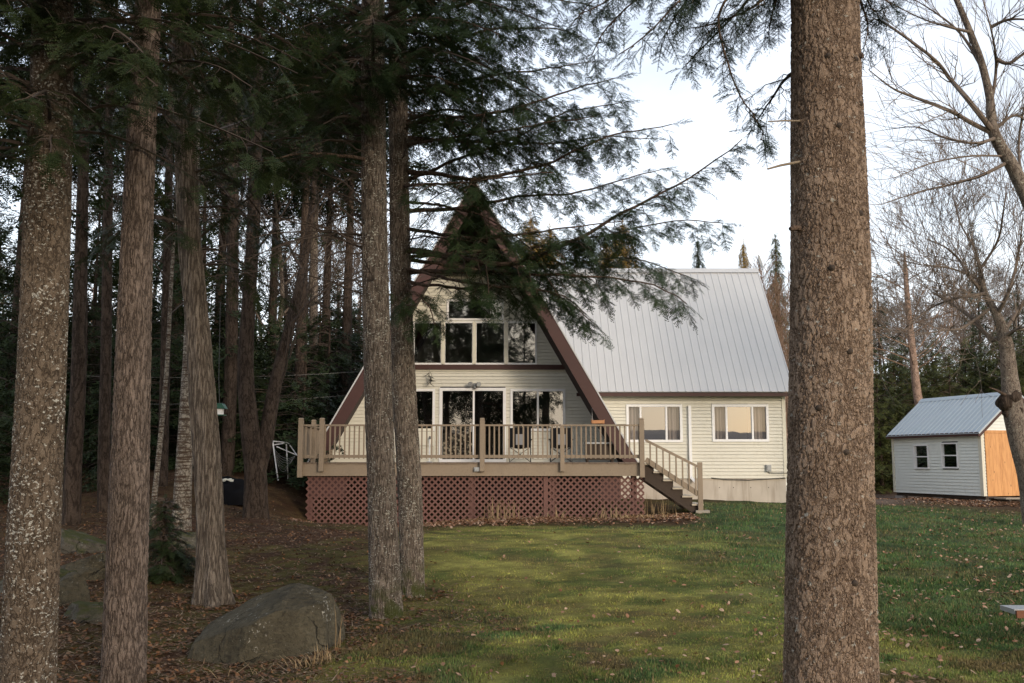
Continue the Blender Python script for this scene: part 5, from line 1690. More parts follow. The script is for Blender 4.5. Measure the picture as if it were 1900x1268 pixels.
right_limbs = [
    # measured limbs of the rear hemlock, with how far each stands
    (t5, [(742, 462, 12.8), (800, 470, 12.5), (870, 484, 12.1), (960, 490, 11.8), (1040, 462, 11.7), (1160, 398, 11.8), (1270, 340, 11.9), (1335, 296, 12.0), (1385, 258, 12.0)], 0.048, 0.95, 0.16),
    (t5, [(748, 318, 12.8), (800, 322, 12.6), (865, 326, 12.4), (940, 312, 12.3), (1010, 290, 12.2), (1080, 258, 12.2), (1150, 235, 12.3), (1225, 220, 12.4)], 0.036, 0.85, 0.2),
    (t5, [(748, 392, 12.8), (830, 385, 13.1), (905, 374, 13.3), (985, 358, 13.5), (1060, 352, 13.6), (1140, 330, 13.7), (1230, 304, 13.8)], 0.034, 0.85, 0.24),
    (t5, [(745, 232, 12.8), (830, 222, 12.4), (920, 205, 12.0), (1000, 190, 11.7), (1080, 165, 11.6), (1150, 148, 11.5)], 0.034, 0.85, 0.1),
    (t5, [(745, 180, 12.8), (820, 160, 13.2), (900, 140, 13.5), (980, 130, 13.8), (1060, 118, 14.0), (1110, 110, 14.1)], 0.032, 0.9, 0.08),
    (t5, [(743, 118, 12.8), (800, 96, 12.5), (870, 66, 12.2), (950, 50, 12.0), (1030, 48, 11.9), (1080, 60, 11.8)], 0.032, 0.9, 0.06),
    (t5, [(742, 40, 12.8), (810, 22, 12.9), (880, 6, 13.0), (960, 0, 13.2), (1050, 6, 13.4), (1110, 22, 13.5)], 0.032, 0.95, 0.06),
    (t5, [(742, 505, 12.8), (830, 506, 12.5), (930, 508, 12.2), (1040, 512, 12.0), (1130, 515, 11.9), (1210, 528, 11.8), (1262, 560, 11.7)], 0.034, 0.90, 0.3),
    (t5, [(750, 255, 12.8), (830, 262, 13.2), (930, 272, 13.6), (1030, 268, 13.9), (1130, 258, 14.2), (1200, 262, 14.3)], 0.030, 0.85, 0.15),
    (t5, [(742, 480, 12.8), (840, 492, 13.2), (950, 500, 13.5), (1060, 486, 13.7), (1160, 478, 13.9), (1240, 500, 14.0), (1280, 520, 14.0)], 0.030, 0.9, 0.35),
    (t5, [(742, 520, 12.8), (830, 532, 12.4), (920, 535, 12.1), (1000, 540, 11.9), (1060, 566, 11.8), (1100, 605, 11.8)], 0.026, 0.75, 0.25),
    (t5, [(748, 425, 12.8), (830, 432, 12.2), (900, 440, 11.8), (970, 432, 11.5), (1060, 420, 11.4), (1150, 410, 11.4)], 0.028, 0.75, 0.15),
    (t5, [(745, 345, 12.8), (800, 348, 12.0), (870, 345, 11.4), (950, 335, 11.0), (1030, 322, 10.8)], 0.026, 0.7, 0.2),
    (t5, [(742, 530, 12.8), (775, 548, 12.3), (800, 572, 12.0), (812, 600, 11.9)], 0.018, 0.45, 0.15),
    (t5, [(742, 560, 12.8), (765, 572, 12.4), (790, 588, 12.2)], 0.014, 0.4, 0.15),
    (t5, [(745, 372, 12.8), (820, 376, 12.3), (880, 392, 11.9), (940, 425, 11.6), (985, 465, 11.5)], 0.022, 0.85, 0.25),
    (t5, [(742, 498, 12.8), (830, 512, 12.2), (900, 524, 11.9), (980, 530, 11.6), (1050, 545, 11.5), (1085, 580, 11.5)], 0.024, 0.85, 0.35),
    (t5, [(745, 478, 12.8), (850, 470, 12.9), (960, 462, 13.0), (1080, 440, 13.1), (1190, 420, 13.2), (1290, 405, 13.3), (1350, 410, 13.3)], 0.026, 0.85, 0.25),
    (t5, [(748, 340, 12.8), (850, 300, 13.0), (960, 262, 13.2), (1060, 215, 13.3), (1160, 190, 13.4)], 0.028, 0.85, 0.2),
    (t5, [(748, 270, 12.8), (850, 250, 12.2), (950, 235, 11.8), (1040, 215, 11.6), (1110, 205, 11.5)], 0.026, 0.8, 0.2),
    (t4, [(695, 300, 11.5), (640, 288, 11.2), (580, 282, 10.9), (520, 290, 10.7), (470, 306, 10.6)], 0.028, 0.5, 0.35),
    (t4, [(695, 120, 11.5), (640, 100, 11.8), (570, 80, 12.1), (500, 78, 12.3), (440, 90, 12.4)], 0.03, 0.8, 0.1),
    (t4, [(695, 190, 11.5), (630, 176, 11.2), (560, 160, 11.0), (500, 162, 10.8)], 0.028, 0.7, 0.2),
    (t4, [(693, 40, 11.5), (630, 10, 11.2), (560, -10, 11.0), (490, -8, 10.8)], 0.03, 0.9, 0.1),
    (t4, [(693, 60, 11.5), (740, 40, 10.9), (800, 30, 10.4), (870, 40, 10.1), (930, 60, 9.9)], 0.028, 0.8, 0.1),
    (t4, [(693, 150, 11.5), (735, 140, 11.0), (790, 138, 10.6), (850, 150, 10.4)], 0.026, 0.7, 0.1),
    (t4, [(693, -20, 11.5), (740, -30, 11.0), (800, -20, 10.6), (880, 0, 10.3)], 0.028, 0.9, 0.1),
]
for tr, pts, r0, lat, t0 in right_limbs:
    limb_thing(tr, [at(*q) for q in pts], r0, 'needle_hemlock', SPR_HEM, 0.4, lat=lat * 1.05, t0=t0, step=0.085, droop=0.42, spl=0.31, spstep=0.082, skip=0.10, jit=0.6)
# thin dead branches around both stems
for tr, Pp, base in ((t4, P4, 100), (t5, P5, 300)):
    w = MB(); rnd = random.Random(base)
    for k in range(34):
        z = rnd.uniform(3.6, 7.6); b = point_on(Pp, z)
        a = rnd.uniform(PI * 0.55, PI * 1.55) if tr is t4 else rnd.uniform(0, 2 * PI)
        l = rnd.uniform(0.7, 2.6)
        d = Vector((math.cos(a), math.sin(a) * 0.7, rnd.uniform(-0.15, 0.5)))
        dead_limb(w, [b, b + d * l * 0.5 + Vector((0, 0, 0.06)), b + d * l + Vector((0, 0, -0.1 * l))], rnd.uniform(0.008, 0.016), seed=base + k)
    for k, (a, b_) in enumerate((((690, 432), (560, 330)), ((690, 470), (548, 395)), ((690, 335), (500, 255)), ((690, 400), (575, 420)), ((690, 250), (560, 245)))):
        if tr is t4:
            A_ = at(*a, 11.5); B_ = at(*b_, 11.0 + 0.3 * k); dead_limb(w, [A_, A_.lerp(B_, 0.5) + Vector((0, 0, 0.05)), B_], 0.018, 0.7, 0.16, seed=900 + k)
    w.flush(4); w.build('dead_branch', M['twig'], tr)
crown(t4, P4, 5.6, 9.0, 30, 2.4, 43, 'needle_hemlock', SPR_HEM, 0.4, spl=0.34, spstep=0.11, step=0.13, droop=0.35, name='lower_crown')
crown(t4, P4, 9.0, 16.5, 60, 3.0, 41, 'needle_dark', SPR_MID, 0.5, spl=0.6, spstep=0.25, step=0.30)
crown(t5, P5, 6.0, 9.5, 30, 2.6, 53, 'needle_hemlock', SPR_HEM, 0.4, spl=0.34, spstep=0.11, step=0.13, droop=0.35, name='lower_crown')
crown(t5, P5, 9.5, 17.5, 42, 3.2, 51, 'needle_dark', SPR_MID, 0.5, spl=0.6, spstep=0.25, step=0.30)

# T1 lichen spotted trunk, T2 reddish pine trunk, T3 cedar
P1, r1_ = stem([(50, 1300), (62, 1000), (77, 700), (88, 400), (95, 200), (100, -40)], 8.0, 17, [47, 45, 42, 41, 38, 36])
t1 = thing('fir_tree', (P1[0].x, P1[0].y, gz1(P1[0].x, P1[0].y)), 'leftmost foreground tree, its bark spotted all over with white lichen', 'tree')
trunk(t1, P1, r1_, M['bark_lichen'], 120, 0.013, 0.03, seed=5)
P2, r2_ = stem([(228, 1300), (237, 1000), (246, 700), (256, 400), (265, 200), (277, -40)], 8.6, 18, [39, 36, 32, 28, 26, 24])
t2 = thing('pine_tree', (P2[0].x, P2[0].y, gz1(P2[0].x, P2[0].y)), 'reddish brown pine trunk in the left foreground, second from the left', 'tree')
trunk(t2, P2, r2_, M['bark_red'], 110, 0.013, 0.03, seed=8)
P3, r3_ = stem([(394, 1112), (391, 1000), (386, 880), (376, 740), (366, 600), (352, 450), (345, 300), (338, 100), (334, -40)], 12.4, 15, [27, 24, 24, 23.5, 20.5, 20, 19.5, 18, 17])
t3 = thing('cedar_tree', (P3[0].x, P3[0].y, gz1(P3[0].x, P3[0].y)), 'grey shreddy barked cedar leaning left with flared roots, left of the boulder', 'tree')
trunk(t3, P3, r3_, M['bark_cedar'], 96, 0.018, 0.04, seed=11, flare=(0.38, 0.75), lob=0.05)
crown(t1, P1, 4.2, 6.6, 22, 1.5, 13, 'needle_dark', SPR_HEM, 0.4, spl=0.28, spstep=0.09, step=0.10, droop=0.4, az=(200, 340), name='front_boughs', r0=0.018)
crown(t1, P1, 4.1, 6.9, 30, 1.9, 11, 'needle_dark', SPR_HEM, 0.4, spl=0.30, spstep=0.12, step=0.15, droop=0.3, lat=0.9, r0=0.02)
crown(t1, P1, 6.9, 16.5, 64, 2.6, 12, 'needle_dark', SPR_MID, 0.5, spl=0.6, spstep=0.25, step=0.30)
crown(t2, P2, 5.0, 7.4, 14, 1.5, 23, 'needle_dark', SPR_HEM, 0.4, spl=0.28, spstep=0.10, step=0.11, droop=0.4, az=(200, 340), name='front_boughs', r0=0.018)
crown(t2, P2, 5.2, 7.4, 18, 1.9, 21, 'needle_dark', SPR_HEM, 0.4, spl=0.30, spstep=0.12, step=0.15, droop=0.3, r0=0.02)
crown(t2, P2, 7.3, 17.5, 60, 2.8, 22, 'needle_dark', SPR_MID, 0.5, spl=0.6, spstep=0.25, step=0.30)
crown(t3, P3, 4.2, 8.4, 34, 2.1, 31, 'needle_dark', SPR_HEM, 0.4, spl=0.34, spstep=0.13, step=0.17, droop=0.35, r0=0.022)
crown(t3, P3, 8.2, 14.5, 44, 2.4, 32, 'needle_dark', SPR_MID, 0.5, spl=0.6, spstep=0.25, step=0.30)


# ------------------------------------------------------------------ trees of the woods
def bare_grow(w, p, d, L, r, depth, rnd, upb=0.1, spread=0.9, rmin=0.004, fork=0.8, kids=(2, 4)):
    n = 4; pts = [np.array(p, float)]
    d = unit(np.array(d, float)); out = []
    for k in range(n):
        d = unit(d + np.array([rnd.gauss(0, 0.13), rnd.gauss(0, 0.13), rnd.gauss(0, 0.10) + upb * 0.25]))
        q = pts[-1] + d * L / n
        r1 = r * (1 - 0.55 * (k + 1) / n); r0 = r * (1 - 0.55 * k / n)
        w.seg(pts[-1], q, max(r0, rmin), max(r1, rmin)); pts.append(q)
        if depth > 0 and k > 0:
            for _ in range(rnd.randint(*kids) if k == n - 1 else (1 if rnd.random() < fork else 0) + (1 if rnd.random() < 0.4 else 0)):
                az = rnd.uniform(0, 2 * PI); e1 = unit(np.cross(d, [0.3, 0.2, 1.0])); e2 = np.cross(d, e1)
                dd = unit(d + (e1 * math.cos(az) + e2 * math.sin(az)) * spread * rnd.uniform(0.5, 1.1) + np.array([0, 0, upb]))
                bare_grow(w, q, dd, L * rnd.uniform(0.5, 0.75), max(r1 * 0.7, rmin), depth - 1, rnd, upb, spread, rmin, fork, kids)


def proto_conifer(h, z0f, rmax, nl, seed, needle, bark_, lean=0.0, power=0.9, temps=SPR_FAR, L0=0.7, spl=0.8, lat=0.5, step=0.4, spstep=0.38, topbulge=0.0, rise=0.02, droop=0.3, name='conifer_tree', trunk_r=None, bare=0, tpow=0.95):
    r = thing(name, (0, 0, 0), '', 'tree')
    rnd = random.Random(seed)
    P = [Vector((0, 0, -0.3)), Vector((lean * 0.3 * h, 0, h * 0.33)), Vector((lean * h * 0.7, rnd.uniform(-.1, .1), h * 0.7)), Vector((lean * h, 0, h))]
    tr_ = trunk_r or 0.011 * h + 0.03
    mb = MB(); mb.tube(smooth_path(P, 14), np.linspace(tr_, 0.015, 14), 9); mb.build('trunk', M[bark_], r, smooth=True)
    w = MB(); recs = []
    for k in range(nl):
        t = (k + rnd.random()) / nl; z = h * (z0f + (1 - z0f) * t ** tpow)
        b = point_on(P, z); a = rnd.uniform(0, 2 * PI)
        t = t ** tpow
        l = max(0.18, rmax * (1 - t) ** power * min(1, 0.55 + 2.5 * t) * rnd.uniform(0.65, 1.15) + topbulge * math.sin(PI * min(1, t * 1.02)))
        d = Vector((math.cos(a), math.sin(a), 0))
        path = [b, b + d * l * 0.5 + Vector((0, 0, l * (0.05 + rise))), b + d * l + Vector((0, 0, l * (rise * 1.5 - droop * 0.5)))]
        limb_parts(w, recs, path, 0.02, lat=lat * l, t0=0.1, step=step, droop=droop, spl=spl * (0.5 + 0.5 * (1 - t)), spstep=spstep, n=5, tube=False)
    rnd2 = random.Random(seed + 5)
    for k in range(bare):
        z = h * rnd2.uniform(0.15, z0f + 0.1); b = point_on(P, z); a = rnd2.uniform(0, 2 * PI); l = rnd2.uniform(0.5, 1.6)
        d = Vector((math.cos(a), math.sin(a), rnd2.uniform(-0.2, 0.3)))
        dead_limb(w, [b, b + d * l * 0.5, b + d * l + Vector((0, 0, -0.1))], 0.012, 0.5, 0.3, seed=seed * 77 + k)
    # the tip
    recs.append((np.array(P[-1]), np.array([0, 0, 1.0]), np.array([1.0, 0, 0]), spl * 0.5))
    scatter(w, temps, recs, 1, L0)
    w.build('crown', [M['twig'], M[needle]], r)
    return r


def proto_bare(h, seed, bark_, twig_, r0=0.13, depth=3, first=0.35, spread=0.8, upb=0.18, nb=9, name='bare_tree', wob=0.05, blen=0.34, rmin=0.007):
    r = thing(name, (0, 0, 0), '', 'tree')
    rnd = random.Random(seed)
    P = [Vector((0, 0, -0.3))]
    for k in range(1, 7): P.append(Vector((P[-1].x + rnd.gauss(0, wob) * h * 0.3, P[-1].y + rnd.gauss(0, wob) * h * 0.3, h * k / 6)))
    mb = MB(); mb.tube(smooth_path(P, 20), np.linspace(r0, 0.012, 20), 9); mb.build('trunk', M[bark_], r, smooth=True)
    w = MB()
    for k in range(nb):
        t = first + (1 - first) * (k + rnd.random() * 0.8) / nb
        b = point_on(P, h * t); a = rnd.uniform(0, 2 * PI)
        d = (math.cos(a) * spread, math.sin(a) * spread, rnd.uniform(0.3, 0.9))
        bare_grow(w, b, d, h * blen * (1.15 - t * 0.75), r0 * 0.42 * (1.2 - t), depth, rnd, upb, 0.8, rmin)
    w.flush(3); w.build('crown', M[twig_], r)
    return r


def place(proto, x, y, h_scale, rz, label, group=None, used=set(), sxy=None, dz=0.0):
    if proto.name in used:
        o = copy_tree(proto)
    else:
        o = proto; used.add(proto.name)
    o.location = (x, y, gz1(x, y) + dz); o.rotation_euler = (0, 0, rz)
    s = h_scale; o.scale = ((sxy or s), (sxy or s), s)
    tag(o, label, 'tree', group)
    return o


def place_px(proto, px, Y, top_py, h, rz, label, group=None, wide=1.0):
    x = XY(px, 800, Y); g = gz1(x, Y)
    H = at(px, top_py, Y).z - g
    s = H / h
    return place(proto, x, Y, s, rz, label, group, sxy=s * wide)


cT = proto_conifer(12, 0.3, 1.9, 240, 107, 'needle_dark', 'bark_far', power=0.7, temps=SPR_MID, L0=0.5, spl=0.7, lat=0.6, step=0.22, spstep=0.22, tpow=0.55)
cA = proto_conifer(12, 0.10, 2.6, 92, 101, 'needle_dark', 'bark_far', bare=0)
cB = proto_conifer(12, 0.22, 2.3, 80, 102, 'needle_dark', 'bark_far', lean=0.02, bare=12)
cC = proto_conifer(13, 0.34, 2.5, 70, 103, 'needle_dark', 'bark_far', bare=22, rise=0.1)
cH = proto_conifer(18, 0.58, 3.0, 90, 108, 'needle_dark', 'bark_far', bare=10, power=0.7)
cO = proto_conifer(7, 0.03, 1.9, 130, 104, 'needle_olive', 'bark_far', power=0.7, lat=0.6, name='evergreen_tree')
cO2 = proto_conifer(8, 0.03, 2.2, 130, 105, 'needle_olive', 'bark_far', power=0.55, lat=0.6, name='evergreen_tree')
cU = proto_conifer(4.5, 0.03, 1.5, 60, 106, 'needle_dark', 'bark_far', power=0.7, lat=0.6, spl=0.6, step=0.3, spstep=0.3, name='understorey_hemlock')
bE = proto_bare(10, 201, 'bark_grey', 'twig_grey', 0.13)
bF = proto_bare(12, 202, 'bark_far', 'twig', 0.12, first=0.3, nb=11)
bG = proto_bare(9, 203, 'bark_pink', 'twig_brown', 0.055, depth=2, first=0.2, nb=14, spread=0.55, upb=0.3, name='bare_sapling', blen=0.26)

rw = random.Random(77)
# left woods, one by one from near to far
GL = 'dark conifers of the woods left of the house'
LL = 'dark conifer deep in the woods left of the house'
left = [(-40, 27, cA, 220), (45, 33, cB, 180), (165, 30, cA, 330), (215, 36, cC, 140), (310, 33, cA, 380), (372, 28, cB, 200), (425, 36, cA, 480),
        (530, 42, cA, 560), (650, 52, cB, 570), (260, 44, cA, 400), (340, 46, cC, 420), (400, 50, cA, 520), (-110, 34, cA, 100), (-150, 26, cB, 0), (560, 56, cA, 580), (690, 60, cC, 590), (630, 40, cB, 590)]
for px, Y, pr, tp in left:
    place_px(pr, px, Y, tp, {cA: 12, cB: 12, cC: 13}[pr], rw.uniform(0, 6.28), LL, GL)
LH = 'tall high crowned conifer shading the woods left of the house'
GH = 'high crowned conifers left of the house'
for px, Y, tp in ((455, 30, -150), (555, 33, -120), (640, 36, -60), (90, 36, -120), (180, 32, -160), (320, 34, -130), (20, 31, -160), (400, 38, -80), (500, 40, 0), (600, 42, 20)):
    place_px(cH, px, Y, tp, 18, rw.uniform(0, 6.28), LH, GH)
LU = 'low dark hemlock growing under the trees left of the house'
GU = 'understorey hemlocks left of the house'
for px, Y, tp in ((607, 34, 575), (562, 31, 600), (505, 28, 620), (420, 29, 560), (640, 37, 545), (445, 38, 500), (520, 44, 470), (575, 46, 500), (620, 48, 520), (665, 50, 540), (600, 40, 600), (30, 44, 460), (95, 40, 470), (-20, 38, 440), (175, 42, 440), (270, 40, 450), (355, 44, 450), (-30, 22, 640), (60, 25, 600), (150, 27, 560), (200, 24, 700), (300, 27, 590), (360, 31, 600), (430, 30, 560), (500, 34, 600), (545, 36, 640), (590, 37, 560), (620, 36, 610), (655, 40, 600), (250, 34, 600), (100, 34, 580), (10, 30, 590), (470, 40, 560), (400, 40, 560), (680, 44, 560)):
    place_px(cU, px, Y, tp, 4.5, rw.uniform(0, 6.28), LU, GU, wide=rw.uniform(1.0, 1.4))
LB = 'bare leafless tree among the conifers left of the house'
GB = 'bare trees in the woods left of the house'
for px, Y, tp, pr in ((330, 38, 200, bE), (500, 37, 240, bE), (660, 41, 420, bF), (560, 50, 420, bE), (470, 55, 400, bE), (700, 52, 440, bE), (290, 50, 300, bE)):
    place_px(pr, px, Y, tp, {bF: 12, bE: 10}[pr], rw.uniform(0, 6.28), LB, GB)
# dark stems standing in the middle of the left woods
for (pts, Y, rp, bk, lab, nm) in (
        ([(133, 952), (136, 860), (143, 760), (150, 500)], 19, [16, 15, 14, 12], 'bark_far', 'dark stem standing between the two leftmost foreground trunks', 'woodland_tree'),
        ([(192, 950), (193, 850), (196, 700), (200, 400)], 21, [11, 11, 10, 9], 'bark_far', 'dark stem half hidden behind the reddish pine trunk on its left side', 'woodland_tree'),
        ([(120, 900), (113, 780), (108, 600)], 26, [8, 8, 7], 'bark_far', 'thin dark stem farther back beside the lichen spotted trunk', 'woodland_tree'),
        ([(300, 940), (306, 700), (312, 400)], 24, [10, 9, 8], 'bark_far', 'dark stem right of the reddish pine trunk, behind the thin birch', 'woodland_tree'),
        ([(560, 900), (562, 640), (566, 420), (572, 150)], 34, [8, 7.5, 7, 6], 'bark_far', 'thin straight stem behind the left end of the deck', 'woodland_tree'),
        ([(585, 870), (582, 560), (584, 400), (590, 200)], 38, [8, 8, 7, 6], 'bark_grey', 'grey straight stem left of the A-frame roof foot', 'woodland_tree'),
        ([(420, 910), (428, 700), (432, 430), (430, 120)], 27, [13, 12, 11, 9], 'bark_far', 'straight dark stem just left of the forked dark tree', 'woodland_tree')):
    Pq, rq = stem(pts, Y, 15, rp); px0 = pts[0][0]
    tt = thing(nm, (Pq[0].x, Pq[0].y, gz1(Pq[0].x, Pq[0].y)), lab, 'tree')
    trunk(tt, Pq, rq, M[bk], 20, 0.2, 0.05, seed=Y)
    crown(tt, Pq, 6.5, 14.5, 13 if px0 < 350 else 6, 2.0, int(Y * 3), 'needle_dark', SPR_FAR, 0.7, spl=0.8, spstep=0.4, step=0.45)
# peeling birch and thin birch
Pq, rq = stem([(336, 978), (342, 860), (349, 720), (356, 560), (360, 400)], 18, 14, [17, 15, 13, 11, 9])
tb = thing('birch_tree', (Pq[0].x, Pq[0].y, gz1(Pq[0].x, Pq[0].y)), 'thick birch with peeling pale bark close behind the cedar', 'tree')
trunk(tb, Pq, rq, M['bark_birch'], 40, 0.05, 0.06, seed=3, flare=(0.2, 0.25))
w = MB(); rnd = random.Random(5)
for k in range(9):
    b = point_on(Pq, rnd.uniform(4.5, 12)); a = rnd.uniform(0, 6.28); bare_grow(w, b, (math.cos(a), math.sin(a), 0.7), 2.4, 0.03, 2, rnd)
w.flush(3); w.build('crown', M['twig'], tb)
Pq, rq = stem([(281, 985), (289, 900), (299, 800), (309, 690), (316, 560)], 19, 10, [5.5, 5, 4.5, 4, 3.4])
tb = thing('birch_tree', (Pq[0].x, Pq[0].y, gz1(Pq[0].x, Pq[0].y)), 'slender leaning birch right of the reddish pine trunk', 'tree')
trunk(tb, Pq, rq, M['bark_birch'], 20, 0.1, 0.05, seed=6)
w = MB()
for k in range(7):
    b = point_on(Pq, rnd.uniform(3.5, 9)); a = rnd.uniform(0, 6.28); bare_grow(w, b, (math.cos(a), math.sin(a), 0.8), 1.5, 0.016, 2, rnd)
w.flush(3); w.build('crown', M['twig'], tb)
# forked dark tree left of the deck
Pq, rq = stem([(474, 955), (474, 880), (464, 800), (456, 700), (462, 560), (470, 420), (476, 250)], 21, 13, [23, 20, 17, 15, 13, 12, 10])
td = thing('forked_tree', (Pq[0].x, Pq[0].y, gz1(Pq[0].x, Pq[0].y)), 'dark forked tree with two bending stems left of the deck', 'tree')
trunk(td, Pq, rq, M['bark_far'], 40, 0.05, 0.06, seed=9, flare=(0.2, 0.2))
fk = [at(478, 880, 21), at(492, 820, 21.1), at(504, 750, 21.2), at(516, 690, 21.3), at(536, 610, 21.5), at(562, 500, 21.8), at(580, 380, 22), at(590, 200, 22.3)]
trunk(td, fk, [0.17, 0.16, 0.15, 0.13, 0.11, 0.09, 0.07, 0.04], M['bark_far'], 32, 0.06, 0.05, seed=10, name='second_stem')
w = MB(); rnd = random.Random(15)
for k, pts in enumerate((((505, 745), (530, 690), (545, 640)), ((500, 760), (520, 700), (528, 660)), ((462, 560), (430, 500), (400, 420)), ((540, 600), (600, 540), (650, 520)), ((560, 500), (520, 430), (480, 380)), ((466, 480), (520, 400), (560, 330)), ((575, 400), (620, 350), (670, 320)), ((470, 420), (420, 360), (380, 300)))):
    Q = [at(a, b, 21.3) for a, b in pts]
    dead_limb(w, Q, 0.035, 0.9, 0.25, seed=k + 40)
    for _ in range(3): bare_grow(w, np.array(Q[1]) * 0.5 + np.array(Q[2]) * 0.5, Q[2] - Q[1], 1.2, 0.014, 2, rnd)
w.flush(4); w.build('crown', M['twig'], td)

# little fir between the left trunks
q = at(300, 1078, 13.4)
fir = proto_conifer(1.05, 0.03, 0.52, 80, 301, 'needle_dark', 'bark_far', temps=SPR_HEM, L0=0.4, spl=0.22, lat=0.6, step=0.055, spstep=0.07, power=0.7, name='fir_sapling', trunk_r=0.02)
place(fir, q.x, 13.4, 1.0, 0.3, 'little dark fir growing right of the reddish pine trunk')

# ------------------------------------------------------------------ right side: evergreens and bare trees behind the shed
LO = 'olive evergreen in the dense row behind the shed'
GO = 'evergreens behind the shed'
for px, Y, tp, pr in ((1600, 44, 668, cO), (1632, 42, 690, cO2), (1662, 45, 655, cO), (1700, 43, 672, cO2), (1735, 44.5, 650, cO), (1768, 43, 668, cO2), (1800, 45, 640, cO), (1835, 44, 650, cO2), (1868, 43, 630, cO), (1905, 44, 620, cO2), (1940, 42, 600, cO), (1615, 50, 640, cO2), (1680, 52, 640, cO), (1745, 52, 625, cO2), (1815, 52, 610, cO), (1880, 51, 600, cO2), (1570, 46, 660, cO2), (1960, 47, 560, cO)):
    place_px(pr, px, Y, tp, {cO: 7, cO2: 8}[pr], rw.uniform(0, 6.28), LO, GO, wide=1.15)
place_px(cB, 1826, 47, 425, 12, 1.0, 'tall bristly conifer behind the gnarled tree, right of the shed ridge', wide=0.7)
place_px(cC, 1640, 50, 500, 13, 2.0, 'loose crowned conifer right beside the big spruce trunk, behind the shed', wide=0.9)
place_px(cB, 1905, 50, 510, 12, 4.0, 'dark conifer at the right edge of the picture behind the shed', wide=0.9)
LR = 'bare tree standing behind the evergreen row by the shed'
GR = 'bare trees behind the shed'
for px, Y, tp, pr in ((1640, 60, 560, bE), (1725, 58, 560, bE), (1790, 56, 545, bE), (1850, 62, 540, bE), (1930, 56, 480, bE), (1690, 66, 585, bE), (1820, 68, 570, bE), (1600, 62, 570, bE), (1760, 70, 590, bE), (1880, 70, 570, bE)):
    place_px(pr, px, Y, tp, {bF: 12, bE: 10}[pr], rw.uniform(0, 6.28), LR, GR)
# pinkish straight stem left of the shed
Pq, rq = stem([(1712, 790), (1702, 730), (1692, 640), (1684, 560), (1680, 500)], 41, 11.2, [8.5, 7.5, 6.5, 5, 4])
tb = thing('bare_tree', (Pq[0].x, Pq[0].y, gz1(Pq[0].x, Pq[0].y)), 'pinkish straight bare tree rising behind the left end of the shed roof', 'tree')
trunk(tb, Pq[:-1], rq[:-2] + [0.03], M['bark_pink'], 20, 0.1, 0.05, seed=3)
w = MB(); rnd = random.Random(25)
for k in range(16):
    b = point_on(Pq, rnd.uniform(5.4, 9.5)); a = rnd.uniform(0, 6.28); bare_grow(w, b, (math.cos(a) * 1.2, math.sin(a) * 1.2, 0.5), 2.3, 0.03, 2, rnd, 0.15)
w.flush(3); w.build('crown', M['twig_brown'], tb)

# gnarled tree with a burl at the right edge
YT = 24.0
Pq = [at(1922, 975, YT), at(1908, 880, YT), at(1890, 810, YT), at(1879, 755, YT), at(1873, 700, YT), at(1867, 640, YT), at(1852, 590, YT), at(1828, 545, YT), at(1819, 500, YT), at(1811, 465, YT)]
tg = thing('gnarled_tree', (Pq[0].x, YT, gz1(Pq[0].x, YT)), 'gnarled bare tree with a swollen burl in front of the shed gable', 'tree')
trunk(tg, Pq, [0.27, 0.25, 0.24, 0.235, 0.19, 0.165, 0.11, 0.07, 0.045, 0.02], M['bark_grey'], 40, 0.05, 0.10, seed=13)
m = MB()
for (px, py, r, sd) in ((1866, 748, 0.20, 2), (1878, 738, 0.21, 5), (1884, 764, 0.19, 8), (1868, 768, 0.10, 9)):
    c = at(px, py, YT - 0.05); u = np.linspace(0, 2 * PI, 24, endpoint=False); v = np.linspace(-PI / 2, PI / 2, 14)
    U, V = np.meshgrid(u, v, indexing='ij'); q = np.stack([np.cos(U) * np.cos(V), np.sin(U) * np.cos(V), np.sin(V)], -1).reshape(-1, 3)
    q = q * (r * (1 + 0.7 * (fbm3(q * 2 + sd, 3) - 0.5)))[:, None] + np.array(c)
    idx = np.arange(24 * 14).reshape(24, 14); a = idx; b = np.roll(idx, -1, 0)
    m.add(q, np.stack([a[:, :-1], b[:, :-1], b[:, 1:], a[:, 1:]], -1).reshape(-1, 4))
m.build('burl', M['bark_far'], tg, smooth=True)
m = MB(); m.tube([at(1868, 735, YT - 0.1), at(1848, 724, YT - 0.3), at(1835, 719, YT - 0.4)], [0.045, 0.028, 0.012], 7); m.build('dead_stub', M['limb_bark'], tg)
rnd = random.Random(35)
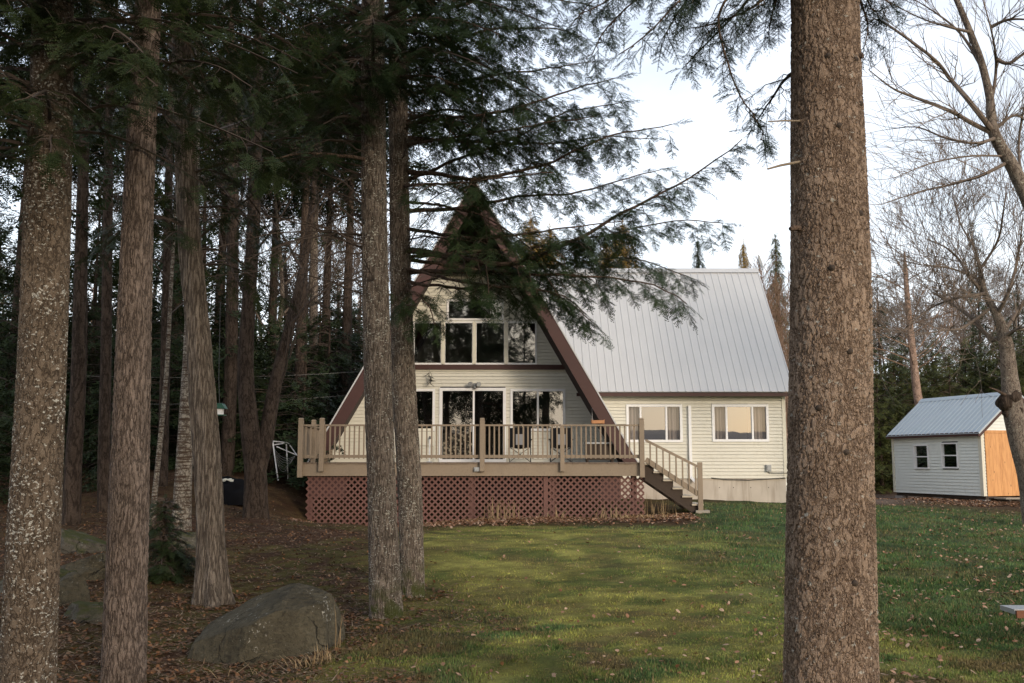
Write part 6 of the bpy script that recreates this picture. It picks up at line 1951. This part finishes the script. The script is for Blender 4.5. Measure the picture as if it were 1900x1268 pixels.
for pts, r0 in (([(1864, 625), (1844, 632), (1806, 592), (1762, 562), (1728, 543)], 0.07), ([(1860, 610), (1835, 560), (1800, 515), (1778, 480), (1754, 459), (1716, 443)], 0.06), ([(1866, 625), (1885, 612), (1915, 622)], 0.06),
                ([(1850, 585), (1872, 540), (1890, 470), (1898, 400)], 0.055), ([(1828, 545), (1790, 550), (1740, 565), (1690, 600), (1650, 640)], 0.04), ([(1840, 570), (1800, 600), (1740, 615), (1690, 625)], 0.04),
                ([(1819, 500), (1850, 450), (1862, 390), (1868, 340)], 0.035), ([(1811, 465), (1780, 410), (1770, 370)], 0.025), ([(1866, 610), (1900, 560), (1925, 480), (1935, 400)], 0.05), ([(1822, 520), (1770, 500), (1700, 490), (1660, 480)], 0.03)):
    Q = [at(a, b, YT + rnd.uniform(-0.6, 0.6) * i) for i, (a, b) in enumerate(pts)]
    w = MB(); S = smooth_path(Q, 14); rad = np.linspace(r0, 0.010, 14); w.tube(S, rad, 7, cap=False)
    for i in range(2, 14):
        for _ in range(1 if rnd.random() < 0.8 else 2):
            T = unit(S[i] - S[i - 1])
            dd = T + np.array([rnd.gauss(0, 0.6), rnd.gauss(0, 0.6), rnd.gauss(0.35, 0.45)])
            bare_grow(w, S[i], dd, rnd.uniform(0.7, 1.6), max(0.008, rad[i] * 0.45), 2, rnd, 0.2, 0.8, 0.0045)
    w.flush(3); w.build('limb', M['twig_grey'], tg)

# leaning bare tree at the upper right
YL = 15.0
Pq = [at(2120, 1050, YL), at(2050, 800, YL), at(1985, 600, YL), at(1915, 390, YL), at(1880, 312, YL), at(1844, 246, YL), at(1836, 180, YL), at(1822, 120, YL), at(1800, 60, YL), at(1775, 0, YL), at(1740, -80, YL), at(1700, -160, YL)]
tl = thing('bare_tree', (Pq[0].x, YL, gz1(Pq[0].x, YL)), 'bare tree leaning in from the upper right with long fine twigs against the sky', 'tree')
trunk(tl, Pq, [0.16, 0.14, 0.12, 0.105, 0.10, 0.085, 0.06, 0.055, 0.05, 0.042, 0.035, 0.015], M['bark_grey'], 28, 0.06, 0.04, seed=15)
rnd = random.Random(45)
for pts, r0 in (([(1846, 250), (1810, 232), (1760, 205), (1700, 182), (1650, 160), (1612, 130)], 0.04), ([(1846, 248), (1800, 190), (1765, 150), (1715, 95), (1660, 55), (1610, 40)], 0.045), ([(1850, 256), (1800, 266), (1750, 255), (1700, 236), (1650, 240)], 0.03), ([(1872, 300), (1830, 322), (1775, 340), (1700, 358), (1635, 380)], 0.03),
                ([(1838, 200), (1848, 130), (1840, 60), (1818, -20)], 0.03), ([(1846, 240), (1880, 215), (1920, 240)], 0.03), ([(1848, 110), (1870, 118), (1900, 100), (1930, 95)], 0.035), ([(1825, 130), (1780, 60), (1730, 20), (1680, -10)], 0.03), ([(1840, 50), (1860, 40), (1930, 38)], 0.03), ([(1800, 60), (1760, 50), (1700, 30), (1640, 0)], 0.025), ([(1870, 290), (1800, 290), (1740, 300), (1660, 330)], 0.018), ([(1900, 350), (1890, 270), (1900, 200), (1930, 140)], 0.025)):
    Q = [at(a, b, YL + rnd.uniform(-0.35, 0.35) * i) for i, (a, b) in enumerate(pts)]
    w = MB(); S = smooth_path(Q, 16); rad = np.linspace(r0, 0.006, 16); w.tube(S, rad, 7, cap=False)
    for i in range(2, 16):
        for _ in range(1 if rnd.random() < 0.75 else 2):
            T = unit(S[i] - S[i - 1])
            dd = T * 1.2 + np.array([rnd.gauss(0, 0.45), rnd.gauss(0, 0.45), rnd.gauss(0.12, 0.4)])
            bare_grow(w, S[i], dd, rnd.uniform(0.4, 0.95), max(0.005, rad[i] * 0.4), 1, rnd, 0.1, 0.7, 0.0028)
    w.flush(3); w.build('limb', M['twig_grey'], tl)

# ------------------------------------------------------------------ trees behind the house
sun_con = proto_conifer(14, 0.4, 1.9, 260, 401, 'needle_sunlit', 'bark_pink', power=0.55, name='sunlit_conifer', temps=SPR_MID, L0=0.5, spl=0.75, lat=0.7, step=0.22, spstep=0.22, tpow=0.55)  # far conifers whose gold is sunlight painted into the needles
for px, Y, tp, lab, wd in ((985, 50, 405, 'conifer tinted sunlit gold just right of the A-frame peak', 1.0), (1022, 55, 425, 'conifer tinted sunlit gold second to the right of the A-frame peak', 0.9), (1160, 58, 415, 'broad conifer tinted sunlit gold above the left part of the metal roof', 1.0), (1128, 62, 450, 'short conifer tinted sunlit gold behind the hemlock limbs above the metal roof', 0.9),
                       (1389, 62, 452, 'narrow spire tinted sunlit gold above the right end of the metal roof', 0.5)):
    place_px(sun_con, px, Y, tp, 14, rw.uniform(0, 6), lab, wide=wd)
place_px(cT, 1302, 60, 448, 12, 2.2, 'small dark spruce top above the metal roof', wide=0.6)
place_px(cT, 1070, 58, 445, 12, 1.2, 'dark spruce top between the conifers tinted sunlit gold', wide=0.7)
spi = proto_conifer(14, 0.35, 1.0, 240, 402, 'needle_olive', 'bark_pink', power=0.6, spl=0.6, lat=0.7, temps=SPR_MID, L0=0.5, step=0.2, spstep=0.2, name='spire_spruce', droop=0.5, tpow=0.6)
place_px(spi, 1450, 54, 440, 14, 0, 'thin ragged spruce spire between the metal roof and the big trunk', wide=0.9)
LS = 'brown bare sapling seen between the house wing and the big trunk'
GS = 'bare saplings beyond the right corner of the house'
for px, Y, tp in ((1425, 46, 560), (1438, 44, 545), (1446, 48, 555), (1455, 43, 580), (1462, 46, 550), (1470, 44, 570), (1480, 47, 560), (1432, 52, 530), (1468, 54, 540), (1448, 40, 640), (1464, 39, 640)):
    place_px(bG, px, Y, tp, 9, rw.uniform(0, 6.28), LS, GS)
for px, Y, tp, pr, hh in ((1450, 60, 600, cO, 7), (1475, 58, 620, cO2, 8), (1430, 64, 610, cO, 7)):
    place_px(pr, px, Y, tp, hh, rw.uniform(0, 6), 'dark evergreen behind the brown saplings by the house corner', 'evergreens beyond the house corner')

# ------------------------------------------------------------------ a wooded slope closes the view far off
def far_wood():
    w = MB(); recs = []
    rnd = random.Random(9)
    for k in range(420):
        px = rnd.uniform(-500, 2400); Y = rnd.uniform(72, 120)
        x = (px - 950) / FPX * Y; g = gz1(x, Y)
        h = rnd.uniform(4.5, 9) * (0.72 if 950 < px < 1480 else 1)
        if rnd.random() < 0.6:
            for j in range(26):
                z = g + h * (j + 0.5) / 26; a = rnd.uniform(0, 6.28); l = 1.7 * (1 - j / 26) + 0.25
                d = np.array([math.cos(a), math.sin(a), -0.15]); recs.append((np.array([x, Y, z]), d, np.array([0, 0, 1.0]), l * 1.3))
        else:
            w.seg((x, Y, g - 0.2), (x + rnd.gauss(0, 0.2), Y, g + h * 1.2), 0.1, 0.02)
            for j in range(26):
                z = g + h * (0.3 + 0.9 * rnd.random()); a = rnd.uniform(0, 6.28); l = rnd.uniform(0.6, 1.9)
                w.seg((x, Y, z), (x + math.cos(a) * l, Y + math.sin(a) * l, z + l * rnd.uniform(0.4, 1.2)), 0.035, 0.012)
    w.flush(3)
    scatter(w, SPR_FAR, recs, 1, 0.7)
    tag(w.build('far_woods', [M['twig_brown'], M['needle_olive']]), kind='stuff')


far_wood()

GM = 'dark conifers on the shore behind the photographer'
for (x, y, h) in ((-9.5, -5, 15), (-7.0, -9, 16), (-4.6, -5.5, 14), (-2.6, -10, 15), (-0.6, -6.5, 13), (0.9, -12, 13), (-12.5, -10, 16), (-14, -3, 14), (-6.0, -4.5, 13), (-1.6, -9, 14), (-7.6, -6.2, 14)):
    place(cA, x, y, h / 12, rw.uniform(0, 6.28), 'dark shore conifer mirrored in the A-frame windows', GM)

# ------------------------------------------------------------------ ground cover
def screen_points(n, x0, x1, y0, y1, seed):
    """ground points spread roughly evenly over the picture"""
    r = np.random.default_rng(seed)
    u = r.random(n); y = 1 / (1 / y1 + (1 / y0 - 1 / y1) * u)
    x = (r.random(n) * (x1 - x0) + x0) * y
    return x, y, r


def grass():
    x, y, r = screen_points(520000, -0.56, 0.60, 6.6, 36.0, 5)
    x = x + r.normal(0, 0.02, len(x))
    lawn, moss, bed, gravel = masks(x, y)
    keep = r.random(len(x)) < np.clip(lawn * 1.15 * (1 - 0.55 * moss), 0.02, 1) * (1 - bed) * (1 - gravel * 0.9)
    inside = (y > 28.2) & (x > -5.5) & (x < 8.2)
    keep &= ~inside
    x, y, moss, lawn = x[keep], y[keep], moss[keep], lawn[keep]
    n = len(x); z = gz(x, y)
    c = ground_col(x, y)
    tuft = fbm2(x * 3.1, y * 3.1, 3)
    h = (0.010 + 0.075 * tuft ** 3 + 0.020 * r.random(n)) * (1 - 0.6 * moss) * (0.8 + y / 40)
    w = (0.0035 + 0.0022 * (y / 8)) * (0.7 + 0.6 * r.random(n))
    a = r.random(n) * 2 * PI; ca, sa = np.cos(a), np.sin(a)
    ln = r.normal(0, 0.55, n) * h; la = r.random(n) * 2 * PI
    b0 = np.stack([x - ca * w, y - sa * w, z - 0.012], -1); b1 = np.stack([x + ca * w, y + sa * w, z - 0.012], -1)
    tp = np.stack([x + np.cos(la) * ln, y + np.sin(la) * ln, z + h], -1)
    v = np.stack([b0, b1, tp], 1).reshape(-1, 3); f = np.arange(3 * n).reshape(-1, 3)
    k = r.uniform(0.7, 1.5, (n, 1)); dry = (r.random((n, 1)) < 0.13 + 0.12 * moss[:, None])
    cc = np.where(dry, np.array([[0.19, 0.14, 0.065]]) * k, c * k * np.array([[1.0, 1.08, 0.95]]))
    col = np.repeat(np.c_[cc, np.ones(n)], 3, 0)
    mb = MB(); mb.add(v, f, 0, col)
    t = NT('grass_blades'); at_ = t.n('ShaderNodeAttribute', attribute_name='Col')
    t.base(at_.outputs[0]); t.b.inputs['Roughness'].default_value = 0.6; t.b.inputs['Specular IOR Level'].default_value = 0.2
    tag(mb.build('grass', t.m), kind='stuff')


grass()


def leaves():
    V = []; F = []; C = []
    def batch(x, y, r, size, cols, lift):
        n = len(x); z = gz(x, y) + lift
        a = r.random(n) * 2 * PI; s = size * r.uniform(0.6, 1.25, n)
        tx, ty = r.normal(0, 0.35, n), r.normal(0, 0.35, n)
        U = unit(np.stack([np.cos(a), np.sin(a), tx], -1)); W = unit(np.stack([-np.sin(a), np.cos(a), ty], -1))
        c0 = np.stack([x, y, z], -1)
        curl = r.uniform(0.0, 0.35, n)
        up = np.array([0, 0, 1.0])
        P = []
        for (u, w_, k) in ((-1, 0, 0.2), (-0.35, 0.62, 1), (0.35, 0.55, 1), (1.05, 0, 0.6), (0.35, -0.6, 1), (-0.35, -0.55, 1)):
            P.append(c0 + U * (u * s)[:, None] + W * (w_ * s)[:, None] + up * (curl * s * k)[:, None])
        v = np.stack(P, 1)
        col = cols[r.integers(0, len(cols), n)] * r.uniform(0.65, 1.3, (n, 1))
        return v, col * 0.85
    pale = np.array([(0.42, 0.26, 0.17), (0.36, 0.20, 0.12), (0.30, 0.16, 0.09), (0.46, 0.32, 0.22), (0.24, 0.115, 0.06)])
    dark = np.array([(0.14, 0.074, 0.040), (0.17, 0.088, 0.045), (0.11, 0.060, 0.035), (0.22, 0.105, 0.045), (0.17, 0.11, 0.07)])
    vs = []; cs = []
    # lawn, more of them to the right and up towards the shed
    x, y, r = screen_points(75000, -0.30, 0.60, 7.0, 36, 21)
    lawn, moss, bed, gravel = masks(x, y)
    d = (0.03 + 0.28 * sstep(0.14, 0.45, x / y) * (0.25 + 0.75 * sstep(8.5, 14, y)) + 0.45 * sstep(9, 15, x) * sstep(22, 33, y)) * (0.15 + 3.4 * fbm2(x * 1.1, y * 1.1, 4) ** 3) * (lawn > 0.3)
    kp = r.random(len(x)) < d * 0.62
    kp &= ~((y > 28.2) & (x > -5.5) & (x < 8.2))
    v, c = batch(x[kp], y[kp], r, 0.022 + 0.0006 * y[kp], pale, 0.024); vs.append(v); cs.append(c)
    # litter under the trees on the left
    x, y, r = screen_points(90000, -0.62, 0.10, 6.8, 40, 22)
    lawn, moss, bed, gravel = masks(x, y)
    kp = r.random(len(x)) < (1 - lawn) * (0.35 + 0.9 * fbm2(x * 0.7 + 3, y * 0.7, 3)) * 0.75 * (1 - 0.7 * moss)
    kp &= ~((y > 24.9) & (x > -5.6) & (x < 8.2))
    v, c = batch(x[kp], y[kp], r, 0.024, dark, 0.012); vs.append(v); cs.append(c)
    # a drift of leaves along the foot of the lattice and the bed by the stairs
    r = np.random.default_rng(23)
    n = 8000; x = r.uniform(-5.2, 4.4, n); y = 24.85 - np.abs(r.normal(0, 0.75, n))
    v, c = batch(x, y, r, 0.040, np.vstack([dark, pale, pale]), 0.02); vs.append(v); cs.append(c)
    # litter packed round the boulder and the feet of the near trees
    for bx, by, rx, ry, n in [(-2.42, 9.70, 0.86, 0.70, 420)] + [(q.x, q.y, 0.34, 0.34, 130) for q in (P3[0], P4[0], P5[0], P1[0], P2[0])]:
        a = r.random(n) * 2 * PI; k = 1.0 + np.abs(r.normal(0, 0.28, n))
        v, c = batch(bx + np.cos(a) * rx * k, by + np.sin(a) * ry * k, r, 0.026, dark, 0.018); vs.append(v); cs.append(c)
    # drift before the shed
    n = 5200; a = r.uniform(-1.6, 5.2, n); b = r.normal(-1.2, 0.9, n)
    q = np.array(S0)[None, :2] + a[:, None] * np.array(su)[None, :2] + b[:, None] * np.array(sv)[None, :2]
    v, c = batch(q[:, 0], q[:, 1], r, 0.04, np.vstack([dark, pale]), 0.015); vs.append(v); cs.append(c)
    n = 5000; b = r.uniform(-0.5, 4.5, n); a = -0.7 - np.abs(r.normal(0, 1.6, n))
    q = np.array(S0)[None, :2] + a[:, None] * np.array(su)[None, :2] + b[:, None] * np.array(sv)[None, :2]
    v, c = batch(q[:, 0], q[:, 1], r, 0.042, np.vstack([dark, pale]), 0.015); vs.append(v); cs.append(c)
    v = np.vstack(vs); c = np.vstack(cs); n = len(v)
    mb = MB(); mb.add(v.reshape(-1, 3), np.arange(6 * n).reshape(n, 6), 0, np.repeat(np.c_[c, np.ones(n)], 6, 0))
    t = NT('fallen_leaf'); at_ = t.n('ShaderNodeAttribute', attribute_name='Col')
    t.base(at_.outputs[0]); t.b.inputs['Roughness'].default_value = 0.75; t.b.inputs['Specular IOR Level'].default_value = 0.2
    tag(mb.build('fallen_leaves', t.m), kind='stuff')


leaves()


def needles_litter():
    """twigs and pine straw strewn over the brown ground on the left"""
    x, y, r = screen_points(26000, -0.6, 0.02, 6.8, 26, 31)
    lawn, moss, bed, gravel = masks(x, y)
    kp = r.random(len(x)) < (1 - lawn) * 0.7 + 0.04
    kp &= ~((y > 24.9) & (x > -5.6))
    x, y = x[kp], y[kp]; n = len(x); z = gz(x, y) + 0.012
    a = r.random(n) * 2 * PI; l = r.uniform(0.03, 0.13, n) * (r.random(n) ** 2 + 0.35); w = 0.0022 + 0.0004 * y
    d = np.stack([np.cos(a), np.sin(a), r.normal(0, 0.12, n)], -1); s_ = np.stack([-np.sin(a), np.cos(a), np.zeros(n)], -1)
    c0 = np.stack([x, y, z], -1)
    v = np.stack([c0 - s_ * w[:, None], c0 + s_ * w[:, None], c0 + d * l[:, None] * 2], 1)
    cols = np.array([(0.16, 0.09, 0.05), (0.22, 0.13, 0.07), (0.10, 0.06, 0.04), (0.28, 0.20, 0.13)])
    c = cols[r.integers(0, 4, n)] * r.uniform(0.7, 1.3, (n, 1))
    mb = MB(); mb.add(v.reshape(-1, 3), np.arange(3 * n).reshape(n, 3), 0, np.repeat(np.c_[c, np.ones(n)], 3, 0))
    t = NT('twig_litter_mat'); at_ = t.n('ShaderNodeAttribute', attribute_name='Col'); t.base(at_.outputs[0]); t.b.inputs['Roughness'].default_value = 0.9
    tag(mb.build('twig_litter', t.m), kind='stuff')


needles_litter()


# ------------------------------------------------------------------ dry plants and straw
def blades(mb, cx, cy, n, h, spread, lean, rnd, w=0.006, flat=False):
    V = []; F = []
    for k in range(n):
        a = rnd.uniform(0, 2 * PI); rr = spread * math.sqrt(rnd.random())
        x, y = cx + math.cos(a) * rr, cy + math.sin(a) * rr * 0.6
        z = gz1(x, y) if k % 8 == 0 or not V else z
        az = rnd.uniform(0, 2 * PI); l = h * rnd.uniform(0.5, 1.15)
        le = abs(rnd.gauss(lean, 0.25))
        d = np.array([math.cos(az) * math.sin(le), math.sin(az) * math.sin(le), math.cos(le)])
        p0 = np.array([x, y, z - 0.02]); p1 = p0 + d * l * 0.55; p2 = p1 + unit(d + np.array([d[0] * 0.7, d[1] * 0.7, -0.35 * le])) * l * 0.5
        s_ = np.array([-math.sin(az), math.cos(az), 0]) * w
        q = len(V); V += [p0 - s_, p0 + s_, p1 + s_ * 0.8, p1 - s_ * 0.8, p2]; F += [(q, q + 1, q + 2), (q, q + 2, q + 3), (q + 3, q + 2, q + 4)]
    mb.add(V, F)


rnd = random.Random(3)
for (px, py, Y, n, h, sp_, lean, lab) in (
        (928, 962, 24.7, 34, 0.58, 0.50, 0.12, 'upright dry stalks against the middle of the lattice'),
        (1020, 958, 24.7, 18, 0.50, 0.35, 0.7, 'few leaning dry stalks by the lattice batten'),
        (1135, 957, 24.7, 26, 0.42, 0.45, 0.4, 'small dry brown plant at the right part of the lattice'),
        (1225, 945, 25.3, 34, 0.50, 0.45, 0.15, 'tuft of dry stalks in front of the stairs'),
        (598, 1232, 9.0, 70, 0.26, 0.13, 0.75, 'tan grass tuft drooping at the right foot of the boulder'),
        (555, 1243, 8.9, 36, 0.20, 0.12, 0.9, 'small tan grass tuft at the front of the boulder'),
        (470, 1256, 8.8, 40, 0.30, 0.30, 1.25, 'flattened straw lying along the front of the boulder'),
        (628, 1135, 9.6, 5, 0.45, 0.04, 0.12, 'single pale stalks standing right of the boulder top'),
        (1200, 1262, 7.9, 7, 0.22, 0.1, 0.3, 'few dry stalks at the bottom edge of the lawn')):
    q = at(px, py, Y); m = MB(); blades(m, q.x, Y, n, h, sp_, lean, rnd, 0.0045 if Y < 12 else 0.009)
    tag(m.build('dry_plant', M['dead_grass']), lab, 'dry plant', 'dry plants')
q = at(1205, 958, 24.5); m = MB(); blades(m, q.x, 24.45, 520, 0.30, 0.85, 1.35, rnd, 0.010)
tag(m.build('straw_pile', M['straw']), 'flat pile of cut tan straw below the stairs at the lattice corner', 'straw')
q = at(905, 966, 24.6); m = MB(); blades(m, q.x, 24.55, 220, 0.24, 0.55, 1.35, rnd, 0.010)
tag(m.build('straw_pile', M['straw']), 'scattered pale straw at the foot of the lattice near the twin trunks', 'straw')
q = at(410, 893, 24); 

# ------------------------------------------------------------------ sky, sun and camera
EL, AZ = R(14), R(150)          # the low sun stands behind the photographer, a little to the right
w = bpy.data.worlds.new('World'); SC.world = w; w.use_nodes = True
nt = w.node_tree; bg = nt.nodes['Background']
sky = nt.nodes.new('ShaderNodeTexSky'); sky.sky_type = 'NISHITA'; sky.sun_disc = False
sky.sun_elevation = EL; sky.sun_rotation = AZ; sky.air_density = 1.0; sky.dust_density = 2.0; sky.ozone_density = 1.0
tc = nt.nodes.new('ShaderNodeTexCoord')
nz = nt.nodes.new('ShaderNodeTexNoise'); nz.inputs['Scale'].default_value = 2.2; nz.inputs['Detail'].default_value = 5
mp = nt.nodes.new('ShaderNodeMapping'); mp.inputs['Scale'].default_value = (1, 1, 2.6)
nt.links.new(tc.outputs['Generated'], mp.inputs[0]); nt.links.new(mp.outputs[0], nz.inputs['Vector'])
mr = nt.nodes.new('ShaderNodeMapRange'); mr.inputs[1].default_value = 0.35; mr.inputs[2].default_value = 0.75; mr.inputs[3].default_value = 0.35; mr.inputs[4].default_value = 0.85
nt.links.new(nz.outputs['Fac'], mr.inputs[0])
mx = nt.nodes.new('ShaderNodeMix'); mx.data_type = 'RGBA'
nt.links.new(mr.outputs[0], mx.inputs[0]); nt.links.new(sky.outputs[0], mx.inputs[6])
# a thin veil of high cloud, brighter on the side of the low sun
dt = nt.nodes.new('ShaderNodeVectorMath'); dt.operation = 'DOT_PRODUCT'; nt.links.new(tc.outputs['Generated'], dt.inputs[0]); dt.inputs[1].default_value = (math.sin(AZ), math.cos(AZ), 0.15)
gl = nt.nodes.new('ShaderNodeMapRange'); gl.inputs[1].default_value = -0.6; gl.inputs[2].default_value = 1.0; gl.inputs[3].default_value = 0.0; gl.inputs[4].default_value = 1.0
nt.links.new(dt.outputs['Value'], gl.inputs[0])
ve = nt.nodes.new('ShaderNodeMix'); ve.data_type = 'RGBA'; nt.links.new(gl.outputs[0], ve.inputs[0])
ve.inputs[6].default_value = (12.2, 12.7, 13.5, 1); ve.inputs[7].default_value = (17.2, 15.4, 13.5, 1)
sx = nt.nodes.new('ShaderNodeSeparateXYZ'); nt.links.new(tc.outputs['Generated'], sx.inputs[0])
el = nt.nodes.new('ShaderNodeMapRange'); el.inputs[1].default_value = 0.16; el.inputs[2].default_value = 0.62; nt.links.new(sx.outputs['Z'], el.inputs[0])
v2 = nt.nodes.new('ShaderNodeMix'); v2.data_type = 'RGBA'; nt.links.new(el.outputs[0], v2.inputs[0])
nt.links.new(ve.outputs[2], v2.inputs[6]); v2.inputs[7].default_value = (7.0, 7.8, 9.2, 1)
nt.links.new(v2.outputs[2], mx.inputs[7])
nt.links.new(mx.outputs[2], bg.inputs['Color']); bg.inputs['Strength'].default_value = 0.10

sl_ = bpy.data.lights.new('sun', 'SUN'); sl_.energy = 1.15; sl_.angle = R(12); sl_.color = (1.0, 0.87, 0.73)
so = bpy.data.objects.new('sun', sl_); COL.objects.link(so)
sd = Vector((math.sin(AZ) * math.cos(EL), math.cos(AZ) * math.cos(EL), math.sin(EL)))
so.rotation_euler = (-sd).to_track_quat('-Z', 'Y').to_euler()

cam = bpy.data.cameras.new('camera'); cam.lens = FPX * 36 / 1900; cam.sensor_width = 36; cam.sensor_fit = 'HORIZONTAL'
cam.clip_end = 3000; cam.clip_start = 0.05
co = bpy.data.objects.new('camera', cam); COL.objects.link(co); co.location = (0, 0, CZ); co.rotation_euler = (R(90) + PITCH, 0, 0)
SC.camera = co
SC.view_settings.view_transform = 'Standard'; SC.view_settings.look = 'None'; SC.view_settings.gamma = 1; SC.view_settings.exposure = 0.70
SC.cycles.max_bounces = 6; SC.cycles.diffuse_bounces = 3; SC.cycles.transparent_max_bounces = 8
